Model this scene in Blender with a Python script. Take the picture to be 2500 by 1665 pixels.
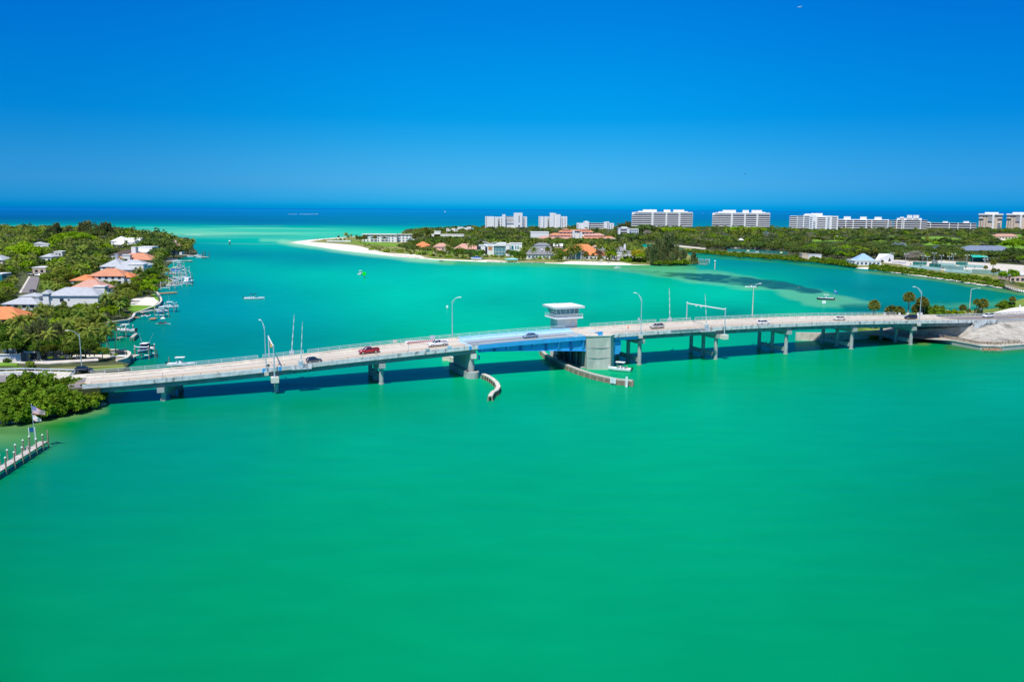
import bpy, math, random
import numpy as np
from mathutils import Vector, Matrix
R = math.radians
for _o in list(bpy.data.objects): bpy.data.objects.remove(_o)
SC = bpy.context.scene
COL = SC.collection

# ------------------------------------------------------------------ camera
F, CX, CY, H = 2050.0, 1250.0, 832.5, 48.0        # photo: 2500 x 1665
PITCH = math.atan((CY - 512) / F)
ROLL = 0.0052
cam = bpy.data.cameras.new('camera')
cam.sensor_width = 36.0
cam.lens = F / 2500 * 36.0
cam.clip_start = 1.0
cam.clip_end = 600000.0
camo = bpy.data.objects.new('camera', cam)
COL.objects.link(camo)
camo.location = (0, 0, H)
camo.rotation_mode = 'QUATERNION'
camo.rotation_quaternion = (Matrix.Rotation(math.pi / 2 - PITCH, 3, 'X') @ Matrix.Rotation(ROLL, 3, 'Z')).to_quaternion()
SC.camera = camo

# ------------------------------------------------------------------ world, sun, exposure
SUN_EL, SUN_AZ = R(61), math.atan2(-0.36, -0.93)     # azimuth measured from +Y towards +X of the direction TO the sun
sd = Vector((math.sin(SUN_AZ) * math.cos(SUN_EL), math.cos(SUN_AZ) * math.cos(SUN_EL), math.sin(SUN_EL)))
W = bpy.data.worlds.new('World'); SC.world = W; W.use_nodes = True
nt = W.node_tree; nt.nodes.clear()
out = nt.nodes.new('ShaderNodeOutputWorld'); bg = nt.nodes.new('ShaderNodeBackground')
sky = nt.nodes.new('ShaderNodeTexSky'); sky.sky_type = 'NISHITA'; sky.sun_disc = False
sky.sun_elevation = SUN_EL; sky.sun_rotation = SUN_AZ
sky.air_density = 1.0; sky.dust_density = 0.3; sky.ozone_density = 3.0
tc = nt.nodes.new('ShaderNodeTexCoord'); sep = nt.nodes.new('ShaderNodeSeparateXYZ')
nt.links.new(tc.outputs['Generated'], sep.inputs[0])
rmp = nt.nodes.new('ShaderNodeValToRGB')
nt.links.new(sep.outputs['Z'], rmp.inputs[0])
SKY_TINT = [(0.0, (0.0, 0.44, 1.30)), (0.0035, (0.0, 0.50, 1.34)), (0.0105, (0.035, 0.533, 1.33)), (0.029, (0.098, 0.526, 1.167)), (0.053, (0.075, 0.523, 1.056)), (0.074, (0.039, 0.522, 1.017)),
            (0.103, (0.003, 0.517, 1.016)), (0.144, (0.0, 0.54, 1.06)), (0.187, (0.0, 0.541, 1.12)), (0.227, (0.0, 0.54, 1.16)), (0.45, (0.4, 0.75, 1.15)), (0.8, (0.95, 1.1, 1.2))]
els = rmp.color_ramp.elements
els[0].position = SKY_TINT[0][0]; els[0].color = (*SKY_TINT[0][1], 1)
els[1].position = SKY_TINT[-1][0]; els[1].color = (*SKY_TINT[-1][1], 1)
for p_, c_ in SKY_TINT[1:-1]:
    e = els.new(p_); e.color = (*c_, 1)
mx = nt.nodes.new('ShaderNodeMix'); mx.data_type = 'RGBA'; mx.blend_type = 'MULTIPLY'; mx.inputs[0].default_value = 1.0
nt.links.new(sky.outputs[0], mx.inputs[6]); nt.links.new(rmp.outputs[0], mx.inputs[7])
# the sky deepens away from the west
ab = nt.nodes.new('ShaderNodeMath'); ab.operation = 'ABSOLUTE'; nt.links.new(sep.outputs['X'], ab.inputs[0])
r2 = nt.nodes.new('ShaderNodeValToRGB'); nt.links.new(ab.outputs[0], r2.inputs[0]); e2 = r2.color_ramp.elements
e2[0].position = 0.05; e2[0].color = (1, 1, 1, 1); e2[1].position = 0.53; e2[1].color = (0.5, 0.745, 0.88, 1); r2.color_ramp.interpolation = 'EASE'
m3 = nt.nodes.new('ShaderNodeMix'); m3.data_type = 'RGBA'; m3.blend_type = 'MULTIPLY'; m3.inputs[0].default_value = 1.0
nt.links.new(mx.outputs[2], m3.inputs[6]); nt.links.new(r2.outputs[0], m3.inputs[7]); nt.links.new(m3.outputs[2], bg.inputs[0]); bg.inputs[1].default_value = 0.118
nt.links.new(bg.outputs[0], out.inputs[0])
sl = bpy.data.lights.new('sun', 'SUN'); sl.energy = 5.0; sl.angle = R(0.53); sl.color = (1.0, 0.95, 0.87)
so = bpy.data.objects.new('sun', sl); COL.objects.link(so); so.location = sd * 500
so.rotation_mode = 'QUATERNION'; so.rotation_quaternion = sd.to_track_quat('Z', 'Y')
SC.view_settings.view_transform = 'Standard'; SC.view_settings.look = 'None'
SC.view_settings.exposure = 0.0; SC.view_settings.gamma = 1.0
SC.cycles.max_bounces = 6; SC.cycles.diffuse_bounces = 3; SC.cycles.glossy_bounces = 2
SC.cycles.transparent_max_bounces = 6

# ------------------------------------------------------------------ photo pixel -> place in the world (used for measuring only)
def ray(px, py):
    x = px - CX; y = CY - py
    c, s = math.cos(ROLL), math.sin(ROLL)
    xr = c * x - s * y; yr = s * x + c * y
    return (xr, F * math.cos(PITCH) + yr * math.sin(PITCH), -F * math.sin(PITCH) + yr * math.cos(PITCH))
def P(px, py, z=0.0):
    d = ray(px, py); t = (z - H) / d[2]
    return (d[0] * t, d[1] * t, z)
def A(px, Y, z=0.0):                      # point at forward distance Y
    d = ray(px, 560)
    return (d[0] / d[1] * Y, Y, z)
def ZT(px, py, Y):                        # height of what shows at pixel row py, at forward distance Y
    d = ray(px, py)
    return H + d[2] / d[1] * Y
def proj(x, y, z):
    zz = z - H
    fw = y * math.cos(PITCH) - zz * math.sin(PITCH); up = y * math.sin(PITCH) + zz * math.cos(PITCH)
    xr = x / fw * F; yr = up / fw * F
    c, s = math.cos(ROLL), math.sin(ROLL)
    return c * xr + s * yr + CX, CY - (-s * xr + c * yr)
BA = R(22.358); BO = (0.0, 243.283)
def B(u, v, z=0.0):
    ca, sa = math.cos(BA), math.sin(BA)
    return (ca * u - sa * v + BO[0], sa * u + ca * v + BO[1], z)
def UV(x, y):
    ca, sa = math.cos(BA), math.sin(BA); y -= BO[1]
    return (ca * x + sa * y, -sa * x + ca * y)

# ------------------------------------------------------------------ object helpers
def tag(o, label=None, cat=None, group=None, kind=None):
    if label: o['label'] = label
    if cat: o['category'] = cat
    if group: o['group'] = group
    if kind: o['kind'] = kind
    return o
def thing(name, label, cat, loc=(0, 0, 0), rotz=0.0, group=None, scale=1.0):
    o = bpy.data.objects.new(name, None); COL.objects.link(o)
    o.location = loc; o.rotation_euler = (0, 0, rotz); o.scale = (scale,) * 3 if not hasattr(scale, '__len__') else scale
    o.empty_display_size = 0.3
    return tag(o, label, cat, group)
class MB:
    def __init__(s): s.v = []; s.f = []; s.m = []
    def add(s, vs, fs, mi=0):
        n = len(s.v); s.v += [tuple(p) for p in vs]
        for f in fs: s.f.append([n + i for i in f]); s.m.append(mi)
    def box(s, c, d, rz=0.0, mi=0, tilt=None):
        hx, hy, hz = d[0] / 2, d[1] / 2, d[2] / 2
        ca, sa = math.cos(rz), math.sin(rz); vs = []
        for z in (-hz, hz):
            for x, y in ((-hx, -hy), (hx, -hy), (hx, hy), (-hx, hy)):
                vs.append((c[0] + ca * x - sa * y, c[1] + sa * x + ca * y, c[2] + z))
        s.add(vs, [(3, 2, 1, 0), (4, 5, 6, 7), (0, 1, 5, 4), (1, 2, 6, 5), (2, 3, 7, 6), (3, 0, 4, 7)], mi)
    def b6(s, x0, x1, y0, y1, z0, z1, mi=0):
        s.box(((x0 + x1) / 2, (y0 + y1) / 2, (z0 + z1) / 2), (x1 - x0, y1 - y0, z1 - z0), 0, mi)
    def prism(s, pts, z0, z1, mi=0, top=None):
        n = len(pts); t = top or pts
        area = sum(pts[i][0] * pts[(i + 1) % n][1] - pts[(i + 1) % n][0] * pts[i][1] for i in range(n))
        if area < 0: pts = pts[::-1]; t = t[::-1]
        zt = z1 if hasattr(z1, '__len__') else [z1] * n
        vs = [(p[0], p[1], z0) for p in pts] + [(p[0], p[1], z) for p, z in zip(t, zt)]
        fs = [tuple(range(n))[::-1], tuple(range(n, 2 * n))] + [(i, (i + 1) % n, n + (i + 1) % n, n + i) for i in range(n)]
        s.add(vs, fs, mi)
    def tube(s, p0, p1, r0, r1=None, n=8, mi=0, caps=True):
        r1 = r0 if r1 is None else r1
        a = Vector(p0); b = Vector(p1); d = (b - a)
        if d.length < 1e-6: return
        q = d.to_track_quat('Z', 'Y'); vs = []
        for c, r in ((a, r0), (b, r1)):
            for i in range(n):
                t = 2 * math.pi * i / n
                vs.append(tuple(c + q @ Vector((math.cos(t) * r, math.sin(t) * r, 0))))
        fs = [(i, (i + 1) % n, n + (i + 1) % n, n + i) for i in range(n)]
        if caps: fs += [tuple(range(n))[::-1], tuple(range(n, 2 * n))]
        s.add(vs, fs, mi)
    def path(s, pts, r, n=6, mi=0):
        rs = r if hasattr(r, '__len__') else [r] * len(pts)
        for i in range(len(pts) - 1): s.tube(pts[i], pts[i + 1], rs[i], rs[i + 1], n, mi)
    def loft(s, rings, mi=0, close=True, cap=True):
        n = len(rings[0]); b = len(s.v)
        for r in rings: s.v += [tuple(p) for p in r]
        for k in range(len(rings) - 1):
            for i in range(n if close else n - 1):
                j = (i + 1) % n
                s.f.append([b + k * n + i, b + k * n + j, b + (k + 1) * n + j, b + (k + 1) * n + i]); s.m.append(mi)
        if cap:
            s.f.append([b + i for i in range(n)][::-1]); s.m.append(mi)
            s.f.append([b + (len(rings) - 1) * n + i for i in range(n)]); s.m.append(mi)
    def sheet(s, rowa, rowb, mi=0):            # strip between two polylines
        n = len(rowa); b = len(s.v); s.v += [tuple(p) for p in rowa] + [tuple(p) for p in rowb]
        for i in range(n - 1): s.f.append([b + i, b + i + 1, b + n + i + 1, b + n + i]); s.m.append(mi)
    def ball(s, c, r, n=8, m=5, mi=0):
        rx, ry, rz = r if hasattr(r, '__len__') else (r, r, r)
        rings = []
        for k in range(1, m):
            t = math.pi * k / m - math.pi / 2
            rings.append([(c[0] + rx * math.cos(t) * math.cos(2 * math.pi * i / n), c[1] + ry * math.cos(t) * math.sin(2 * math.pi * i / n), c[2] + rz * math.sin(t)) for i in range(n)])
        s.loft(rings, mi)
    def build(s, name, mats, parent=None, smooth=False, loc=None):
        me = bpy.data.meshes.new(name); me.from_pydata(s.v, [], s.f); 
        ms = mats if isinstance(mats, (list, tuple)) else [mats]
        for m in ms: me.materials.append(m)
        if len(ms) > 1: me.polygons.foreach_set('material_index', s.m)
        if smooth: me.polygons.foreach_set('use_smooth', [True] * len(me.polygons))
        me.update()
        o = bpy.data.objects.new(name, me); COL.objects.link(o)
        if parent is not None: o.parent = parent
        if loc: o.location = loc
        return o
def quad_mesh(name, V, mat, parent=None, link=True):
    """V: (n,4,3) array of separate quads"""
    V = np.asarray(V, dtype=np.float32); n = len(V)
    me = bpy.data.meshes.new(name)
    me.vertices.add(n * 4); me.vertices.foreach_set('co', V.reshape(-1))
    me.loops.add(n * 4); me.loops.foreach_set('vertex_index', np.arange(n * 4, dtype=np.int32))
    me.polygons.add(n); me.polygons.foreach_set('loop_start', np.arange(0, n * 4, 4, dtype=np.int32))
    me.polygons.foreach_set('loop_total', np.full(n, 4, dtype=np.int32))
    me.materials.append(mat); me.update(calc_edges=True)
    if not link: return me
    o = bpy.data.objects.new(name, me); COL.objects.link(o)
    if parent is not None: o.parent = parent
    return o
def kids(o): return [c for c in KIDS.get(o.name, [])]
KIDS = {}
def index_kids():
    KIDS.clear()
    for o in COL.objects:
        if o.parent: KIDS.setdefault(o.parent.name, []).append(o)
def clone(o, label, loc, rotz=0.0, scale=None, group=None):
    """copies a thing with its parts and sub-parts (register_proto first)"""
    r = o.copy(); COL.objects.link(r); r.location = loc; r.rotation_euler = (0, 0, rotz)
    if scale is not None: r.scale = (scale,) * 3 if not hasattr(scale, '__len__') else scale
    if label: r['label'] = label
    if group: r['group'] = group
    for ch in PROTO[o.name]:
        c = ch[0].copy(); COL.objects.link(c); c.parent = r
        for g in ch[1]:
            d = g.copy(); COL.objects.link(d); d.parent = c
    return r
PROTO = {}
def register_proto(o):
    PROTO[o.name] = [(c, [g for g in COL.objects if g.parent == c]) for c in COL.objects if c.parent == o]
    return o
USED = set()
def place(proto, label, loc, rotz=0.0, scale=None, group=None):
    """first use moves the prototype itself, later uses copy it"""
    if proto.name not in USED:
        USED.add(proto.name); proto.location = loc; proto.rotation_euler = (0, 0, rotz)
        if scale is not None: proto.scale = (scale,) * 3 if not hasattr(scale, '__len__') else scale
        proto['label'] = label
        if group: proto['group'] = group
        return proto
    return clone(proto, label, loc, rotz, scale, group)

# ------------------------------------------------------------------ materials
def lin(c): return tuple(((x / 255) / 12.92 if x / 255 <= 0.04045 else ((x / 255 + 0.055) / 1.055) ** 2.4) for x in c)
MATS = {}
def mat(name, rgb, rough=0.7, amp=0.12, scale=1.0, metal=0.0, bump=0.0, spec=0.3, rand=0.0, stripes=None, stain=None, coord='Object', detail=4.0, stretch=(1, 1, 1), coat=0.0):
    if name in MATS: return MATS[name]
    m = bpy.data.materials.new(name); m.use_nodes = True; t = m.node_tree; nd = t.nodes; lk = t.links
    b = nd['Principled BSDF']; b.inputs['Roughness'].default_value = rough; b.inputs['Metallic'].default_value = metal
    b.inputs['Specular IOR Level'].default_value = spec
    if coat: b.inputs['Coat Weight'].default_value = coat; b.inputs['Coat Roughness'].default_value = 0.08
    co = nd.new('ShaderNodeTexCoord'); mp = nd.new('ShaderNodeMapping'); mp.inputs['Scale'].default_value = stretch
    if coord == 'World':
        g = nd.new('ShaderNodeNewGeometry'); lk.new(g.outputs['Position'], mp.inputs[0])
    else: lk.new(co.outputs[coord], mp.inputs[0])
    nz = nd.new('ShaderNodeTexNoise'); nz.inputs['Scale'].default_value = scale; nz.inputs['Detail'].default_value = detail
    lk.new(mp.outputs[0], nz.inputs[0])
    rp = nd.new('ShaderNodeValToRGB'); lk.new(nz.outputs[0], rp.inputs[0])
    e = rp.color_ramp.elements
    e[0].position = 0.3; e[1].position = 0.7
    e[0].color = (*[max(0, c * (1 - amp)) for c in rgb], 1); e[1].color = (*[min(1, c * (1 + amp)) for c in rgb], 1)
    last = rp.outputs[0]
    if stain:                                  # (rgb, scale, threshold, stretch)
        mp2 = nd.new('ShaderNodeMapping'); mp2.inputs['Scale'].default_value = stain[3] if len(stain) > 3 else (1, 1, 1)
        lk.new(mp.outputs[0], mp2.inputs[0])
        n2 = nd.new('ShaderNodeTexNoise'); n2.inputs['Scale'].default_value = stain[1]; n2.inputs['Detail'].default_value = 6
        lk.new(mp2.outputs[0], n2.inputs[0])
        r2 = nd.new('ShaderNodeValToRGB'); r2.color_ramp.elements[0].position = stain[2]; r2.color_ramp.elements[1].position = stain[2] + 0.12
        lk.new(n2.outputs[0], r2.inputs[0])
        mm = nd.new('ShaderNodeMix'); mm.data_type = 'RGBA'; lk.new(r2.outputs[0], mm.inputs[0]); lk.new(last, mm.inputs[6])
        mm.inputs[7].default_value = (*stain[0], 1); last = mm.outputs[2]
    if stripes:                                # (axis, period, rgb, width)
        sx = nd.new('ShaderNodeSeparateXYZ'); lk.new(co.outputs['Object'], sx.inputs[0])
        ma = nd.new('ShaderNodeMath'); ma.operation = 'MODULO'
        ab = nd.new('ShaderNodeMath'); ab.operation = 'ADD'; ab.inputs[1].default_value = 1000 * stripes[1]
        lk.new(sx.outputs[stripes[0]], ab.inputs[0]); lk.new(ab.outputs[0], ma.inputs[0]); ma.inputs[1].default_value = stripes[1]
        lt = nd.new('ShaderNodeMath'); lt.operation = 'LESS_THAN'; lt.inputs[1].default_value = stripes[3]; lk.new(ma.outputs[0], lt.inputs[0])
        mm = nd.new('ShaderNodeMix'); mm.data_type = 'RGBA'; lk.new(lt.outputs[0], mm.inputs[0]); lk.new(last, mm.inputs[6])
        mm.inputs[7].default_value = (*stripes[2], 1); last = mm.outputs[2]
    if rand:
        oi = nd.new('ShaderNodeObjectInfo'); hs = nd.new('ShaderNodeHueSaturation')
        mr = nd.new('ShaderNodeMapRange'); mr.inputs[3].default_value = 1 - rand; mr.inputs[4].default_value = 1 + rand
        lk.new(oi.outputs['Random'], mr.inputs[0]); lk.new(mr.outputs[0], hs.inputs['Value'])
        mh = nd.new('ShaderNodeMapRange'); mh.inputs[3].default_value = 0.5 - rand * 0.10; mh.inputs[4].default_value = 0.5 + rand * 0.07
        ml = nd.new('ShaderNodeMath'); ml.operation = 'MULTIPLY'; ml.inputs[1].default_value = 7.31; fr = nd.new('ShaderNodeMath'); fr.operation = 'FRACT'
        lk.new(oi.outputs['Random'], ml.inputs[0]); lk.new(ml.outputs[0], fr.inputs[0]); lk.new(fr.outputs[0], mh.inputs[0]); lk.new(mh.outputs[0], hs.inputs['Hue'])
        lk.new(last, hs.inputs['Color']); last = hs.outputs[0]
    lk.new(last, b.inputs['Base Color'])
    if bump:
        bp = nd.new('ShaderNodeBump'); bp.inputs['Strength'].default_value = bump; bp.inputs['Distance'].default_value = 0.1
        lk.new(nz.outputs[0], bp.inputs['Height']); lk.new(bp.outputs[0], b.inputs['Normal'])
    MATS[name] = m; return m
def leafmat(name, rgb, rand=0.25, amp=0.45, scale=0.5, alt=None):
    m = mat(name, rgb, rough=0.75, amp=amp, scale=scale, spec=0.12, rand=rand, stain=(alt, scale * 1.6, 0.56) if alt else None)
    t = m.node_tree
    if not t.nodes.get('tr'):
        b = t.nodes['Principled BSDF']; src = b.inputs['Base Color'].links[0].from_socket
        tr = t.nodes.new('ShaderNodeBsdfTranslucent'); tr.name = 'tr'; t.links.new(src, tr.inputs[0])
        mx = t.nodes.new('ShaderNodeMixShader'); mx.inputs[0].default_value = 0.35
        t.links.new(b.outputs[0], mx.inputs[1]); t.links.new(tr.outputs[0], mx.inputs[2])
        t.links.new(mx.outputs[0], t.nodes['Material Output'].inputs[0])
    return m
M = dict(
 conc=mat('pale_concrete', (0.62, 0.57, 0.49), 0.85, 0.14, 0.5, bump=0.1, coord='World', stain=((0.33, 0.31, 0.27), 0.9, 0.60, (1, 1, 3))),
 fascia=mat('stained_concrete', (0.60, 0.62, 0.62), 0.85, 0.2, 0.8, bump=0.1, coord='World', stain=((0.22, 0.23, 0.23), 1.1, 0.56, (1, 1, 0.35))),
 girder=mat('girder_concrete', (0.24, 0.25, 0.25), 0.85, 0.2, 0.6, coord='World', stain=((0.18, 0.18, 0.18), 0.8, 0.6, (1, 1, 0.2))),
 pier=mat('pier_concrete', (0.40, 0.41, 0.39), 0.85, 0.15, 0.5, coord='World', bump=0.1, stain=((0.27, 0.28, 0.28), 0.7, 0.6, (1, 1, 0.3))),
 tower=mat('board_marked_concrete', (0.50, 0.49, 0.43), 0.85, 0.13, 0.55, bump=0.15, stretch=(1, 1, 0.35), coord='World', stain=((0.62, 0.59, 0.52), 0.35, 0.58, (1, 1, 0.6))),
 cream=mat('cream_paint', (0.72, 0.67, 0.58), 0.7, 0.06, 0.7),
 deck=mat('deck_concrete', (0.56, 0.50, 0.43), 0.9, 0.1, 0.25, coord='Object', stretch=(0.12, 1.3, 1), stain=((0.42, 0.37, 0.32), 0.4, 0.58, (0.1, 1.5, 1))),
 asphalt=mat('asphalt', (0.22, 0.20, 0.20), 0.9, 0.12, 0.3),
 grate=mat('steel_grating', (0.20, 0.23, 0.27), 0.6, 0.15, 0.6, metal=0.2, stretch=(0.05, 2.0, 1)),
 gratel=mat('worn_steel_grating', (0.42, 0.46, 0.50), 0.6, 0.1, 0.6, metal=0.2, stretch=(0.05, 2.0, 1)),
 yellow=mat('yellow_line', (0.75, 0.45, 0.10), 0.8, 0.25, 1.2),
 whitel=mat('white_line', (0.8, 0.79, 0.75), 0.8, 0.15, 1.2),
 blue=mat('bridge_blue_paint', (0.035, 0.36, 0.74), 0.45, 0.1, 0.5, stain=((0.14, 0.42, 0.62), 0.9, 0.62)),
 blued=mat('deep_blue_paint', (0.015, 0.13, 0.42), 0.45, 0.1, 0.5),
 bluel=mat('pale_blue_paint', (0.42, 0.66, 0.86), 0.5, 0.06, 0.4),
 galv=mat('galvanised_steel', (0.55, 0.62, 0.68), 0.4, 0.06, 2.0, metal=0.35),
 rail=mat('rail_aluminium', (0.68, 0.74, 0.76), 0.4, 0.05, 2.0, metal=0.3),
 dkrail=mat('weathered_rail', (0.34, 0.31, 0.29), 0.6, 0.1, 2.0, metal=0.2),
 white=mat('white_paint', (0.80, 0.80, 0.79), 0.5, 0.04, 0.8),
 stucco=mat('white_stucco', (0.78, 0.77, 0.74), 0.8, 0.05, 0.4),
 glass=mat('dark_glass', (0.02, 0.035, 0.05), 0.08, 0.3, 0.5, spec=0.8),
 tealglass=mat('teal_glass', (0.01, 0.20, 0.25), 0.08, 0.25, 0.3, spec=0.8),
 blueglass=mat('blue_glass', (0.03, 0.12, 0.22), 0.1, 0.4, 0.4, spec=0.8),
 shade=mat('balcony_recess', (0.035, 0.04, 0.07), 0.4, 0.45, 0.12, coord='Object', spec=0.5),  # dark bay glass; shade of recesses and openings is put into this colour
 black=mat('black_rubber', (0.015, 0.015, 0.017), 0.7, 0.1, 2),
 blackp=mat('black_paint', (0.012, 0.014, 0.02), 0.25, 0.1, 2, spec=0.5),
 wood=mat('weathered_wood', (0.30, 0.24, 0.18), 0.85, 0.25, 2.5, stretch=(1, 1, 0.3)),
 woodg=mat('grey_planks', (0.50, 0.46, 0.41), 0.85, 0.18, 1.5, stripes=(0, 0.45, (0.30, 0.27, 0.23), 0.04)),
 woodo=mat('orange_planks', (0.55, 0.24, 0.10), 0.8, 0.15, 1.5),
 woodd=mat('dark_timber', (0.10, 0.08, 0.065), 0.9, 0.3, 2.0),
 rock=mat('shore_rock', (0.42, 0.36, 0.28), 0.95, 0.35, 1.0, bump=0.4),
 trunk=mat('palm_trunk', (0.33, 0.29, 0.25), 0.9, 0.2, 3, stretch=(1, 1, 3)),
 bark=mat('bark', (0.16, 0.13, 0.10), 0.95, 0.3, 2, stretch=(1, 1, 0.4)),
 terra=mat('terracotta_tiles', (0.60, 0.27, 0.16), 0.8, 0.15, 0.8, stripes=(2, 0.34, (0.42, 0.14, 0.07), 0.06)),
 orange=mat('orange_tiles', (0.72, 0.25, 0.10), 0.8, 0.15, 0.8, stripes=(2, 0.34, (0.5, 0.13, 0.04), 0.06)),
 pink=mat('pink_tiles', (0.58, 0.32, 0.25), 0.85, 0.14, 0.8, stripes=(2, 0.34, (0.42, 0.22, 0.17), 0.06)),
 brown=mat('brown_tiles', (0.10, 0.07, 0.065), 0.85, 0.2, 0.8, stripes=(2, 0.34, (0.06, 0.045, 0.04), 0.06)),
 greyroof=mat('grey_tiles', (0.44, 0.46, 0.49), 0.8, 0.13, 0.7, stripes=(2, 0.34, (0.33, 0.35, 0.38), 0.05), stain=((0.33, 0.34, 0.36), 0.3, 0.6, (1, 0.3, 1))),
 shingle=mat('grey_shingles', (0.24, 0.24, 0.26), 0.9, 0.15, 0.8),
 bluemetal=mat('blue_metal_roof', (0.32, 0.48, 0.74), 0.5, 0.06, 0.5, stripes=(0, 0.6, (0.26, 0.40, 0.64), 0.06)),
 slate=mat('slate_blue_roof', (0.17, 0.21, 0.29), 0.8, 0.12, 0.4),
 beige=mat('beige_stucco', (0.62, 0.50, 0.39), 0.85, 0.06, 0.3),
 yellowh=mat('yellow_stucco', (0.66, 0.46, 0.18), 0.85, 0.06, 0.3),
 pinkw=mat('pink_stucco', (0.66, 0.48, 0.42), 0.85, 0.06, 0.3),
 sand=mat('white_sand', (0.74, 0.68, 0.59), 0.95, 0.07, 0.06, coord='World', bump=0.2, stain=((0.66, 0.61, 0.54), 0.05, 0.58)),
 grass=mat('lawn_grass', (0.16, 0.23, 0.03), 0.95, 0.3, 0.05, coord='World', stain=((0.22, 0.20, 0.07), 0.035, 0.56)),
 lawn=mat('bright_lawn', (0.15, 0.30, 0.02), 0.95, 0.15, 0.2, coord='World'),
 dune=mat('dune_grass', (0.24, 0.24, 0.07), 0.95, 0.3, 0.12, coord='World', stain=((0.12, 0.22, 0.02), 0.06, 0.52)),
 soil=mat('shaded_soil', (0.07, 0.085, 0.03), 0.95, 0.4, 0.08, coord='World', stain=((0.20, 0.17, 0.11), 0.05, 0.62)),  # dark soil; verge and approach bank take their shade from this colour
 slope=mat('riprap_slope', (0.42, 0.39, 0.34), 0.95, 0.25, 0.5, coord='World', bump=0.3, stain=((0.22, 0.20, 0.17), 0.16, 0.55)),
 court=mat('court_surface', (0.22, 0.36, 0.33), 0.9, 0.1, 0.1, coord='World'),
 screen=mat('green_windscreen', (0.02, 0.16, 0.13), 0.8, 0.15, 0.5),
 red=mat('red_paint', (0.35, 0.012, 0.015), 0.22, 0.05, 1, spec=0.6, coat=0.6),
 orangec=mat('orange_cone', (0.85, 0.16, 0.02), 0.5, 0.05, 1),
 green=mat('green_daymark', (0.0, 0.65, 0.03), 0.5, 0.05, 1),
 navy=mat('navy_canvas', (0.015, 0.03, 0.09), 0.7, 0.1, 1),
 bluecv=mat('blue_canvas', (0.01, 0.08, 0.42), 0.7, 0.1, 1),
 hull=mat('white_gelcoat', (0.82, 0.83, 0.84), 0.2, 0.02, 1, spec=0.5),
 hullt=mat('seafoam_gelcoat', (0.35, 0.62, 0.60), 0.25, 0.04, 1),
 skin=mat('skin', (0.42, 0.22, 0.14), 0.6, 0.08, 4),
 signw=mat('sign_white', (0.80, 0.82, 0.84), 0.5, 0.03, 1),
 foam=mat('foam', (0.85, 0.88, 0.88), 0.9, 0.1, 0.3),
)
def woodsmat(name, rgb, alt):
    return leafmat(name, rgb, 0.0, 0.5, 0.10, alt)
LF = dict(
 w1=woodsmat('woods_green', (0.127, 0.213, 0.0242), (0.0575, 0.0978, 0.022)),
 w2=woodsmat('woods_olive', (0.196, 0.241, 0.044), (0.092, 0.127, 0.0275)),
 w3=woodsmat('woods_dark', (0.0747, 0.127, 0.033), (0.115, 0.184, 0.033)),
 w4=woodsmat('woods_lime', (0.241, 0.391, 0.011), (0.138, 0.241, 0.011)),
 w5=woodsmat('woods_grey_green', (0.196, 0.218, 0.11), (0.115, 0.149, 0.055)),
 broad=leafmat('broad_leaves', (0.115, 0.201, 0.0198), 0.35, 0.5, 0.5, (0.23, 0.31, 0.0242)),
 dark=leafmat('oak_leaves', (0.109, 0.172, 0.0352), 0.28, 0.45, 0.4, (0.196, 0.247, 0.055)),
 bright=leafmat('bright_leaves', (0.218, 0.38, 0.0088), 0.2, 0.4, 0.5, (0.345, 0.46, 0.0165)),
 mang=leafmat('mangrove_leaves', (0.138, 0.241, 0.0132), 0.18, 0.45, 0.45, (0.276, 0.368, 0.0176)),
 coco=leafmat('palm_fronds', (0.196, 0.265, 0.0385), 0.28, 0.45, 1.0, (0.437, 0.368, 0.077)),
 sabal=leafmat('fan_palm_leaves', (0.172, 0.218, 0.033), 0.22, 0.45, 1.5, (0.46, 0.322, 0.088)),
 silver=leafmat('silver_palm_leaves', (0.38, 0.483, 0.473), 0.12, 0.3, 1.0),
 casu=leafmat('casuarina_needles', (0.196, 0.23, 0.0825), 0.25, 0.4, 0.4, (0.31, 0.299, 0.132)),
 yell=leafmat('yellow_leaves', (0.391, 0.345, 0.0165), 0.15, 0.3, 1.0),
 pale=leafmat('bare_twigs', (0.345, 0.31, 0.264), 0.1, 0.2, 1.0),
)
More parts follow.
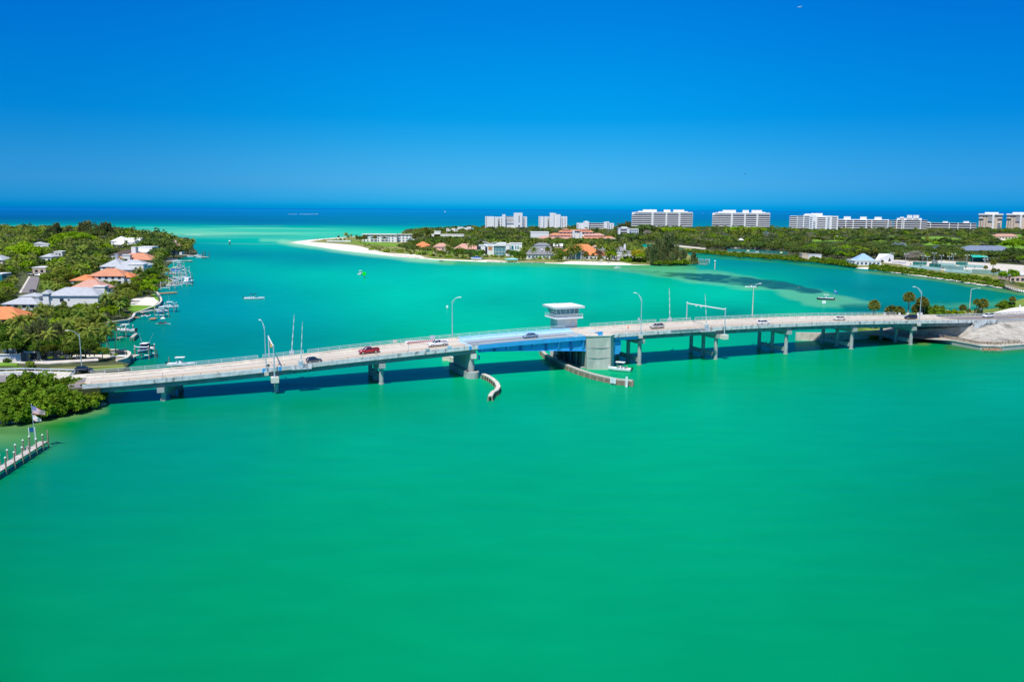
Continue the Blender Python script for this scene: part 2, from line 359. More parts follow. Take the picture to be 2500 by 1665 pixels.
# ================================================================== WATER
CTRL = [  # photo column, row, colour seen there
 (0,514,(0,122,198)),(310,514,(0,128,203)),(900,514,(0,144,213)),(1250,516,(0,144,212)),(1900,519,(0,136,206)),(2500,522,(0,128,200)),
 (0,522,(0,116,186)),(310,522,(0,122,190)),(900,522,(0,138,202)),(1250,524,(0,138,202)),(1900,527,(0,130,196)),(2500,530,(0,124,190)),
 (0,531,(0,114,172)),(310,531,(0,120,176)),(900,531,(0,135,187)),(1250,533,(0,134,188)),(1900,536,(0,128,184)),(2500,539,(0,124,180)),
 (0,541,(0,124,166)),(310,541,(0,130,168)),(900,541,(0,139,180)),(1250,542,(0,138,180)),(1900,545,(0,134,176)),(2500,548,(0,130,172)),
 (0,548,(0,148,168)),(310,547,(0,144,166)),(625,549,(0,138,174)),(900,549,(0,139,176)),(1140,550,(0,144,180)),(1500,551,(0,140,176)),(2300,554,(0,138,168)),
 (0,553,(30,190,180)),(300,554,(20,186,178)),(625,556,(0,196,180)),(900,556,(0,178,176)),(1120,558,(0,178,176)),(1500,560,(0,160,172)),
 (0,562,(0,168,168)),(250,559,(0,160,170)),(420,562,(70,200,184)),(650,566,(70,205,184)),(850,568,(60,208,188)),(1100,568,(0,190,178)),
 (340,567,(96,204,178)),(500,573,(110,206,186)),(700,576,(76,204,184)),(900,577,(50,200,184)),
 (340,580,(0,160,170)),(480,584,(0,176,172)),(620,584,(0,190,178)),(740,588,(40,196,180)),
 (510,600,(0,160,172)),(640,604,(0,172,174)),(760,606,(0,172,172)),(600,622,(0,146,166)),(760,628,(0,154,170)),
 (570,645,(0,172,172)),(570,700,(0,158,172)),(570,760,(0,158,175)),(570,805,(0,150,160)),(570,850,(0,142,146)),(770,640,(0,158,170)),(770,672,(0,188,178)),(770,720,(0,180,175)),(770,780,(0,170,172)),(770,830,(0,152,152)),
 (900,632,(0,162,170)),(970,680,(0,190,180)),(970,720,(0,199,180)),(970,750,(0,194,176)),(970,790,(0,180,160)),(970,815,(0,172,150)),(1100,650,(0,184,174)),(1210,650,(0,182,170)),(1210,680,(0,199,182)),(1210,705,(0,188,172)),(1210,735,(0,176,160)),(1210,790,(0,188,164)),
 (1320,655,(0,190,174)),(1400,690,(0,190,174)),(1450,666,(0,182,166)),(1450,686,(0,188,172)),(1450,720,(0,181,168)),(1450,745,(0,187,167)),(1450,775,(0,170,150)),(1600,700,(0,194,172)),(1600,740,(0,186,162)),(1650,770,(0,170,148)),
 (1790,712,(0,197,172)),(1790,724,(0,194,170)),(1790,742,(0,180,160)),(1790,765,(0,152,142)),(1950,760,(0,178,150)),(430,700,(0,152,166)),(430,640,(0,158,164)),(480,640,(0,160,166)),(430,760,(0,150,164)),(1880,690,(0,178,158)),
 (300,850,(0,138,122)),(350,800,(0,138,142)),(430,830,(0,142,152)),
 (1720,625,(0,152,152)),(1790,645,(0,148,158)),(1950,645,(0,146,148)),(2000,690,(0,148,156)),(2120,682,(0,148,155)),(2120,710,(0,140,147)),(2120,726,(0,148,155)),(2250,710,(0,140,148)),(2300,725,(0,138,142)),(2380,712,(0,136,132)),(2450,728,(0,140,132)),(2250,745,(0,138,140)),(2120,755,(0,134,140)),
 (1150,880,(0,186,146)),(1240,860,(0,184,144)),(1640,850,(0,184,146)),(1800,850,(0,174,144)),(2000,835,(0,160,142)),(2100,830,(0,156,136)),
 (600,900,(0,150,158)),(800,910,(0,158,150)),(980,900,(0,162,146)),
 (240,1010,(0,140,118)),(300,1060,(0,144,134)),(130,1030,(30,138,90)),(60,1045,(90,156,118)),(0,1060,(96,160,122)),(0,1110,(8,138,112)),(110,1150,(0,142,128)),
 (450,1000,(0,146,130)),(520,1100,(0,151,140)),(120,1210,(0,143,130)),(120,1310,(0,147,128)),(120,1460,(0,152,121)),(120,1665,(0,150,117)),(0,1665,(0,142,108)),
 (520,1250,(0,155,133)),(520,1400,(0,158,125)),(520,1665,(0,153,117)),(740,985,(0,154,130)),(920,985,(0,158,132)),(920,1080,(0,168,143)),(920,1250,(0,165,135)),(920,1450,(0,163,127)),(920,1665,(0,159,121)),
 (1320,965,(0,166,141)),(1320,1010,(0,172,148)),(1320,1200,(0,168,138)),(1320,1450,(0,165,130)),(1320,1665,(0,160,124)),(1150,980,(0,164,142)),
 (1600,925,(0,168,134)),(1720,925,(0,167,136)),(1720,965,(0,175,145)),(1720,1100,(0,172,141)),(1720,1300,(0,168,136)),(1720,1500,(0,160,127)),(1720,1665,(0,157,121)),
 (2120,885,(0,156,126)),(2120,980,(0,163,141)),(2120,1100,(0,160,138)),(2120,1250,(0,157,132)),(2120,1450,(0,157,125)),(2120,1665,(0,155,118)),
 (2250,868,(0,148,112)),(2460,875,(0,150,122)),(2460,960,(0,163,145)),(2460,1050,(0,155,135)),(2460,1200,(0,152,126)),(2460,1450,(0,155,125)),(2460,1665,(0,154,118)),(1900,895,(0,166,130)),
]
def _q(x, y):
    return np.stack([x / y / 0.22, np.log(np.maximum(y, 1.0)) / 0.5], -1)
def _vnoise(x, y, seed=0):
    """smooth value noise, numpy"""
    xi = np.floor(x).astype(np.int64); yi = np.floor(y).astype(np.int64); xf = x - xi; yf = y - yi
    def h(a, b):
        n = (a * 374761393 + b * 668265263 + seed * 1274126177) & 0x7fffffff
        n = (n ^ (n >> 13)) * 1103515245 & 0x7fffffff
        return ((n ^ (n >> 16)) & 0xffff) / 65535.0
    u = xf * xf * (3 - 2 * xf); v = yf * yf * (3 - 2 * yf)
    return (h(xi, yi) * (1 - u) + h(xi + 1, yi) * u) * (1 - v) + (h(xi, yi + 1) * (1 - u) + h(xi + 1, yi + 1) * u) * v
def fbm(x, y, o=4, seed=0):
    s = 0; a = 0.5
    for k in range(o): s = s + a * _vnoise(x * 2 ** k, y * 2 ** k, seed + k * 17); a *= 0.5
    return s / (1 - 0.5 ** o)
def _poly_sd(x, y, pts):
    """signed distance (px-like units) to polygon, + inside"""
    inside = np.zeros(x.shape, bool); dmin = np.full(x.shape, 1e9); n = len(pts)
    for i in range(n):
        x0, y0 = pts[i]; x1, y1 = pts[(i + 1) % n]
        dx, dy = x1 - x0, y1 - y0
        t = np.clip(((x - x0) * dx + (y - y0) * dy) / (dx * dx + dy * dy + 1e-9), 0, 1)
        dmin = np.minimum(dmin, np.hypot(x - x0 - t * dx, y - y0 - t * dy))
        c = ((y0 > y) != (y1 > y)) & (x < (x1 - x0) * (y - y0) / (y1 - y0 + 1e-12) + x0); inside ^= c
    return np.where(inside, dmin, -dmin)
WK = [1.18, 1.26, 1.50]           # light received: what an albedo of 1 shows as
WR = [0.004, 0.055, 0.088]           # what the sky's reflection adds
def build_water():
    wp = np.array([P(a, b)[:2] for a, b, c in CTRL]); cc = np.array([lin(c) for a, b, c in CTRL])
    q = _q(wp[:, 0], wp[:, 1])
    K = np.hypot(q[:, None, 0] - q[None, :, 0], q[:, None, 1] - q[None, :, 1])
    w = np.linalg.solve(K + 0.02 * np.eye(len(q)), cc - cc.mean(0))
    # ring distances and azimuths
    rows = [511.95, 512.3, 512.7, 513.2, 513.8] + list(np.arange(514.5, 720, 1.0)) + list(np.arange(720, 1000, 3)) + list(np.arange(1000, 1760, 9))
    ys = [48 * 2050 / (r_ - 511.5) for r_ in rows]
    rr = np.array([400000.0] + ys + [45, 20, 3])
    fa = np.arctan((np.arange(-120, 2630, 4.5) - 1250) / 2050)
    az = np.concatenate([np.linspace(-math.pi + 0.001, fa[0] - 0.06, 28), fa, np.linspace(fa[-1] + 0.06, math.pi - 0.001, 28)])
    RR, AZ = np.meshgrid(rr, az, indexing='ij')
    # inside the fine fan rows are lines of equal forward distance
    sec = 1 / np.cos(np.clip(AZ, -0.62, 0.62))
    RD = RR * sec
    X = RD * np.sin(AZ); Y = RD * np.cos(AZ)
    n0, n1 = X.shape
    x = X.ravel(); y = Y.ravel()
    yc = np.maximum(y, 60.0); xc = np.clip(x, -0.75 * yc, 0.75 * yc)
    qq = _q(xc, yc)
    col = np.zeros((len(x), 3)) + cc.mean(0)
    for i in range(len(q)):
        col += np.hypot(qq[:, 0] - q[i, 0], qq[:, 1] - q[i, 1])[:, None] * w[i]
    col = np.clip(col, 0.0, 0.9)
    # photo-like plan coordinates of every vertex, for the shoals measured in the photo
    pr = np.array([0.0]); cP, sP = math.cos(PITCH), math.sin(PITCH)
    fw = np.maximum(y * cP + H * sP, 1.0); up = y * sP - H * cP
    px = CX + x / fw * F; py = CY - up / fw * F + ROLL * (px - CX)
    ok = (y > 60)
    def blend(mask, rgb):
        nonlocal col
        m = np.clip(mask, 0, 1)[:, None] * ok[:, None]
        col = col * (1 - m) + np.array(lin(rgb)) * m
    # large soft drifts in the open channel (sand carried by the tide)
    dr = fbm(x / 90 + 3, y / 160, 4, 5) - 0.5
    near = np.clip((py - 590) / 60, 0, 1)
    col *= (1 + 0.22 * dr * near)[:, None]
    st = fbm((x + 0.3 * y) / 260, y / 55, 3, 9) - 0.5
    gulf = np.clip((py - 548) / 6, 0, 1) * np.clip((600 - py) / 14, 0, 1)
    blend(np.clip((st - 0.06) * 5, 0, 1) * gulf * np.clip((px - 270) / 60, 0, 1) * np.clip((960 - px) / 300, 0, 1) * 0.5, (150, 226, 204))
    blend(np.clip((-st - 0.04) * 5, 0, 1) * gulf * 0.45 * np.clip((1200 - px) / 300, 0, 1), (0, 160, 170))
    # offshore swell bands
    bands = fbm(x / 4000, y / 420, 3, 31) - 0.5
    col *= (1 + 0.22 * bands * np.clip((560 - py) / 20, 0, 1))[:, None]
    # ebb shoal: pale sand rim with dark sea grass inside
    wob = (fbm(px / 60, py / 10, 4, 2) - 0.5)
    sand_p = [(1380, 646), (1500, 650), (1640, 650), (1730, 658), (1830, 672), (1900, 690), (2000, 708), (2090, 728), (2150, 742), (2120, 752), (2040, 752), (1960, 742), (1880, 712), (1800, 706), (1700, 694), (1600, 678), (1500, 660), (1400, 652)]
    sdv = _poly_sd(px, py * 2.2, [(a, b * 2.2) for a, b in sand_p]) + wob * 26
    blend(np.clip(sdv / 14 + 0.35, 0, 1) * 0.6, (106, 200, 164))
    core_p = [(1470, 656), (1560, 659), (1672, 664), (1751, 669), (1815, 673), (1861, 681), (1921, 688), (1963, 700), (2010, 712), (1985, 716), (1921, 711), (1845, 702), (1772, 696), (1709, 687), (1624, 677), (1540, 668)]
    sg = _poly_sd(px, py * 2.2, [(a, b * 2.2) for a, b in core_p]) + wob * 30
    hol = np.clip((fbm(px / 46, py / 5.5, 4, 77) - 0.56) * 9 + 0.2, 0, 1) * np.clip((1900 - px) / 200, 0.2, 1)
    gr = np.clip(sg / 6 + 0.5, 0, 1) * (1 - 0.7 * hol)
    blend(gr * np.clip((px - 1440) / 260, 0.25, 1), (30, 116, 122))
    blend(np.clip(_poly_sd(px, py * 2.2, [(a, b * 2.2) for a, b in [(2040, 742), (2110, 740), (2200, 744), (2260, 752), (2200, 762), (2060, 762)]]) / 12 + wob * 2, 0, 1) * 0.8, (0, 124, 124))
    blend(np.clip(_poly_sd(px, py * 2.2, [(a, b * 2.2) for a, b in [(2240, 742), (2330, 738), (2460, 734), (2500, 728), (2520, 752), (2300, 756), (2230, 752)]]) / 18 + 0.2 + wob * 2.2, 0, 1) * 0.75, (70, 168, 138))
    # sea grass by the mangroves at lower left
    blend(np.clip(fbm(x / 7, y / 4, 4, 50) * 3 - 1.4, 0, 1) * np.clip((1095 - py) / 40, 0, 1) * np.clip((150 - px) / 60, 0, 1) * (py > 1000) * 0.45, (30, 116, 84))
    # shallow water paling towards the beaches
    for line, wdt, rgb, amt in [
        ([(690, 590), (720, 596), (760, 603), (830, 612), (900, 622), (1000, 633), (1100, 640)], 7, (150, 222, 196), 0.8),
        ([(640, 586), (700, 588), (760, 588)], 5, (120, 218, 192), 0.6),
        ([(1080, 640), (1200, 644), (1300, 645), (1400, 648), (1500, 652), (1600, 650), (1690, 652)], 7, (84, 176, 128), 0.65),
        ([(2090, 662), (2180, 670), (2260, 680), (2340, 692), (2420, 706), (2500, 718)], 4.5, (110, 165, 120), 0.6),
        ([(1680, 624), (1800, 632), (1900, 640), (2000, 650), (2090, 660)], 3, (60, 150, 110), 0.6),
        ([(0, 1034), (60, 1030), (120, 1022), (170, 1014), (240, 1000)], 14, (124, 170, 128), 0.7),
        ([(2320, 846), (2390, 852), (2450, 856), (2500, 852)], 9, (70, 120, 90), 0.6),
        ([(2120, 822), (2180, 830), (2260, 838)], 7, (120, 160, 96), 0.6)]:
        dm = np.full(px.shape, 1e9)
        for (x0, y0), (x1, y1) in zip(line[:-1], line[1:]):
            dx, dy = x1 - x0, (y1 - y0)
            t = np.clip(((px - x0) * dx + (py - y0) * dy) / (dx * dx + dy * dy), 0, 1)
            dm = np.minimum(dm, np.hypot((px - x0 - t * dx) * 0.5, py - y0 - t * dy))
        blend(np.clip(1.15 - (dm + wob * 5) / wdt, 0, 1) * amt, rgb)
    wf = np.interp(np.log(np.maximum(y, 20)), np.log([60, 80, 130, 250, 700, 2000]), [0.35, 0.42, 0.8, 1.0, 1.2, 1.2])[:, None]
    kf = np.interp(np.log(np.maximum(y, 20)), np.log([60, 95, 150, 215, 260, 400, 2000, 9000]), [1.06, 1.04, .99, .93, .86, .92, .91, .95])[:, None]
    alb = (col - np.array(WR) * wf) / (np.array(WK) * kf)
    alb = np.clip(alb, 0.0, 0.8)
    V = np.stack([x, y, np.zeros_like(x)], -1)
    ii = np.arange(n0 * n1).reshape(n0, n1)
    Q = np.stack([ii[:-1, :-1], ii[:-1, 1:], ii[1:, 1:], ii[1:, :-1]], -1).reshape(-1, 4)[:, ::-1]
    me = bpy.data.meshes.new('water'); me.vertices.add(len(V)); me.vertices.foreach_set('co', V.astype(np.float32).ravel())
    nq = len(Q); me.loops.add(nq * 4); me.loops.foreach_set('vertex_index', Q.astype(np.int32).ravel())
    me.polygons.add(nq); me.polygons.foreach_set('loop_start', np.arange(0, nq * 4, 4, dtype=np.int32)); me.polygons.foreach_set('loop_total', np.full(nq, 4, dtype=np.int32))
    me.update(calc_edges=True)
    at = me.color_attributes.new('water_depth_colour', 'FLOAT_COLOR', 'POINT')
    at.data.foreach_set('color', np.concatenate([alb, np.ones((len(x), 1))], 1).astype(np.float32).ravel())
    m = bpy.data.materials.new('sea_water'); m.use_nodes = True; t = m.node_tree; nd = t.nodes; lk = t.links; nd.clear()
    o = nd.new('ShaderNodeOutputMaterial'); df = nd.new('ShaderNodeBsdfDiffuse'); gl = nd.new('ShaderNodeBsdfGlossy')
    gl.inputs['Roughness'].default_value = 0.18; gl.inputs[0].default_value = (0.25, 0.92, 1.0, 1)
    ca = nd.new('ShaderNodeAttribute'); ca.attribute_name = 'water_depth_colour'
    geo = nd.new('ShaderNodeNewGeometry')
    def noise(scale, det, stretch=(1, 1, 1)):
        mp = nd.new('ShaderNodeMapping'); mp.inputs['Scale'].default_value = stretch; lk.new(geo.outputs['Position'], mp.inputs[0])
        n = nd.new('ShaderNodeTexNoise'); n.inputs['Scale'].default_value = scale; n.inputs['Detail'].default_value = det; lk.new(mp.outputs[0], n.inputs[0]); return n
    n1_ = noise(0.9, 3, (0.7, 1.6, 1)); n2_ = noise(0.12, 4, (0.6, 1.5, 1))
    # fine tonal ripple in the water body
    mr = nd.new('ShaderNodeMapRange'); mr.inputs[1].default_value = 0.3; mr.inputs[2].default_value = 0.7; mr.inputs[3].default_value = 0.955; mr.inputs[4].default_value = 1.045
    lk.new(n2_.outputs[0], mr.inputs[0])
    vm = nd.new('ShaderNodeVectorMath'); vm.operation = 'SCALE'; lk.new(ca.outputs['Color'], vm.inputs[0]); lk.new(mr.outputs[0], vm.inputs['Scale'])
    lk.new(vm.outputs[0], df.inputs[0])
    b1 = nd.new('ShaderNodeBump'); b1.inputs['Strength'].default_value = 0.16; b1.inputs['Distance'].default_value = 0.35; lk.new(n1_.outputs[0], b1.inputs['Height'])
    b2 = nd.new('ShaderNodeBump'); b2.inputs['Strength'].default_value = 0.2; b2.inputs['Distance'].default_value = 1.2; lk.new(n2_.outputs[0], b2.inputs['Height']); lk.new(b1.outputs[0], b2.inputs['Normal'])
    lk.new(b2.outputs[0], gl.inputs['Normal']); 
    fr = nd.new('ShaderNodeFresnel'); fr.inputs[0].default_value = 1.33; lk.new(b2.outputs[0], fr.inputs['Normal'])
    ml = nd.new('ShaderNodeMath'); ml.operation = 'MULTIPLY'; ml.inputs[1].default_value = 0.55; lk.new(fr.outputs[0], ml.inputs[0])
    mn = nd.new('ShaderNodeMath'); mn.operation = 'MINIMUM'; mn.inputs[1].default_value = 0.16; lk.new(ml.outputs[0], mn.inputs[0])
    mx = nd.new('ShaderNodeMixShader'); lk.new(mn.outputs[0], mx.inputs[0]); lk.new(df.outputs[0], mx.inputs[1]); lk.new(gl.outputs[0], mx.inputs[2])
    lk.new(mx.outputs[0], o.inputs[0])
    me.materials.append(m)
    ob = bpy.data.objects.new('water', me); COL.objects.link(ob); tag(ob, kind='structure')
    # dark floor below, so nothing shows under the sheet
    return ob
build_water()
# ================================================================== BRIDGE  (local frame: u along, v across away from the camera)
_zu = [-175, -140, -125, -111, -95, -84, -67, -54, -39, -15, 2, 24, 42, 70, 98, 126, 155, 187, 215, 260]
_zz = [4.9, 5.3, 5.5, 5.7, 5.98, 6.3, 7.0, 7.65, 8.4, 9.45, 10.0, 10.42, 10.7, 10.9, 10.7, 10.2, 9.2, 8.0, 7.3, 6.7]
_vu = [-175, -111, -95, -67, -39, -10, 260]
_vv = [12.0, 12.3, 12.5, 13.8, 15.3, 15.6, 15.6]
def ztop(u):
    return float(np.mean([np.interp(u + d, _zu, _zz) for d in (-9, -4, 0, 4, 9)]))
def vfar(u): return float(np.mean([np.interp(u + d, _vu, _vv) for d in (-12, -6, 0, 6, 12)]))
def zroad(u): return ztop(u) - 0.85
VN = -1.7
U0, U1 = -113.0, 187.0                     # deck ends
L0, L1 = -11.2, 26.5                       # bascule span (blue)
bridge = thing('bascule_bridge', 'long concrete road bridge with a pale blue lifting span over the green channel', 'bridge', B(0, 0), BA)
def us(a, b, step=4.0):
    n = max(2, int(round((b - a) / step)) + 1); return [a + (b - a) * i / (n - 1) for i in range(n)]
def ribbon(mb, u_list, prof, mi=0):
    """sweep a closed cross-section [(v, z)] given by prof(u) along u"""
    mb.loft([[(u, v, z) for v, z in prof(u)] for u in u_list], mi)
def sweep(name, a, b, prof, m, parent=bridge, step=4.0):
    mb = MB(); ribbon(mb, us(a, b, step), prof); return mb.build(name, m, parent)
# deck slabs
for a, b, nm, m_ in ((U0, L0, 'deck', M['deck']), (L1, U1, 'deck', M['deck']), (L0 + 0.05, L1 - 0.05, 'steel_deck', M['gratel'])):
    sweep(nm, a, b, lambda u: [(VN + 0.32, zroad(u) - 0.35), (VN + 0.32, zroad(u)), (vfar(u) - 0.35, zroad(u)), (vfar(u) - 0.35, zroad(u) - 0.35)], m_)
# tyre-worn dark grating strips of the lifting span and its pale blue walkways
for va, vb, m_ in ((3.0, 4.6, M['grate']), (6.2, 7.0, M['grate']), (7.9, 9.3, M['grate'])):
    sweep('grating_strip', L0 + 0.1, L1 - 4.5, lambda u: [(va, zroad(u) + 0.001), (va, zroad(u) + 0.012), (vb, zroad(u) + 0.012), (vb, zroad(u) + 0.001)], m_)
sweep('walkway', L0 + 0.1, L1 - 0.1, lambda u: [(vfar(u) - 3.3, zroad(u)), (vfar(u) - 3.3, zroad(u) + 0.22), (vfar(u) - 0.36, zroad(u) + 0.22), (vfar(u) - 0.36, zroad(u))], M['bluel'])
for a, b in ((U0, L0), (L1, U1)):
    sweep('sidewalk', a, b, lambda u: [(vfar(u) - 2.3, zroad(u)), (vfar(u) - 2.3, zroad(u) + 0.2), (vfar(u) - 0.36, zroad(u) + 0.2), (vfar(u) - 0.36, zroad(u))], M['conc'])
    sweep('sidewalk', a, b, lambda u: [(VN + 0.33, zroad(u)), (VN + 0.33, zroad(u) + 0.2), (VN + 1.9, zroad(u) + 0.2), (VN + 1.9, zroad(u))], M['conc'])
    vm = lambda u: 0.46 * (VN + vfar(u))
    for o_ in (-0.16, 0.16):
        sweep('centre_line', a, b, lambda u: [(vm(u) + o_ - 0.08, zroad(u)), (vm(u) + o_ - 0.08, zroad(u) + 0.006), (vm(u) + o_ + 0.08, zroad(u) + 0.006), (vm(u) + o_ + 0.08, zroad(u))], M['yellow'])
    sweep('edge_line', a, b, lambda u: [(vfar(u) - 3.4, zroad(u)), (vfar(u) - 3.4, zroad(u) + 0.006), (vfar(u) - 3.25, zroad(u) + 0.006), (vfar(u) - 3.25, zroad(u))], M['whitel'])
    sweep('edge_line', a, b, lambda u: [(VN + 2.5, zroad(u)), (VN + 2.5, zroad(u) + 0.006), (VN + 2.65, zroad(u) + 0.006), (VN + 2.65, zroad(u))], M['yellow'])
    # parapets
    sweep('parapet', a, b, lambda u: [(VN, ztop(u) - 1.12), (VN, ztop(u)), (VN + 0.3, ztop(u)), (VN + 0.32, ztop(u) - 1.12)], M['fascia'])
    sweep('parapet', a, b, lambda u: [(vfar(u) - 0.36, zroad(u) - 0.2), (vfar(u) - 0.28, ztop(u)), (vfar(u), ztop(u)), (vfar(u), zroad(u) - 0.2)], M['conc'])
# expansion joints across the deck
for u in (-95, -67.4, -39.1, 34.0, 43.3, 72, 100.6, 129.4, 157.5):
    mb = MB(); z = zroad(u); mb.b6(u - 0.09, u + 0.09, VN + 0.34, vfar(u) - 0.38, z + 0.203 - 0.2, z + 0.008)
    mb.build('expansion_joint', M['dkrail'], bridge)
mb = MB(); mb.b6(L1 + 5.2, L1 + 6.2, 3.0, vfar(L1) - 2.4, zroad(L1 + 5) + 0.0, zroad(L1 + 5) + 0.05); mb.build('joint_plate', M['bluel'], bridge)
mb = MB(); mb.b6(L0 - 1.2, L0 - 0.2, 2.0, vfar(L0) - 2.4, zroad(L0) + 0.0, zroad(L0) + 0.03); mb.build('joint_plate', M['bluel'], bridge)
mb = MB(); mb.b6(L1 + 5.0, L1 + 6.4, 5.2, 8.2, zroad(L1 + 5) + 0.051, zroad(L1 + 5) + 0.12); mb.build('lock_casting', M['blued'], bridge)
# blue steel edge members of the lifting span
sweep('edge_beam', L0, L1 - 1.0, lambda u: [(VN - 0.05, ztop(u) - 1.15), (VN - 0.05, ztop(u) + 0.02), (VN + 0.25, ztop(u) + 0.02), (VN + 0.25, ztop(u) - 1.15)], M['blue'])
sweep('edge_beam', L0, L1, lambda u: [(vfar(u) - 0.3, zroad(u)), (vfar(u) - 0.3, ztop(u) + 0.05), (vfar(u), ztop(u) + 0.05), (vfar(u), zroad(u) - 0.5)], M['bluel'])
def gdep(u): t = (u - L0) / (L1 - L0); return 1.0 + 2.9 * max(0, t - 0.05) ** 1.15
for vv in (VN + 0.9, vfar(8) - 1.1):
    mb = MB()
    ribbon(mb, us(L0 + 0.3, L1 - 2, 3), lambda u: [(vv - 0.08, ztop(u) - 1.15 - gdep(u)), (vv - 0.08, ztop(u) - 1.1), (vv + 0.08, ztop(u) - 1.1), (vv + 0.08, ztop(u) - 1.15 - gdep(u))])
    ribbon(mb, us(L0 + 0.3, L1 - 2, 3), lambda u: [(vv - 0.3, ztop(u) - 1.22 - gdep(u)), (vv - 0.3, ztop(u) - 1.14 - gdep(u)), (vv + 0.3, ztop(u) - 1.14 - gdep(u)), (vv + 0.3, ztop(u) - 1.22 - gdep(u))])
    mb.build('main_girder', M['blue'], bridge)
for k in range(9):                        # sloping outrigger brackets under the edge
    u = L0 + 1.2 + k * 4.1
    if u > L1 - 2.5: break
    z = ztop(u) - 1.16; g = gdep(u); mb = MB()
    mb.loft([[(u - 0.12, VN, z), (u + 0.12, VN, z), (u + 0.12, VN, z - 0.3), (u - 0.12, VN, z - 0.3)], [(u - 0.12, VN + 0.95, z), (u + 0.12, VN + 0.95, z), (u + 0.45, VN + 0.8, z - g), (u - 0.45, VN + 0.8, z - g)]])
    mb.ball((u, VN - 0.02, z - 0.12), 0.16, 6, 4); mb.build('bracket', M['blued' if k % 2 else 'blue'], bridge)
mb = MB()
for u in us(L0 + 1, L1 - 3, 3.0): mb.b6(u - 0.12, u + 0.12, VN + 1.0, vfar(u) - 1.1, zroad(u) - 1.2, zroad(u) - 0.36)
mb.build('floor_beams', M['blued'], bridge)
# concrete girders
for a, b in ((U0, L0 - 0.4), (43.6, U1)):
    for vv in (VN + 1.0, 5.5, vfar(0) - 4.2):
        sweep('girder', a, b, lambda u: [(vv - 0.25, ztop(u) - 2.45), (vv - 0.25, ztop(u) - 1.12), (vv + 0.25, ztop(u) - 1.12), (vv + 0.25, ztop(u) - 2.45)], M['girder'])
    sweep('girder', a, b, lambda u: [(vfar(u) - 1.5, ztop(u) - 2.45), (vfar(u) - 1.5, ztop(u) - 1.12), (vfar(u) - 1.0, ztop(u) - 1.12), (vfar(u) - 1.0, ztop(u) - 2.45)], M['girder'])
for k in range(35):                        # diaphragm stubs on the outer girder
    u = 46 + k * 4.05
    if u < U1 - 4: mb = MB(); mb.b6(u - 0.14, u + 0.14, VN + 0.5, VN + 0.76, ztop(u) - 2.2, ztop(u) - 1.13); mb.build('girder_stiffener', M['girder'], bridge)
sweep('blue_girder', 33.6, 43.2, lambda u: [(VN + 0.5, ztop(u) - 2.2), (VN + 0.5, ztop(u) - 1.12), (VN + 0.9, ztop(u) - 1.12), (VN + 0.9, ztop(u) - 2.2)], M['blue'])
sweep('blue_girder', 33.6, 43.2, lambda u: [(10.5, ztop(u) - 2.2), (10.5, ztop(u) - 1.12), (11, ztop(u) - 1.12), (11, ztop(u) - 2.2)], M['blued'])
mb = MB(); mb.b6(33.4, 36.2, -0.6, 8.5, 5.0, 8.1); mb.prism([(33.4, -0.6), (35.6, -0.6), (35.6, 8.5), (33.4, 8.5)], 4.0, 5.0, 0, [(33.4, -0.6), (36.2, -0.6), (36.2, 8.5), (33.4, 8.5)])
mb.build('counterweight', M['blue'], bridge)
# handrails: posts and two rails, near side dark and thin, far side pale and double
def handrail(a, b, v, z0, h, m_, nm, rr=0.045, sp=3.0, base=0.0):
    mb = MB(); uu = us(a, b, sp)
    for k in range(len(uu) - 1):
        p, q = uu[k], uu[k + 1]
        for hh in (h, h * 0.5): mb.tube((p, v(p), z0(p) + hh), (q, v(q), z0(q) + hh), rr, n=5, caps=False)
        mb.box((p, v(p), z0(p) + h / 2), (0.09, 0.09, h))
    mb.box((uu[-1], v(uu[-1]), z0(uu[-1]) + h / 2), (0.09, 0.09, h)); return mb.build(nm, m_, bridge)
handrail(U0 + 2, L0, lambda u: VN + 0.15, ztop, 0.55, M['dkrail'], 'handrail', 0.035, 4.1)
handrail(L0 + 0.4, L1 - 1.5, lambda u: VN + 0.1, ztop, 0.55, M['rail'], 'handrail', 0.035, 4.1)
handrail(L1 + 5.5, 240, lambda u: VN + 0.15, ztop, 0.55, M['dkrail'], 'handrail', 0.035, 4.1)
for a, b in ((-112, -70.5), (-69.2, -58), (-56.8, L0), (L0 + 0.2, 24.5), (33.8, 58.6), (60.2, 72.4), (74.2, 118.0), (118.6, 166)):
    handrail(a, b, lambda u: vfar(u) - 0.12, ztop, 0.95, M['rail'], 'handrail', 0.06, 3.1)
# piers
def pier(u, du=0.0, name='pier'):
    top = ztop(u) - 2.46; vf = vfar(u) - 1.6
    p = MB(); w = 0.85; capz = top - 1.5
    f = lambda v: u + du * v / 13.0
    prof = [(-1.55, top - 1.25), (-1.55, top), (vf + 1.4, top), (vf + 1.4, top - 0.9), (vf - 1.0, capz), (1.2, capz)]
    p.loft([[(f(v) - w, v, z) for v, z in prof], [(f(v) + w, v, z) for v, z in prof]])
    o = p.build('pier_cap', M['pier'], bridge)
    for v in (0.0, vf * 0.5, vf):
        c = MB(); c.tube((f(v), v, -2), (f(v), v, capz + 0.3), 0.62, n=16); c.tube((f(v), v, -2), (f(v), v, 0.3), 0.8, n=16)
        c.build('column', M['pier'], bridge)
    c = MB(); c.b6(u - 0.3, u + 0.3, 0.5, vf - 0.4, 0.9, 2.3) if not du else c.loft([[(f(v) - 0.3, v, z) for v, z in ((0.5, 0.9), (0.5, 2.3), (vf - 0.4, 2.3), (vf - 0.4, 0.9))], [(f(v) + 0.3, v, z) for v, z in ((0.5, 0.9), (0.5, 2.3), (vf - 0.4, 2.3), (vf - 0.4, 0.9))]])
    c.build('strut', M['pier'], bridge)
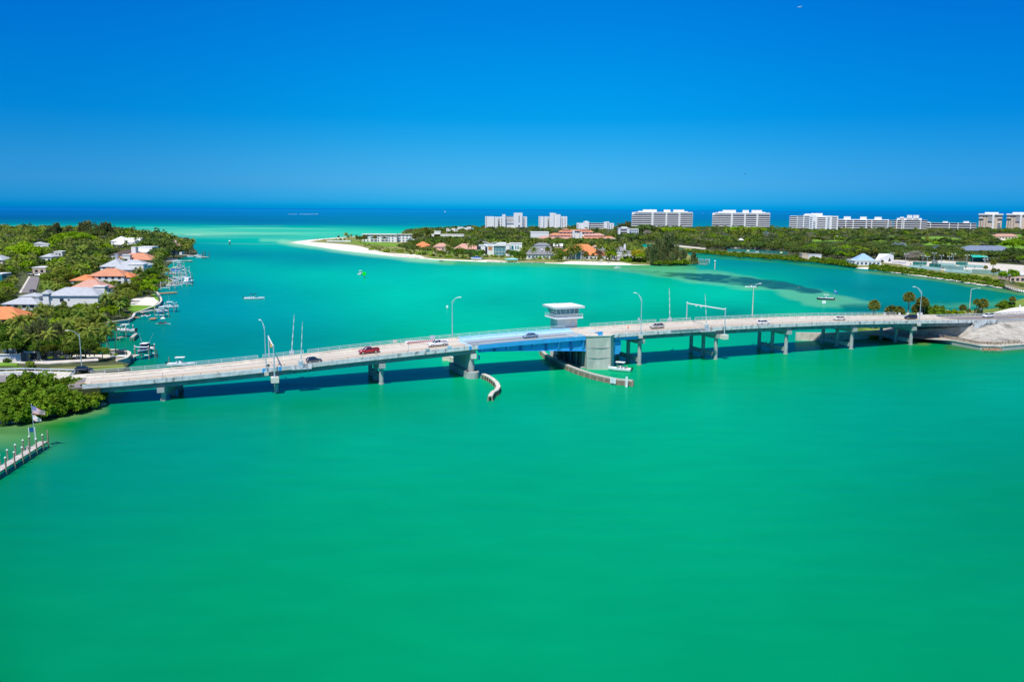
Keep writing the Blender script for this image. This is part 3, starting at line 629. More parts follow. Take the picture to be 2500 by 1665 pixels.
for u, du in ((-95, 5.0), (-67.4, 1.5), (-39.1, 0), (43.3, 0), (72, 0), (100.6, 0), (129.4, 0), (157.5, 0)): pier(u, du)
# rest pier of the lifting span: solid wall on a footing
u = -12.6; top = ztop(u) - 2.46; c = MB(); c.b6(u - 0.9, u + 0.9, 0.2, vfar(u) - 1.5, -2, top); c.tube((u, 0.2, -2), (u, 0.2, top), 0.9, n=16); c.build('pier_wall', M['pier'], bridge)
c = MB(); c.b6(u - 1.9, u + 1.9, -0.8, vfar(u) - 0.4, -2, 1.9); c.tube((u, -0.8, -2), (u, -0.8, 1.9), 1.9, n=20); c.build('pier_footing', M['pier'], bridge)
c = MB(); c.b6(u - 0.6, u + 1.0, -1.5, 0.4, top - 1.35, top - 0.003); c.build('bearing_block', M['cream'], bridge)
c = MB()
for dz in (0.6, 1.2, 1.8): c.b6(u + 1.1, u + 2.1, -1.3, -0.4, top - dz, top - dz + 0.08)
c.b6(u + 2.0, u + 2.1, -1.3, -0.4, top - 1.8, top - 0.5); c.build('ladder_platform', M['blued'], bridge)
# bascule pier: angled front wall, open back frame
TW = [(22.6, -2.2), (30.6, -4.0), (33.4, -1.4), (33.4, 17.0), (31.0, 17.0), (31.0, 0.4), (24.6, 0.0)]
tz = ztop(27)
c = MB(); c.prism([(24.3, -1.3), (30.9, -3.9), (33.4, -1.2), (33.4, 0.6), (24.5, 0.6)], -2, tz - 0.12, 0, [(23.4, -2.1), (30.7, -3.9), (33.4, -1.2), (33.4, 0.6), (23.8, 0.6)])
c.build('bascule_pier_wall', M['tower'], bridge)
c = MB(); c.prism([(23.2, -2.3), (30.8, -4.08), (33.6, -1.3), (33.6, 0.9), (23.4, 0.9)], tz - 0.118, tz + 0.1); c.build('pier_coping', M['conc'], bridge)
for zz in (3.6, 6.7):
    k = (zz + 2) / (tz + 1.9); xa, ya = 24.3 - .9 * k, -1.3 - .8 * k; xb, yb = 30.9 - .2 * k, -3.9
    c = MB(); c.prism([(xa, ya - .015), (xb, yb - .015), (xb, yb + .1), (xa, ya + .1)], zz, zz + 0.06); c.build('form_joint', M['girder'], bridge)
c = MB(); c.b6(31.0, 33.4, 0.7, 17.0, -2, tz - 2.0); c.build('pier_back_wall', M['pier'], bridge)
c = MB(); c.b6(22.8, 30.9, 17.0, 19.2, -2, tz - 2.0); c.build('pier_side_wall', M['pier'], bridge)
for k in range(4):                         # fender frame panels in front of the machinery pit
    v0 = 1.2 + k * 4.1; c = MB(); uu = 23.6 - 0.12 * k
    for i in range(5): c.b6(uu - 0.08, uu + 0.08, v0 + i * 0.72, v0 + i * 0.72 + 0.12, 0.6, tz - 3.4)
    for i in range(7): c.b6(uu - 0.1, uu + 0.06, v0, v0 + 3.0, 0.8 + i * 0.85, 0.92 + i * 0.85)
    c.build('pit_screen', M['woodd'], bridge)
    c = MB(); c.b6(uu + 0.5, uu + 0.9, v0 + 3.05, v0 + 3.9, -2, tz - 2.3); c.build('pit_column', M['girder'], bridge)
    c = MB(); c.b6(uu + 0.6, uu + 0.7, v0 + 0.1, v0 + 2.9, 0.7, tz - (3.0 if k == 2 else 5.2)); c.build('pit_panel', M['bluel' if k == 2 else 'cream'], bridge)
c = MB(); c.b6(23.2, 31.0, 0.7, 17.0, -2, 0.6); c.build('pier_base', M['pier'], bridge)
c = MB(); c.b6(27.0, 28.6, -2.7, -2.55, ztop(27) + 0.1, ztop(27) + 1.25); c.build('rail_panel', M['blue'], bridge)
for uu in (20.6, 7.0):
    c = MB(); c.b6(uu, uu + 1.8, VN - 0.12, VN - 0.04, ztop(uu) + 0.0, ztop(uu) + 0.62); c.build('nameplate', M['bluel'], bridge)
for uu, m_ in ((-20.5, 'bluel'), (-26.9, 'galv')):
    c = MB(); c.b6(uu, uu + 1.3, VN - 0.1, VN - 0.02, ztop(uu) + 0.05, ztop(uu) + 0.6); c.build('nameplate', M[m_], bridge)
c = MB(); c.b6(53.5, 66.5, VN - 0.16, VN - 0.04, ztop(60) - 0.5, ztop(60) - 0.1); c.build('cable_tray', M['dkrail'], bridge)
for uu in (-70.9, -66.8, -13.9):
    c = MB(); c.b6(uu, uu + 0.7, VN - 0.06, VN - 0.006, ztop(uu) - 1.1, ztop(uu) + 0.0); c.build('recess_panel', M['blue'], bridge)
# warning stripes on the far kerb near the lifting span
for k in range(20):
    uu = -27.6 + k * 0.62; c = MB(); v = vfar(uu) - 0.42; z = zroad(uu)
    c.add([(uu, v, z + 0.22), (uu + 0.3, v, z + 0.22), (uu + 0.62, v, z + 0.95), (uu + 0.32, v, z + 0.95)], [(0, 1, 2, 3)])
    c.build('warning_stripe', M['red'], bridge)
c = MB(); c.b6(-28.2, -14.6, vfar(-20) - 0.41, vfar(-20) - 0.37, zroad(-21) + 0.20, zroad(-21) + 1.0); c.build('warning_board', M['white'], bridge)

# ------------------------------------------------------------------ bridge tender's house
zt = ztop(31)
HU = min(range(150, 400), key=lambda k: abs(proj(*B(k / 10 - 0.1, 16.3, 10))[0] - 1385)) / 10
hs = thing('tender_house', "white flat-roofed bridge tender's house with slanted teal windows beside the lifting span", 'control tower', B(HU, 16.2, 0), BA)
c = MB(); c.b6(-3.6, 3.4, 0.1, 5.6, -1, zt + 3.0); c.build('wall', M['cream'], hs)
c = MB(); c.b6(1.4, 2.3, 0.02, 0.12, zt - 0.5, zt + 1.9); c.build('door', M['galv'], hs)
c = MB(); c.b6(-5.0, 4.8, -1.3, 7.0, zt + 3.0, zt + 3.45); c.build('balcony', M['white'], hs)
c = MB(); c.b6(-3.8, 3.6, 0.0, 5.8, zt + 3.45, zt + 4.35); c.build('cabin_wall', M['cream'], hs)
c = MB(); c.prism([(-3.8, 0.0), (3.6, 0.0), (3.6, 5.8), (-3.8, 5.8)], zt + 4.35, zt + 6.3, 0, [(-4.7, -0.6), (3.7, -0.6), (3.7, 6.2), (-4.7, 6.2)]); c.build('window', M['tealglass'], hs)
for t in (0.0, 0.17, 0.42, 0.6, 0.8, 1.0): c = MB(); c.tube((-3.8 + 7.4 * t, -0.04, zt + 4.35), (-4.7 + 8.4 * t, -0.64, zt + 6.3), 0.07, n=4); c.build('mullion', M['white'], hs)
for t in (0.33, 0.66, 1.0): c = MB(); c.tube((-3.84, 5.8 * t, zt + 4.35), (-4.74, -0.6 + 6.8 * t, zt + 6.3), 0.07, n=4); c.build('mullion', M['white'], hs)
c = MB(); c.prism([(-5.6, -1.8), (5.0, -1.8), (5.0, 7.4), (-5.6, 7.4)], zt + 6.3, zt + 6.95, 0, [(-5.75, -1.95), (5.15, -1.95), (5.15, 7.55), (-5.75, 7.55)]); c.prism([(-5.2, -1.4), (4.6, -1.4), (4.6, 7.0), (-5.2, 7.0)], zt + 6.95, zt + 7.15); c.build('roof', M['white'], hs)
c = MB()
for hh in (0.5, 1.0):
    c.path([(4.7, 6.9, zt + 3.45 + hh), (4.7, -1.2, zt + 3.45 + hh), (-4.9, -1.2, zt + 3.45 + hh), (-4.9, 6.9, zt + 3.45 + hh)], 0.05, 4)
for x in (-4.9, -2.5, 0, 2.4, 4.7): c.tube((x, -1.2, zt + 3.45), (x, -1.2, zt + 4.5), 0.05, n=4)
for y in (1.5, 4.2, 6.9):
    for x in (-4.9, 4.7): c.tube((x, y, zt + 3.45), (x, y, zt + 4.5), 0.05, n=4)
c.build('railing', M['rail'], hs)
c = MB(); c.tube((-4.6, 1, zt + 7.1), (-4.6, 1, zt + 7.9), 0.06, n=5); c.ball((-4.6, 1, zt + 7.9), 0.16); c.build('antenna', M['white'], hs)

# ------------------------------------------------------------------ bridge furniture
def u_at(px, v, dz=0.0):
    best = min(range(-1150, 2000), key=lambda k: abs(proj(*B(k / 10, v, zroad(k / 10) + dz))[0] - px)); return best / 10
def lamp(label, px, pyb, zb, ht, arm_to, group='street lamps along the bridge', conc=False, loc=None):
    """arm_to: (dx, dy, dz) of the lamp head relative to the pole top"""
    x, y, _ = loc or P(px, pyb, zb)
    t = thing('street_lamp', label, 'street lamp', (x, y, zb), 0, group)
    m_ = M['conc'] if conc else M['galv']
    c = MB(); c.tube((0, 0, 0), (0, 0, ht), 0.2 if conc else 0.15, 0.09, n=8); c.box((0, 0, 0.3), (0.5, 0.5, 0.6)); c.build('pole', m_, t)
    a = Vector(arm_to); c = MB()
    pts = [Vector((0, 0, ht - 0.2)) + Vector((a.x * s, a.y * s, a.z * (1 - (1 - s) ** 1.8))) for s in (0, .25, .5, .75, 1)]
    c.path(pts, 0.06, 6)
    if not conc: c.path([Vector((0, 0, ht - 1.1)), pts[2]], 0.045, 5)
    c.build('arm', M['galv'], t)
    h = pts[-1]; d = Vector((a.x, a.y, 0)).normalized()
    c = MB(); c.loft([[tuple(h + d * s + Vector((-d.y, d.x, 0)) * w_ * math.cos(k * math.pi / 4) + Vector((0, 0, 0.16 * w_ * 3 * math.sin(k * math.pi / 4)))) for k in range(8)] for s, w_ in ((-0.15, 0.08), (0.15, 0.22), (0.55, 0.27), (0.95, 0.14))])
    c.build('lamp_head', M['white'], t); return t
cu, su = math.cos(BA), math.sin(BA)
def dirv(du, dv): return (cu * du - su * dv, su * du + cu * dv)
IN = dirv(0, 1); OUTW = dirv(0, -1)
def lamp_uv(label, u, v, ptop_px, zb=None, **k):
    """lamp at bridge coordinates; height measured from the photo row of its pole top"""
    x, y, _ = B(u, v); zb = zb if zb is not None else zroad(u) + 0.1
    zt_ = ZT(ptop_px[0], ptop_px[1], y); return x, y, zb, zt_ - zb
for lab, u, v, top_, arm, cc in (
    ('tall grey lamp pole on the near parapet, leftmost of the pair beside the left signal gantry', u_at(650, VN - 0.5), VN - 0.5, (646.5, 798), 'in', False),
    ('grey lamp pole on the near parapet, just right of the grey bascule pier', u_at(1564.5, VN - 0.5), VN - 0.5, (1565, 729), 'in', False),
    ('grey curved lamp pole rising from the near parapet above the rightmost bridge pier', u_at(2244, VN - 0.5), VN - 0.5, (2248.6, 712), 'in', False),
    ('grey lamp pole on the far side next to the red and white warning stripes', u_at(1104.5, 15.5), None, (1104, 735), 'right', False),
    ('concrete-coloured lamp pole on the far parapet between the gantry and the white car', u_at(1836.6, 15.6), None, (1840, 700), 'right', True)):
    vv = vfar(u) + 0.1 if v is None else v
    zb = zroad(u) - (0.2 if v is not None else 0.0)
    x, y, zb, ht = lamp_uv(lab, u, vv, top_, zb)
    if arm == 'in': d_ = (IN[0] * 2.3 - cu * 0.7, IN[1] * 2.3 - su * 0.7, 1.7)
    else: d_ = (cu * 2.0, su * 2.0 - 0.5, 1.3)
    t = lamp(lab, 0, 0, zb, ht, d_, conc=cc, loc=(x, y, zb))
    if v is not None:
        c = MB(); c.box((0, 0, -0.35), (1.0, 0.9, 0.9), BA); c.build('pedestal', M['conc'], t)
def gate(label, u, near, lean_px_top):
    vv = VN - 0.9 if near else vfar(u) + 0.5
    x, y, _ = B(u, vv); z = zroad(u) + 0.2
    t = thing('barrier_gate', label, 'barrier gate', (x, y, z), BA, 'raised barrier gates on the bridge')
    zt_ = ZT(lean_px_top[0], lean_px_top[1], y); xt = A(lean_px_top[0], y)[0]
    c = MB(); c.b6(-0.45, 0.45, -0.4, 0.4, 0, 1.6); c.b6(-0.6, -0.45, -0.25, 0.25, 0.4, 1.9); c.b6(0.45, 0.6, -0.25, 0.25, 0.4, 1.9); c.build('housing', M['galv'], t)
    L = zt_ - z - 1.2; dxw = xt - x
    dl = (dxw * cu, -dxw * su)
    c = MB(); n = 10
    for k in range(n):
        a_ = k / n; b_ = (k + 1) / n
        c.tube((dl[0] * a_, dl[1] * a_, 1.2 + L * a_), (dl[0] * b_, dl[1] * b_, 1.2 + L * b_), 0.13 - 0.06 * a_, 0.13 - 0.06 * b_, 6, k % 2)
    c.build('gate_arm', [M['white'], M['galv']], t)
    if near:
        c = MB(); c.b6(-2.6, 2.6, -1.3, 0.55, -0.35, -0.2); c.build('platform', M['galv'], t)
        c = MB()
        for hh in (0.35, 0.7): c.path([(-2.6, 0.5, hh - 0.2), (-2.6, -1.3, hh - 0.2), (2.6, -1.3, hh - 0.2), (2.6, 0.5, hh - 0.2)], 0.03, 4)
        for xx in (-2.6, -1.3, 0, 1.3, 2.6): c.tube((xx, -1.3, -0.3), (xx, -1.3, 0.5), 0.03, n=4)
        c.build('platform_rail', M['rail'], t)
        c = MB(); c.b6(1.1, 1.7, -0.9, -0.3, -0.2, 0.9); c.b6(-1.7, -1.2, -0.9, -0.4, -0.2, 0.5); c.build('control_box', M['dkrail'], t)
    return t
gate('upright barrier arm on a railed side platform, left of the dark hatchback', u_at(735, VN - 0.9), True, (731, 786))
gate('upright barrier arm behind the far rail, rightmost of the two near the left signal gantry', u_at(712.5, 14.5), False, (711, 768))
gate('upright striped barrier arm behind the far rail between the lamp pole and the right gantry', u_at(1635, 16.1), False, (1639, 703))
gate('upright striped barrier arm on a railed side platform under the right gantry beam', u_at(1725, VN - 0.9), True, (1728, 718))
def gantry(label, u_near, u_far, zt_near, zt_far, sig):
    a = B(u_near, VN - 0.9, ztop(u_near) - 2.4); b = B(u_far, vfar(u_far) + 0.2, zroad(u_far))
    t = thing('signal_gantry', label, 'signal gantry', (a[0], a[1], a[2]), 0, 'signal gantries over the bridge road')
    L = lambda p: (p[0] - a[0], p[1] - a[1], p[2] - a[2])
    c = MB(); c.tube((0, 0, 0), L((a[0], a[1], zt_near)), 0.2, 0.15, 8); c.box((0, 0, 0.1), (0.7, 0.7, 0.2)); c.ball(L((a[0], a[1], zt_near)), 0.25); c.build('post', M['galv'], t)
    c = MB(); c.tube(L(b), L((b[0], b[1], zt_far)), 0.2, 0.15, 8); c.ball(L((b[0], b[1], zt_far)), 0.25); c.build('post', M['galv'], t)
    p, q = Vector(L((a[0], a[1], zt_near - 0.25))), Vector(L((b[0], b[1], zt_far - 0.25)))
    c = MB(); c.tube(p, q, 0.17, n=8); c.build('beam', M['white'], t)
    c = MB(); c.box((0, 0, -0.75), (1.9, 1.9, 1.45), BA); c.build('pedestal', M['cream'], t)
    for s in sig:
        k = p.lerp(q, s); c = MB(); hs_ = 1.1 if s < 0.6 else 0.35; c.box((k.x, k.y, k.z - 0.2 - hs_ / 2), (0.45, 0.35, hs_), BA); c.b6(k.x - 0.08, k.x + 0.08, k.y - 0.05, k.y + 0.05, k.z - 0.25, k.z); c.build('signal_head', M['yellow'] if s < 0.6 else M['white'], t)
def zat_uv(pxy, u, v): return ZT(pxy[0], pxy[1], B(u, v)[1])
gantry('white signal gantry over the road above the second pier, with hanging yellow signal heads', -68.0, u_at(658, 13.9), zat_uv((672, 844), -68.0, VN - 0.9), zat_uv((655.6, 822), -68.6, vfar(-68.6)), (0.42, 0.5))
gantry('white signal gantry spanning the right part of the bridge beside a raised barrier arm', 73.2, u_at(1675.8, 15.8), zat_uv((1765, 754), 73.2, VN - 0.9), zat_uv((1676.6, 738), 74.4, vfar(74)), (0.62, 0.75))
def post_sign(name, label, loc, h, w_, hh, m_, rz=BA, group=None, two=False, back=None):
    t = thing(name, label, 'sign', loc, rz, group)
    c = MB()
    for x in ((-w_ * 0.35, w_ * 0.35) if two else (0,)): c.tube((x, 0, 0), (x, 0, h), 0.05, n=5)
    c.build('post', M['galv'], t)
    c = MB(); c.b6(-w_ / 2, w_ / 2, -0.09, -0.055, h - hh, h); c.build('sign_panel', m_, t); return t
x, y, _ = B(52.0, vfar(52)); post_sign('road_sign', 'small square road sign on a thin post at the far rail, left of the silver car', (x, y, ztop(52)), 1.9, 0.7, 0.9, M['galv'])
x, y, _ = B(-31.6, VN + 0.3); post_sign('lane_post', 'thin dark post on the near parapet between the red and the white pickup', (x, y, zroad(-31.6)), 3.2, 0.12, 0.3, M['dkrail'])
x, y, _ = B(-19.6, vfar(-20) - 0.05); post_sign('road_sign', 'grey back of a road sign on the far rail between warning stripes and lamp pole', (x, y, zroad(-20) + 0.2), 1.9, 1.5, 1.4, M['galv'], two=True)
x, y, _ = B(-31.2, vfar(-31) - 0.05); post_sign('road_sign', 'pale square sign at the left end of the red and white warning stripes', (x, y, zroad(-31) + 0.2), 1.7, 1.3, 0.9, M['conc'], two=True)
x, y, _ = B(-69.4, VN + 0.3); post_sign('road_sign', 'small dark box sign on the near parapet between lamp pole and signal gantry', (x, y, zroad(-69.4) + 0.3), 1.5, 0.9, 0.7, M['dkrail'])
# traffic cone
t = thing('traffic_cone', 'orange channelizer cone at the kerb in front of the silver car', 'traffic cone', (*B(42.9 + 3.0, vfar(46) - 3.7)[:2], zroad(46) + 0.008), BA)
c = MB(); c.tube((0, 0, 0.06), (0, 0, 1.15), 0.2, 0.07, 8); c.build('cone_body', M['orangec'], t)
c = MB(); c.b6(-0.28, 0.28, -0.28, 0.28, 0, 0.06); c.build('cone_base', M['black'], t)

# ------------------------------------------------------------------ channel fenders (timber guide walls)
def fender(label, pts, z1, m_top, m_side, n_pile, name='channel_fender', rails=(0.35, 0.95, 1.55)):
    a = pts[0]; t = thing(name, label, 'fender', (a[0], a[1], 0), 0, 'curved fenders guiding boats under the lifting span')
    q = [(p[0] - a[0], p[1] - a[1]) for p in pts]
    # resample
    seg = []; 
    for i in range(len(q) - 1):
        n = 6
        for k in range(n): s = k / n; seg.append((q[i][0] * (1 - s) + q[i + 1][0] * s, q[i][1] * (1 - s) + q[i + 1][1] * s))
    seg.append(q[-1])
    def off(w):
        r = []
        for i, p in enumerate(seg):
            p0 = seg[max(0, i - 1)]; p1 = seg[min(len(seg) - 1, i + 1)]; d = Vector((p1[0] - p0[0], p1[1] - p0[1])).normalized(); r.append((p[0] - d.y * w, p[1] + d.x * w))
        return r
    L, Rr = off(0.55), off(-0.55)
    c = MB(); c.loft([[(l[0], l[1], z1 - 0.3), (l[0], l[1], z1), (r[0], r[1], z1), (r[0], r[1], z1 - 0.3)] for l, r in zip(L, Rr)]); c.build('cap_beam', m_top, t)
    for sd_, oo in (('', L), ('', Rr)):
        c = MB()
        for zz in rails:
            if zz > z1 - 0.35: continue
            c.loft([[(p[0] * 1.0, p[1], zz - 0.16), (p[0], p[1], zz + 0.16), (p[0] + 0.12, p[1] + 0.05, zz + 0.16), (p[0] + 0.12, p[1] + 0.05, zz - 0.16)] for p in oo])
        c.build('wale', m_side, t)
    step = max(1, len(seg) // n_pile)
    for i in range(0, len(seg), step):
        for oo, w in ((L, 0.75), (Rr, 0.75)):
            p = seg[i]; k = (p[0] + (oo[i][0] - p[0]) * w, p[1] + (oo[i][1] - p[1]) * w)
            c = MB(); c.tube((k[0] + (oo[i][0] - p[0]) * 0.6, k[1] + (oo[i][1] - p[1]) * 0.6, -1.5), (k[0], k[1], z1 - 0.3), 0.24, n=6); c.build('pile', M['conc'] if m_side is M['conc'] else M['wood'], t)
    return t
fender('concrete-capped fender curving out from the blue span\'s rest pier, its near half',
       [P(x, y, 1.45)[:2] for x, y in ((1180, 912), (1192, 917), (1203, 924), (1213, 933), (1217, 943), (1212, 951), (1203, 956), (1197, 965))], 1.45, M['conc'], M['woodd'], 14, rails=(0.4, 1.0))
fender('concrete-capped fender with leaning piles showing behind the rest pier',
       [P(x, y, 1.45)[:2] for x, y in ((1082, 869), (1092, 869), (1102, 871), (1114, 876), (1127, 882))], 1.45, M['conc'], M['conc'], 9, rails=(0.5,))
fn = fender('long dark timber fender curving from behind the grey pier out to the white notice boards',
       [P(x, y, 1.65)[:2] for x, y in ((1322, 853), (1330, 862), (1346, 872), (1368, 883), (1392, 893), (1416, 902), (1445, 911), (1478, 919), (1510, 925), (1545, 928))], 1.65, M['woodg'], M['wood'], 16, rails=(0.22, 0.68, 1.14))
def board(label, pxa, pya, pxb, pyb, zz0, zz1, dy=-1.2, name='notice_board'):
    a = P(pxa, pya, 1.65); b = P(pxb, pyb, 1.65); cx, cy = (a[0] + b[0]) / 2, (a[1] + b[1]) / 2
    w_ = math.hypot(b[0] - a[0], b[1] - a[1]); t = thing(name, label, 'sign', (cx, cy + dy, 0), math.atan2(b[1] - a[1], b[0] - a[0]), 'white boards on the timber fender')
    c = MB(); c.b6(-w_ / 2, w_ / 2, -0.05, 0.05, zz0, zz1); c.build('sign_panel', M['signw'], t)
    c = MB()
    for x in (-w_ * 0.3, w_ * 0.3): c.tube((x, 0.12, -1), (x, 0.12, zz1 - 0.1), 0.07, n=5)
    c.build('post', M['galv'], t)
    c = MB()
    for k in range(5 if zz1 - zz0 < 2.2 else 8):
        zz = zz1 - 0.25 - k * 0.28
        if zz > zz0 + 0.1: c.b6(-w_ * 0.36, w_ * (0.3 + 0.05 * ((k * 7) % 3 - 1)), -0.062, -0.052, zz - 0.05, zz + 0.05)
    c.build('lettering', M['galv'], t); return t
board('square white notice board fixed to the side of the curved timber fender', 1489, 922, 1502, 924.5, 0.4, 1.9)
board('tall narrow white clearance gauge board at the outer end of the timber fender', 1526, 928, 1531, 928.5, -0.3, 2.9, name='clearance_gauge')
t = thing('service_platform', 'small dark steel railed platform where the timber fender meets the pier screens', 'platform', (*B(21.6, 12.0)[:2], 0), BA)
c = MB(); c.b6(-1.6, 1.6, -1.6, 1.6, 2.2, 2.35); c.build('floor', M['woodd'], t)
c = MB()
for hh in (0.6, 1.2):
    c.path([(-1.6, -1.6, 2.3 + hh), (1.6, -1.6, 2.3 + hh), (1.6, 1.6, 2.3 + hh), (-1.6, 1.6, 2.3 + hh), (-1.6, -1.6, 2.3 + hh)], 0.05, 4)
for x in (-1.6, 0, 1.6):
    for y in (-1.6, 1.6): c.tube((x, y, -1), (x, y, 3.5), 0.06, n=4)
c.build('railing', M['woodd'], t)
c = MB()
for px_, py_ in ((1526, 917), (1540, 921)):
    pass
# ================================================================== VEGETATION BUILDERS
def rngn(seed): return np.random.RandomState(seed)
def leaf_quads(cent, rad, per, size, rs, up=0.35, aspect=1.5, shell=0.75):
    """leaf-sized quads spread through ellipsoidal clumps; cent (n,3), rad (n,3)"""
    n = len(cent); N = n * per
    c = np.repeat(cent, per, 0); r = np.repeat(rad, per, 0)
    d = rs.normal(size=(N, 3)); d[:, 2] += up; d /= np.linalg.norm(d, axis=1)[:, None]
    rr = shell + (1 - shell) * rs.rand(N, 1) ** 0.5
    rr = np.where(rs.rand(N, 1) < 0.2, rs.rand(N, 1), rr)
    p = c + d * r * rr
    nrm = d + rs.normal(size=(N, 3)) * 0.55; nrm[:, 2] += 0.25; nrm /= np.linalg.norm(nrm, axis=1)[:, None]
    t = np.cross(nrm, rs.normal(size=(N, 3))); t /= np.linalg.norm(t, axis=1)[:, None] + 1e-9
    b = np.cross(nrm, t); s = size * (0.6 + 0.8 * rs.rand(N, 1))
    t = t * s * 0.5 * aspect; b = b * s * 0.5
    return np.stack([p - t - b * 0.5, p - b * 0.0 + t * 0.1 - b, p + t + b * 0.3, p - t * 0.1 + b], 1)
def crown_clumps(rs, n, rx, rz, zc, flat=1.0, cr=0.36, low=-0.35):
    out = []
    while len(out) < n:
        d = rs.normal(size=3); d /= np.linalg.norm(d)
        if d[2] < low: continue
        k = 0.60 + 0.32 * rs.rand()
        out.append((d[0] * rx * k, d[1] * rx * k, zc + d[2] * rz * k))
    c = np.array(out); rr = rx * cr * (0.7 + 0.6 * rs.rand(n))
    return c, np.stack([rr, rr, rr * 0.72 * flat], 1)
def tree_parts(name, label, cat, quads, leafm, trunk_fn, barkm, extra=None):
    t = thing(name, label, cat)
    quad_mesh('crown', quads, leafm, t)
    if trunk_fn:
        c = MB(); trunk_fn(c); c.build('trunk', barkm, t)
    if extra: quad_mesh(extra[0], extra[1], extra[2], t)
    return register_proto(t)
def branchy(h, r, clumps, rs, lean=0.0):
    def f(c):
        top = (lean * h * 0.3, 0, h)
        c.path([(0, 0, -0.4), (lean * h * 0.15, 0, h * 0.5), top], [r * 1.25, r, r * 0.75], 7)
        idx = rs.choice(len(clumps), min(6, len(clumps)), replace=False)
        for i in idx:
            q = clumps[i]; m = ((top[0] + q[0]) / 2, q[1] / 2, (h * 0.9 + q[2]) / 2 + 0.2)
            c.path([(top[0], 0, h * 0.8), m, tuple(q)], [r * 0.6, r * 0.4, r * 0.15], 5)
    return f
# --- each unit tree is life size; placed with a scale near one
def mk_broad(seed, rx=4.2, rz=3.0, zc=5.0, n=26, per=75, size=0.5, leafm='broad', name='broadleaf_tree', cat='tree', tr=0.28, flat=1.0, cr=0.36, low=-0.35):
    rs = rngn(seed); c, r = crown_clumps(rs, n, rx, rz, zc, flat, cr, low)
    # uneven outline: squash some directions
    a = rs.rand() * 6.28; c[:, 0] *= 1 + 0.18 * math.cos(a); c[:, 1] *= 1 + 0.18 * math.sin(a)
    q = leaf_quads(c, r, per, size, rs)
    return tree_parts(name, 'tree', cat, q, LF[leafm], branchy(zc - rz * 0.5, tr, c, rs), M['bark'])
def mk_banyan(seed, rx=13, zc=7.5, leafm='bright', per=120, size=0.6, n=60):
    rs = rngn(seed); out = []; rad = []
    for k in range(n):
        a = rs.rand() * 6.283; rr = rx * math.sqrt(rs.rand()); dome = 1 - (rr / rx) ** 2
        z = zc - 3.0 + dome * 5.0 * (0.55 + 0.45 * rs.rand()); w = 1.8 + 1.6 * rs.rand()
        out.append((rr * math.cos(a), rr * math.sin(a), z)); rad.append((w, w, w * 0.42))
    c = np.array(out); r = np.array(rad); q = leaf_quads(c, r, per, size, rs)
    return tree_parts('banyan_tree', 'tree', 'tree', q, LF[leafm], branchy(4.0, 0.7, c, rs), M['bark'])
def mk_casuarina(seed, rx=4.5, h=16, n=46, per=70, size=0.62):
    rs = rngn(seed); out = []; rad = []; Q = []
    for k in range(n):
        t = rs.rand() ** 0.8; z0 = h * (0.12 + 0.76 * t); w = rx * (1.0 - 0.62 * t ** 1.6) * math.sqrt(rs.rand())
        a = rs.rand() * 6.283; base = np.array([w * math.cos(a), w * math.sin(a), z0])
        d = np.array([math.cos(a) * 0.42, math.sin(a) * 0.42, 1.0]); d /= np.linalg.norm(d); L = 1.6 + 2.2 * rs.rand()
        s = rs.rand(per, 1); off = rs.normal(size=(per, 3)) * (0.62 * (1 - s * 0.75))
        p = base + d * (s - 0.4) * L * 1.5 + off
        dd = d + rs.normal(size=(per, 3)) * 0.4; dd /= np.linalg.norm(dd, axis=1)[:, None]
        b = np.cross(dd, rs.normal(size=(per, 3))); b /= np.linalg.norm(b, axis=1)[:, None]
        dd = dd * size; b = b * size * 0.20
        Q.append(np.stack([p - dd - b, p - dd * 0.2 + b, p + dd + b * 0.4, p + dd * 0.2 - b * 1.2], 1))
    q = np.concatenate(Q)
    return tree_parts('casuarina_tree', 'tree', 'casuarina tree', q, LF['casu'], lambda c: c.path([(0, 0, -0.3), (0.2, 0, h * 0.45), (0, 0.1, h * 0.85)], [0.35, 0.25, 0.08], 6), M['bark'])
def frond(rs, az, el, L, droop, nseg=8, wid=0.55):
    """a feather palm frond: leaflets hang as separate blades on both sides of an arching midrib"""
    pts = []; p = np.zeros(3); a = el
    for k in range(nseg + 1):
        pts.append(p.copy()); st = L / nseg
        p = p + st * np.array([math.cos(az) * math.cos(a), math.sin(az) * math.cos(a), math.sin(a)]); a -= droop / nseg * (0.6 + 0.8 * k / nseg)
    side = np.array([-math.sin(az), math.cos(az), 0]); Q = []
    for k in range(nseg):
        for half in (0, 0.5):
            b0 = pts[k] * (1 - half) + pts[k + 1] * half; b1 = pts[k] * (0.55 - half) + pts[k + 1] * (0.45 + half) if half == 0 else pts[k] * 0.08 + pts[k + 1] * 0.92
            fwd = (pts[k + 1] - pts[k]); fwd /= np.linalg.norm(fwd)
            t = (k + half) / nseg; w = wid * L * 0.42 * (0.35 + 1.0 * math.sin(math.pi * min(1, t * 0.85 + 0.15)) ** 0.8) * 0.55
            for sg in (-1, 1):
                tip = side * sg * w + fwd * w * 0.45 + np.array([0, 0, -w * (0.35 + 0.3 * rs.rand())])
                Q.append([b0, b1, b1 + tip, b0 + tip * 0.92])
    return Q
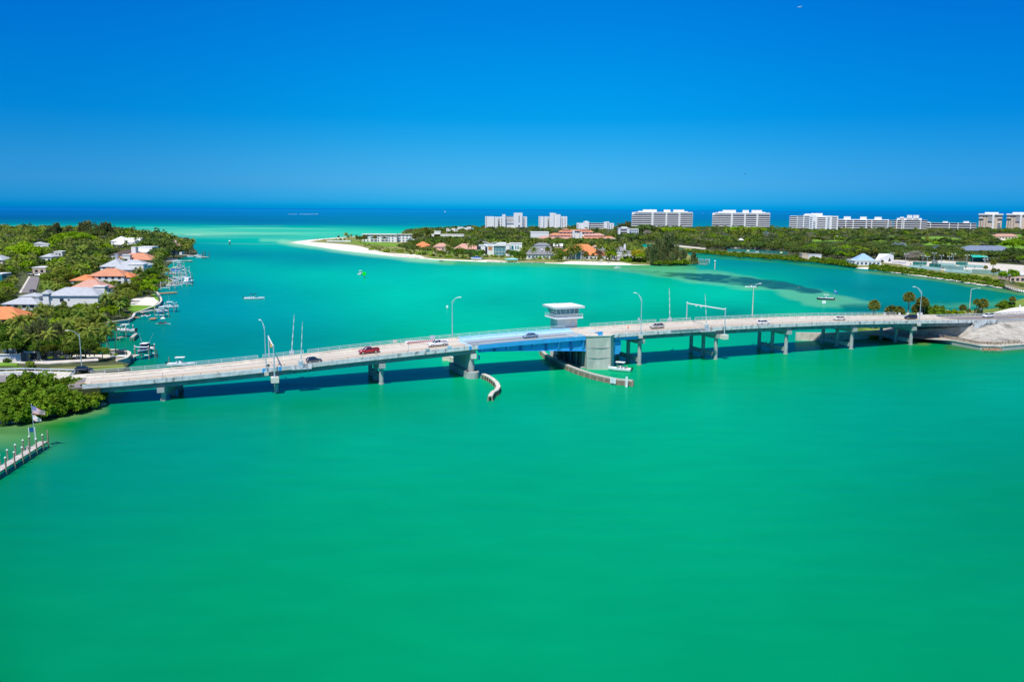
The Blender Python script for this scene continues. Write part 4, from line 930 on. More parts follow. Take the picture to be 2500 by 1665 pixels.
def mk_coco(seed, h=9.0, lean=0.12, n=22, L=4.5, leafm='coco', name='coconut_palm', cat='palm tree', wid=0.5):
    rs = rngn(seed); Q = []; a0 = rs.rand() * 6.28
    tx, ty = lean * h * math.cos(a0), lean * h * math.sin(a0)
    for k in range(n):
        az = k * 2.399 + rs.rand() * 0.4; el = 1.25 - 1.75 * (k / n) + 0.2 * rs.rand()
        for q in frond(rs, az, el, L * (0.8 + 0.35 * rs.rand()), 1.5 + 0.5 * rs.rand(), 8, wid): Q.append([v + np.array([tx, ty, h]) for v in q])
    def tr(c):
        pts = [(tx * s ** 1.6, ty * s ** 1.6, h * s - (0.4 if s == 0 else 0)) for s in (0, .2, .4, .6, .8, 1)]
        c.path(pts, [0.24, 0.17, 0.15, 0.14, 0.13, 0.12], 6); c.ball((tx, ty, h - 0.1), (0.3, 0.3, 0.35), 6, 4)
    return tree_parts(name, 'palm', cat, np.array(Q), LF[leafm], tr, M['trunk'])
def mk_sabal(seed, h=5.5, r=1.6, n=48, leafm='sabal', name='fan_palm', skirt=True):
    rs = rngn(seed); Q = []; ctr = np.array([0, 0, h])
    for k in range(n):
        az = k * 2.399; z = 1 - 1.75 * (k / n); z = max(-0.75, z); rxy = math.sqrt(max(0, 1 - z * z))
        d = np.array([rxy * math.cos(az), rxy * math.sin(az), z]); d /= np.linalg.norm(d)
        b = ctr + d * r * (0.42 + 0.15 * rs.rand()); s = np.cross(d, [0, 0, 1.0]); s = s / (np.linalg.norm(s) + 1e-6) if np.linalg.norm(s) > 0.05 else np.array([1, 0, 0.0])
        u2 = np.cross(s, d)
        for j in range(7):
            ang = (j - 3) * 0.36; dr = d * math.cos(ang) + s * math.sin(ang); tip = b + dr * r * (0.62 + 0.15 * rs.rand()) - np.array([0, 0, 0.16 * r + 0.08 * r * abs(j - 3)])
            w = (s * math.cos(ang) - d * math.sin(ang)) * r * 0.13
            mid = b + dr * r * 0.34
            Q.append([b, mid - w, tip, mid + w])
    def tr(c): c.path([(0, 0, -0.3), (0.05, 0, h * 0.5), (0, 0, h)], [0.22, 0.17, 0.2], 6)
    return tree_parts(name, 'palm', 'palm tree', np.array(Q), LF[leafm], tr, M['trunk'])
def mk_mangrove(seed, rx=3.6, h=4.4, n=30, per=70, size=0.42, leafm='mang', name='mangrove_tree', cat='mangrove'):
    rs = rngn(seed); out = []; rad = []
    for k in range(n):
        a = rs.rand() * 6.283; rr = rx * math.sqrt(rs.rand()) * 0.85; dome = math.sqrt(max(0.05, 1 - (rr / rx) ** 2))
        z = h * dome * (0.25 + 0.62 * rs.rand()); w = rx * (0.18 + 0.20 * rs.rand())
        out.append((rr * math.cos(a), rr * math.sin(a), z)); rad.append((w, w, w * 0.75))
    c = np.array(out); q = leaf_quads(c, np.array(rad), per, size, rs)
    def tr(cc):
        for k in range(6):
            a = k * 1.05; cc.path([(math.cos(a) * 1.2, math.sin(a) * 1.2, -0.6), (math.cos(a) * 0.5, math.sin(a) * 0.5, 0.9), (math.cos(a + .3) * rx * 0.4, math.sin(a + .3) * rx * 0.4, h * 0.6)], [0.07, 0.1, 0.05], 5)
    return tree_parts(name, 'mangrove', cat, q, LF[leafm], tr, M['bark'])
K = {}
K['broad'] = [mk_broad(s, n=28, per=80, size=0.42) for s in (1, 2, 3)]
K['broadf'] = [mk_broad(s, n=26, per=34, size=0.75) for s in (4, 5, 6)]
K['oak'] = [mk_broad(s, rx=7.5, rz=3.6, zc=6.2, n=46, per=42, size=0.85, leafm='dark', tr=0.4, cr=0.24, low=-0.15, name='oak_tree') for s in (7, 8, 9)]
K['bright'] = [mk_broad(s, rx=5.2, rz=3.2, zc=5.2, n=34, per=48, size=0.6, leafm='bright', flat=0.7, cr=0.28, low=-0.2, name='fig_tree') for s in (10, 11)]
K['brightn'] = [mk_broad(31, rx=4.0, rz=2.6, zc=3.6, n=46, per=90, size=0.32, leafm='bright', flat=0.6, cr=0.24, low=-0.4, name='sea_grape_tree')]
K['yellow'] = [mk_broad(12, rx=3.4, rz=2.2, zc=4.2, n=24, per=40, size=0.6, leafm='yell')]
K['pale'] = [mk_broad(13, rx=5.5, rz=3.4, zc=5.5, n=30, per=26, size=0.5, leafm='pale', tr=0.35)]
K['banyan'] = [mk_banyan(14), mk_banyan(15, rx=8, zc=6.5, n=34)]
K['casu'] = [mk_casuarina(16), mk_casuarina(17, rx=6.5, h=20, n=90, per=85, size=0.9), mk_casuarina(18, rx=5, h=13, n=50)]
K['casun'] = [mk_casuarina(19, rx=3.6, h=14, n=60, per=110, size=0.42)]
K['coco'] = [mk_coco(20, 9.5, 0.10), mk_coco(21, 8.0, 0.18), mk_coco(22, 11.0, 0.06), mk_coco(23, 7.0, 0.05, n=18)]
K['date'] = [mk_coco(24, 5.0, 0.02, n=36, L=4.0, name='date_palm', wid=0.4)]
K['sabal'] = [mk_sabal(25, 5.5, 1.7), mk_sabal(26, 7.0, 1.6), mk_sabal(27, 4.2, 1.9)]
K['silver'] = [mk_sabal(28, 2.6, 2.6, n=40, leafm='silver', name='silver_palm')]
K['mang'] = [mk_mangrove(29), mk_mangrove(30, rx=4.4, h=5.0, n=38), mk_mangrove(33, rx=3.0, h=3.6, n=24)]
K['mangf'] = [mk_mangrove(34, rx=4.6, h=4.2, n=26, per=42, size=0.7), mk_mangrove(35, rx=3.8, h=3.6, n=22, per=42, size=0.7)]
K['bush'] = [mk_mangrove(36, rx=2.0, h=2.0, n=16, per=50, size=0.34, leafm='broad', name='shrub', cat='shrub'), mk_mangrove(37, rx=2.4, h=1.8, n=16, per=50, size=0.34, leafm='bright', name='shrub', cat='shrub')]
KDESC = {'broad': 'dark green broadleaf tree', 'broadf': 'green broadleaf tree', 'oak': 'wide dark oak', 'bright': 'bright green tree', 'brightn': 'vivid lime green layered tree', 'yellow': 'yellow-leaved tree',
         'pale': 'bare pale-twigged tree', 'banyan': 'huge flat-crowned tree', 'casu': 'feathery casuarina', 'casun': 'feathery olive casuarina', 'coco': 'coconut palm', 'date': 'thick date palm', 'sabal': 'round-headed fan palm',
         'silver': 'silver-blue fan palm', 'mang': 'mangrove', 'mangf': 'low mangrove', 'bush': 'shrub'}
KGROUP = {'broad': 'broadleaf trees', 'broadf': 'broadleaf trees', 'oak': 'oaks', 'bright': 'bright green trees', 'brightn': 'bright green trees', 'yellow': 'yellow trees', 'pale': 'bare trees', 'banyan': 'flat-crowned trees',
          'casu': 'casuarinas', 'casun': 'casuarinas', 'coco': 'coconut palms', 'date': 'date palms', 'sabal': 'fan palms', 'silver': 'silver palms', 'mang': 'mangroves', 'mangf': 'mangroves', 'bush': 'shrubs'}
LMK = []            # landmarks for labels: (text, x, y)
def landmark(text, x, y): LMK.append((text, x, y))
PEND = []           # planted things, labelled at the end
_pr = random.Random(5)
KI = {}
def plant(kind, x, y, z=1.0, s=1.0, side='', rot=None, tilt=None):
    lst = K[kind]; i = KI.get(kind, _pr.randrange(len(lst))); KI[kind] = i + 1
    sc = (s * _pr.uniform(0.94, 1.06), s * _pr.uniform(0.94, 1.06), s * (tilt or _pr.uniform(0.92, 1.08)))
    o = place(lst[i % len(lst)], 'tree', (x, y, z), rot if rot is not None else _pr.uniform(0, 6.28), sc)
    PEND.append((o, kind, x, y, z, side)); return o
def plant_px(kind, px, py, z=1.0, s=1.0, side='', **k):      # by the photo place of its foot
    x, y, _ = P(px, py, z); return plant(kind, x, y, z, s, side, **k)
def plant_top(kind, px, ptop, Y, z=1.0, side='', hh=None, **k):
    """foot at distance Y, scaled so that its top shows at row ptop"""
    x, y, _ = A(px, Y); top = ZT(px, ptop, Y)
    H0 = {'broad': 8, 'broadf': 8, 'oak': 9.8, 'bright': 8.4, 'brightn': 6.2, 'yellow': 6.4, 'pale': 8.9, 'banyan': 9.5, 'casu': 17, 'casun': 15, 'coco': 11.5, 'date': 8, 'sabal': 7.4, 'silver': 5, 'mang': 4.3, 'mangf': 4.2, 'bush': 2}[kind]
    return plant(kind, x, y, z, max(0.3, (top - z) / H0), side, **k)
ORD = ['', 'second', 'third', 'fourth', 'fifth', 'sixth', 'seventh', 'eighth', 'ninth', 'tenth', 'eleventh', 'twelfth', 'thirteenth', 'fourteenth', 'fifteenth', 'sixteenth', 'seventeenth', 'eighteenth', 'nineteenth', 'twentieth']
def ordn(i, n):
    if n == 1: return ''
    if i == 0: return 'leftmost '
    if i == n - 1: return 'rightmost '
    if i < 20: return ORD[i] + '-from-left '
    return '%dth-from-left ' % (i + 1)
def label_plants():
    B_ = {}
    for (o, kind, x, y, z, side) in PEND:
        px = proj(x, y, z)[0]
        best = min(LMK, key=lambda l: ((x - l[1]) ** 2 + ((y - l[2]) * 0.45) ** 2))
        dx, dy = px - proj(best[1], best[2], 1)[0], y - best[2]
        mpx = 2050 / max(y, 50); 
        if abs(dx) > 0.9 * abs(dy) * 0.25 * mpx * 4 * 0.25 and abs(dx) > 14: rel = 'left of' if dx < 0 else 'right of'
        else: rel = 'behind' if dy > 0 else 'in front of'
        B_.setdefault((kind, best[0], rel), []).append((px, o))
    for (kind, lm, rel), lst in B_.items():
        lst.sort(key=lambda a: a[0])
        for i, (px, o) in enumerate(lst):
            d = KDESC[kind]; n = len(lst)
            o['label'] = ' '.join((ordn(i, n) + d + ' ' + rel + ' ' + lm).split()[:16])
            o['group'] = KGROUP[kind]
# ================================================================== LAND
def inset_poly(pts, d):
    c = (sum(p[0] for p in pts) / len(pts), sum(p[1] for p in pts) / len(pts)); n = len(pts); out = []
    area = sum(pts[i][0] * pts[(i + 1) % n][1] - pts[(i + 1) % n][0] * pts[i][1] for i in range(n)); sg = 1 if area > 0 else -1
    for i in range(n):
        a, b, c_ = pts[i - 1], pts[i], pts[(i + 1) % n]
        e1 = Vector((b[0] - a[0], b[1] - a[1])).normalized(); e2 = Vector((c_[0] - b[0], c_[1] - b[1])).normalized()
        nn = Vector((-e1.y - e2.y, e1.x + e2.x)); 
        if nn.length < 1e-4: nn = Vector((-e1.y, e1.x))
        nn = nn.normalized() * sg; out.append((b[0] + nn.x * d, b[1] + nn.y * d))
    return out
def land(name, pts, z, m, slope=3.0, zb=-0.4, steps=None):
    """a patch of ground whose edge slopes down below the water"""
    c = MB(); c.prism(pts, zb, z, 0, inset_poly(pts, slope)); return tag(c.build(name, m), kind='structure')
def patch(name, pts, z, m, th=0.25):
    c = MB(); c.prism(pts, z - th, z); return tag(c.build(name, m), kind='structure')
def W2(*pp, z=0): return [P(a, b, z)[:2] for a, b in pp]
def smooth(pts, n=3):
    out = []
    m = len(pts)
    for i in range(m - 1):
        p0, p1, p2, p3 = pts[max(i - 1, 0)], pts[i], pts[i + 1], pts[min(i + 2, m - 1)]
        for k in range(n):
            t = k / n
            out.append(tuple(0.5 * ((2 * p1[j]) + (-p0[j] + p2[j]) * t + (2 * p0[j] - 5 * p1[j] + 4 * p2[j] - p3[j]) * t * t + (-p0[j] + 3 * p1[j] - 3 * p2[j] + p3[j]) * t ** 3) for j in (0, 1)))
    out.append(pts[-1]); return out
# left island (its far beach, the canal side, and both sides of the road)
li_shore = W2((230, 562), (300, 570), (360, 580), (430, 590), (470, 606), (484, 618), (470, 624), (444, 630), (424, 640), (410, 652), (404, 668), (414, 680), (426, 690), (404, 700), (386, 706), (378, 716), (384, 722), (392, 734), (394, 742), (384, 750), (372, 754), (350, 764), (329, 770), (324, 782), (312, 788), (262, 794), (248, 800), (244, 815), (232, 838), (250, 868), (290, 874), (316, 880), (316, 896), (300, 908)), 
li_shore = li_shore[0]
LEFT = [P(-900, 562)[:2], P(0, 562)[:2]] + smooth(li_shore, 2) + [B(-112, 12)[:2], B(-109, -1)[:2], P(238, 986)[:2], P(200, 1000)[:2], P(150, 1011)[:2], P(100, 1017)[:2], P(60, 1023)[:2], P(20, 1030)[:2], P(-60, 1040)[:2], P(-500, 1060)[:2], P(-1500, 1000)[:2], (-1500, 700)]
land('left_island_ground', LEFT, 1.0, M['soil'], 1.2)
land('beach', W2((-300, 1000), (0, 1004), (30, 1006), (80, 1010), (130, 1006), (150, 1014), (100, 1021), (60, 1029), (20, 1037), (-60, 1050), (-300, 1075)), 0.35, M['sand'], 2.5, -0.25)
land('beach', W2((20, 560), (110, 560), (160, 566), (130, 572), (30, 573)), 2.0, M['sand'], 6)
# right barrier island
ri = smooth(W2((700, 592), (712, 594), (740, 598), (790, 606), (830, 612), (900, 620), (960, 627), (1010, 631), (1060, 635), (1100, 637), (1150, 639), (1200, 641), (1260, 642), (1320, 643), (1400, 646), (1480, 648), (1540, 648), (1600, 648), (1660, 647), (1700, 646), (1706, 640), (1690, 634), (1676, 622), (1664, 612), (1640, 606), (1600, 604), (1560, 606), (1530, 604)), 2)
ri2 = smooth(W2((1530, 597), (1570, 596), (1620, 600), (1660, 606), (1680, 614), (1720, 619), (1800, 626), (1860, 631), (1920, 635), (1990, 641), (2060, 650), (2090, 656), (2130, 659), (2180, 667), (2250, 676), (2330, 688), (2400, 699), (2450, 706), (2490, 713), (2540, 716)), 2)
RIGHT = ri + ri2 + [P(2900, 700)[:2], P(3400, 600)[:2], A(2900, 2200)[:2], A(2500, 2180)[:2], A(1900, 2120)[:2], A(1500, 2150)[:2], A(1150, 1980)[:2], A(1000, 1720)[:2], A(880, 1500)[:2], A(800, 1380)[:2], A(740, 1290)[:2]]
land('right_island_beach', RIGHT, 0.9, M['sand'], 9.0, -0.35)
inner = smooth(W2((757, 592), (800, 595), (860, 600), (890, 606), (930, 617), (960, 621), (1020, 624), (1035, 630), (1060, 633.5), (1100, 635.5), (1150, 637.5), (1185, 637), (1215, 638), (1240, 640.5), (1275, 641), (1330, 642.3), (1375, 643.5), (1384, 640), (1450, 641), (1520, 643.5), (1545, 647), (1640, 647.3), (1700, 645.6), (1705, 640), (1678, 622.5), (1662, 611.7), (1638, 605.8)), 2) + \
    smooth(W2((1560, 606), (1530, 604), (1530, 597), (1570, 596.3), (1620, 600.3), (1660, 606.5), (1682, 614.5), (1720, 619.5), (1800, 626.6), (1900, 633.8), (1990, 641.5), (2060, 650.3), (2082, 654), (2130, 656), (2180, 663.5), (2250, 673), (2330, 684.5), (2400, 695), (2450, 702.5), (2490, 710), (2540, 714)), 2)
INNER = inner + [P(2880, 690)[:2], P(3300, 600)[:2], A(2850, 2150)[:2], A(1900, 2080)[:2], A(1500, 2110)[:2], A(1150, 1940)[:2], A(1000, 1680)[:2], A(880, 1460)[:2], A(790, 1300)[:2]]
c = MB(); c.prism(INNER, 0.5, 1.15); tag(c.build('right_island_ground', M['dune']), kind='structure')
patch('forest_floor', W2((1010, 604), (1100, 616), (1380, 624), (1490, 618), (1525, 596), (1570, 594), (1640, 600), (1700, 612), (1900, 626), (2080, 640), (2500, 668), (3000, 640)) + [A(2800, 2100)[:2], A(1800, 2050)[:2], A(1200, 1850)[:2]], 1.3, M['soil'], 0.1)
for pts in (((2255, 602), (2350, 600), (2352, 586), (2300, 579), (2230, 581)), ((2130, 592), (2200, 590), (2240, 582), (2180, 578), (2130, 583)), ((2430, 612), (2500, 618), (2500, 575), (2440, 573), (2380, 580), (2440, 592)), ((1980, 592), (2060, 592), (2060, 583), (1985, 583))):
    patch('golf_green', W2(*pts), 1.45, M['lawn'], 0.1)
for pts in (((1010, 617), (1085, 624), (1160, 622), (1200, 624), (1200, 618), (1100, 612)), ((1378, 634), (1500, 636), (1560, 636), (1560, 630), (1380, 628)), ((1270, 632), (1370, 634), (1370, 628), (1270, 627)), ((820, 591), (885, 598), (960, 604), (1010, 604), (1010, 600), (880, 592))):
    patch('lawn', W2(*pts), 1.5, M['lawn'], 0.5)
patch('parking_lot', W2((1640, 604), (1720, 612), (1725, 609), (1650, 601)), 1.5, M['conc'], 0.1)
patch('parking_lot', W2((1820, 586), (1870, 588), (1870, 585), (1825, 583)), 1.5, M['conc'], 0.1)
patch('path', W2((2040, 580), (2085, 585), (2100, 583), (2040, 577)), 1.5, M['conc'], 0.1)
patch('sand_bunker', W2((2205, 586), (2220, 588), (2218, 585), (2206, 584)), 1.6, M['sand'], 0.1)
patch('sand_bunker', W2((2438, 588), (2455, 589), (2454, 586), (2440, 585)), 1.6, M['sand'], 0.1)
patch('terrace', W2((1395, 632), (1520, 640), (1540, 638), (1400, 629)), 1.55, M['conc'], 0.1)
# tennis courts and pool deck at the right
patch('pool_deck', W2((2150, 645), (2200, 650), (2260, 650), (2265, 642), (2180, 638), (2150, 640)), 1.5, M['conc'], 0.1)
for pts in (((2212, 655), (2292, 666), (2300, 658), (2232, 650)), ((2304, 668), (2370, 673), (2372, 664), (2312, 660)), ((2270, 651), (2330, 655), (2332, 648), (2280, 645)), ((2340, 656), (2400, 659), (2400, 652), (2344, 649)), ((2378, 672), (2440, 675), (2442, 666), (2382, 663))): patch('tennis_court', W2(*pts), 1.5, M['court'], 0.1)
patch('court_apron', W2((2200, 652), (2330, 668), (2440, 674), (2500, 672), (2500, 652), (2440, 648), (2300, 640), (2210, 646)), 1.45, M['conc'], 0.12)
patch('tennis_court', W2((1775, 618), (1915, 624), (1925, 620), (1780, 612)), 1.5, M['court'], 0.1)
# causeway at the right end of the bridge
def bend(u): return 0.0
uE = U1
CW = [B(uE + 1, -1.6)[:2], B(uE + 20, -1.9)[:2], B(uE + 60, -4)[:2], B(uE + 260, -20)[:2], B(uE + 260, 60)[:2], B(uE + 60, 24)[:2], B(uE + 20, 15.8)[:2], B(uE + 1, 15.8)[:2]]
def rd(u): return zroad(u) if u < 215 else 6.4
c = MB()
uu = us(uE - 0.2, uE + 230, 8)
ribbon(c, uu, lambda u: [(-1.9 - 0.001 * max(0, u - uE) ** 1.5, -1), (-1.9 - 0.001 * max(0, u - uE) ** 1.5, rd(u) - 0.02), (16.2 + 0.02 * (u - uE), rd(u) - 0.02), (16.2 + 0.02 * (u - uE), -1)])
o = c.build('causeway_embankment', M['slope']); o.location = B(0, 0); o.rotation_euler.z = BA; tag(o, kind='structure')
c = MB(); ribbon(c, uu, lambda u: [(0.2, rd(u) - 0.4), (0.2, rd(u)), (14.4, rd(u)), (14.4, rd(u) - 0.4)]); o = c.build('causeway_road', M['asphalt']); o.location = B(0, 0); o.rotation_euler.z = BA; tag(o, kind='structure')
for va, vb, m_ in ((6.0, 6.2, 'yellow'), (6.45, 6.65, 'yellow'), (2.6, 2.8, 'whitel'), (11.9, 12.1, 'whitel')):
    c = MB(); ribbon(c, uu, lambda u: [(va, rd(u)), (va, rd(u) + 0.01), (vb, rd(u) + 0.01), (vb, rd(u))]); o = c.build('road_marking', M[m_]); o.location = B(0, 0); o.rotation_euler.z = BA; tag(o, kind='structure')
# sloping revetment in front, and the seawall promenade below
top = [B(uE - 1, -1.7, rd(uE) - 1.0), B(uE + 4, -1.75, rd(uE) - 0.6), B(uE + 14, -2, rd(uE + 14) - 0.3), B(uE + 30, -2.2, rd(uE + 30) - 0.2), B(uE + 60, -3, rd(uE + 60) - 0.2), B(uE + 130, -6, 6.2)]
c = MB()
bot = [P(2335, 821, 1.7), P(2350, 826, 1.7), P(2385, 835, 1.7), P(2420, 838, 1.7), P(2470, 838, 1.7), P(2620, 832, 1.7)]
mid = [tuple((a[k] * 0.5 + b[k] * 0.5) - (0.35 if k == 2 else 0) for k in range(3)) for a, b in zip(top, bot)]
c.sheet(bot, mid); c.sheet(mid, top); tag(c.build('embankment_slope', M['slope']), kind='structure')
# headslope below the deck end, in shade
c = MB(); c.add([B(uE - 1.2, -1.7, rd(uE) - 1.6), B(uE - 1.2, 16, rd(uE) - 1.6), P(2100, 812, 1.6), P(2335, 821, 1.68)], [(0, 1, 2, 3)]); 
c.add([P(2100, 812, 1.6), P(2335, 821, 1.68), P(2325, 832, 1.6), P(2080, 816, 1.6)], [(0, 1, 2, 3)]); tag(c.build('headslope', M['slope']), kind='structure')
wall_px = [(2140, 802), (2165, 807), (2192, 812), (2245, 816), (2310, 834), (2392, 851), (2395, 852), (2444, 853), (2520, 845), (2620, 838)]
SW = [P(a, b, 1.0)[:2] for a, b in [(2146, 803), (2165, 806.5), (2192, 813.5), (2240, 818), (2312, 833), (2393, 848), (2443, 850), (2500, 845), (2640, 833)]]
back = [(p[0] + 3 + 1.5 * k, p[1] + 7) for k, p in enumerate(SW)]
t = thing('seawall', 'grey concrete seawall running from under the bridge round the foot of the right embankment', 'seawall', (SW[4][0], SW[4][1], 0))
def rel(pts, o): return [(p[0] - o[0], p[1] - o[1]) for p in pts]
sw = rel(SW, SW[4]); bk = rel(back, SW[4])
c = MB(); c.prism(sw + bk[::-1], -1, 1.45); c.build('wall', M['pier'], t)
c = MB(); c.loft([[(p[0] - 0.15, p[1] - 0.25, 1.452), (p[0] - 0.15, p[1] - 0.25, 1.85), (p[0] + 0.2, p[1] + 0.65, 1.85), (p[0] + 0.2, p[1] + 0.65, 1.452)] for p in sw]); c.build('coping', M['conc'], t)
pm = [(p[0] + 1.5, p[1] + 6) for p in SW]
c = MB(); c.prism([(p[0], p[1] + 0.5) for p in SW] + pm[::-1], 1.3, 1.6); tag(c.build('promenade', M['conc']), kind='structure')
t = thing('promenade_railing', 'long timber handrail on the seawall promenade below the right embankment', 'railing', (SW[4][0], SW[4][1], 1.6))
def walk(pts, step):
    out = []; acc = 0
    for i in range(len(pts) - 1):
        a = Vector(pts[i]); b = Vector(pts[i + 1]); L = (b - a).length; k = acc
        while k < L: out.append(tuple(a.lerp(b, k / L))); k += step
        acc = k - L
    return out
rl = [(p[0] + 0.1, p[1] + 1.1) for p in sw][3:8]; ps = walk(rl, 2.2)
for p in ps:
    c = MB(); c.box((p[0], p[1], 0.55), (0.14, 0.14, 1.15)); c.build('post', M['wood'], t)
c = MB()
for hh in (1.1, 0.7, 0.3):
    for a, b in zip(rl[:-1], rl[1:]): c.tube((*a, hh), (*b, hh), 0.06, n=4)
c.build('rail', M['wood'], t)
t = thing('promenade_railing', 'inner handrail of grey boards between promenade and stone slope at the right', 'railing', (SW[5][0], SW[5][1] + 4, 1.6))
rl = [(p[0] - SW[5][0] + 1.0, p[1] - SW[5][1] + 0.2) for p in SW[4:8]]
c = MB()
for hh in (1.0, 0.75, 0.5, 0.25):
    for a, b in zip(rl[:-1], rl[1:]): c.tube((*a, hh), (*b, hh), 0.08, n=4)
c.build('rail', M['wood'], t)
for p in walk(rl, 3.0): c = MB(); c.box((p[0], p[1], 0.5), (0.16, 0.16, 1.1)); c.build('post', M['woodd'], t)
t = thing('timber_bench', 'orange-brown plank landing set into the coping at the corner of the right seawall', 'landing', (*P(2420, 849, 1.4)[:2], 0.7))
c = MB(); c.b6(-3.3, 3.3, -0.9, -0.3, 0, 0.25); c.b6(-3.3, 3.3, -0.75, -0.3, 0.3, 0.5); c.build('planks', M['woodo'], t)
c = MB(); [c.b6(x - 0.1, x + 0.1, -0.9, -0.75, -1.5, 1.4) for x in (-3.2, -1.1, 1.1, 3.2)]; c.build('post', M['wood'], t)
t = thing('wing_wall', 'pale concrete wing wall where the bridge meets the right embankment', 'wall', B(uE - 0.6, -2.0), BA)
c = MB(); zz = rd(uE); c.prism([(0, -0.25), (13, -0.25), (13, 0.3), (0, 0.3)], zz - 0.9, [zz + 0.85, zz + 0.55, zz + 0.55, zz + 0.85]); c.add([(0, -0.35, zz + 0.8), (0, -0.35, zz - 2.9), (1.2, -0.35, zz - 2.6), (8.5, -0.35, zz + 0.1)], [(0, 1, 2, 3)]); c.build('wall_panel', M['fascia'], t)
def guardrail(label, pts, z, group='roadside guard rails'):
    t = thing('guard_rail', label, 'guard rail', (pts[0][0], pts[0][1], z[0]), 0, group); q = [(p[0] - pts[0][0], p[1] - pts[0][1], zz_ - z[0]) for p, zz_ in zip(pts, z)]
    c = MB()
    for a, b in zip(q[:-1], q[1:]): c.loft([[(p[0], p[1], p[2] + 0.45), (p[0], p[1] - 0.08, p[2] + 0.6), (p[0], p[1], p[2] + 0.78)] for p in (a, b)], cap=False, close=False)
    c.build('rail_beam', M['galv'], t); n = 0; P2 = MB()
    for i in range(len(q) - 1):
        L = math.hypot(q[i + 1][0] - q[i][0], q[i + 1][1] - q[i][1]); k = 0
        while k < L:
            s = k / L; p = [q[i][j] * (1 - s) + q[i + 1][j] * s for j in range(3)]; c = MB(); c.box((p[0], p[1] + 0.08, p[2] + 0.35), (0.15, 0.15, 0.8)); c.build('post', M['galv'], t); k += 2.4; n += 1
guardrail('grey guard rail along the far side of the causeway road behind the white car', [B(u, 15.6 + 0.02 * (u - uE))[:2] for u in (169, 190, 215, 240, 262)], [rd(u) for u in (169, 190, 215, 240, 262)])
guardrail('grey guard rail at the near edge of the causeway above the stone slope', [B(u, -1.6 - 0.001 * max(0, u - uE) ** 1.5)[:2] for u in (uE + 13, uE + 30, uE + 50, uE + 75)], [rd(u) for u in (uE + 13, uE + 30, uE + 50, uE + 75)])
# spit of land behind the causeway
SP = W2((2060, 768), (2100, 765), (2180, 762), (2260, 759.5), (2330, 756), (2400, 752), (2436, 747), (2452, 736), (2500, 722), (2600, 712), z=2.2)
land('causeway_shore_ground', SP + [B(uE + 240, 120)[:2], B(uE + 240, 15)[:2], B(uE - 6, 15)[:2], B(uE - 34, 15.5)[:2]], 2.0, M['grass'], 3.0)
land('causeway_bank', W2((2238, 766), (2300, 761), (2360, 758), (2425, 755), (2470, 748), (2560, 740), z=5) + [B(uE + 240, 110)[:2], B(uE + 240, 16)[:2], B(uE - 6, 16)[:2]], 5.0, M['grass'], 4.0)
c = MB(); c.prism(W2((2425, 763), (2470, 752), (2560, 742), (2700, 742), (2700, 772), (2470, 770), z=5.9), 5.0, 5.9); tag(c.build('sand_lot', M['sand']), kind='structure')
t = thing('seawall', 'white-washed seawall showing under the bridge between the right-hand columns', 'seawall', (*B(uE - 36, 17.5)[:2], 0), BA)
c = MB(); c.prism([(-26, 5.0), (-16, 0.2), (-2, -1.0), (10, -1.0), (10, 0), (-2, 0), (-15.5, 1.2), (-26, 6)], -1, 3.0); c.build('wall', M['conc'], t)
# left approach: road, guard rails, pavement, lawn
pc = [B(-109, 5.5), B(-118, 5.6), B(-127, 5.9), P(60, 926, 4.2), P(0, 930, 3.9), P(-120, 934, 3.5), P(-400, 935, 3)]
def offs(pts, w):
    r = []
    for i, p in enumerate(pts):
        a = pts[max(0, i - 1)]; b = pts[min(len(pts) - 1, i + 1)]; d = Vector((b[0] - a[0], b[1] - a[1])).normalized(); r.append((p[0] - d.y * w, p[1] + d.x * w))
    return r
zr = [zroad(-113), 4.7, 4.6, 4.3, 4.1, 3.8, 3.2]
def road_strip(name, w0, w1, dz, m_, th=0.3):
    a = offs(pc, w0); b = offs(pc, w1); c = MB()
    c.loft([[(p[0], p[1], z + dz - th), (p[0], p[1], z + dz), (q[0], q[1], z + dz), (q[0], q[1], z + dz - th)] for p, q, z in zip(a, b, zr)]); return tag(c.build(name, m_), kind='structure')
road_strip('approach_embankment', -12.5, 7.6, -0.12, M['soil'], 5.0)  # dark soil tone stands in for the shade under the bridge end
road_strip('approach_road', -6.4, 5.6, 0.0, M['asphalt'])
road_strip('approach_verge', -12.2, -6.9, 0.1, M['conc'])
for w in (-0.3, 0.1): road_strip('road_marking', w, w + 0.14, 0.008, M['yellow'], 0.01)
road_strip('road_marking', -5.3, -5.15, 0.008, M['whitel'], 0.01)
gl_ = offs(pc, -6.9)
guardrail('grey guard rail between the road and the pavement at the left end of the bridge', gl_[2:6], zr[2:6])
gl_ = offs(pc, -12.3)
guardrail('grey guard rail behind the pavement at the far left, below the palms', gl_[2:6], [z + 0.1 for z in zr[2:6]])
patch('verge', W2((-80, 885), (120, 892), (290, 884), (315, 890), (300, 905), (230, 909), (-80, 908), z=3.2), 3.4, M['soil'], 2.4)  # dark soil colour stands in for the tree shade on this strip
patch('lawn', W2((120, 898), (300, 890), (306, 898), (240, 905), (120, 905), z=3.4), 3.46, M['grass'], 0.3)
patch('driveway', W2((-40, 878), (60, 884), (120, 882), (240, 876), (240, 880), (120, 888), (-40, 884), z=3.4), 3.5, M['conc'], 0.3)
patch('lawn', W2((-60, 884), (45, 887), (40, 893), (-60, 892), z=3.5), 3.55, M['lawn'], 0.3)
patch('driveway', W2((0, 880), (290, 873), (290, 866), (0, 868), z=1.2), 1.3, M['conc'], 0.2)
patch('street', W2((52, 716), (86, 716), (98, 676), (75, 676), z=1.1), 1.35, M['asphalt'], 0.2)
patch('pavement', W2((46, 716), (52, 716), (75, 676), (70, 676), (62, 690), z=1.1), 1.45, M['conc'], 0.3)
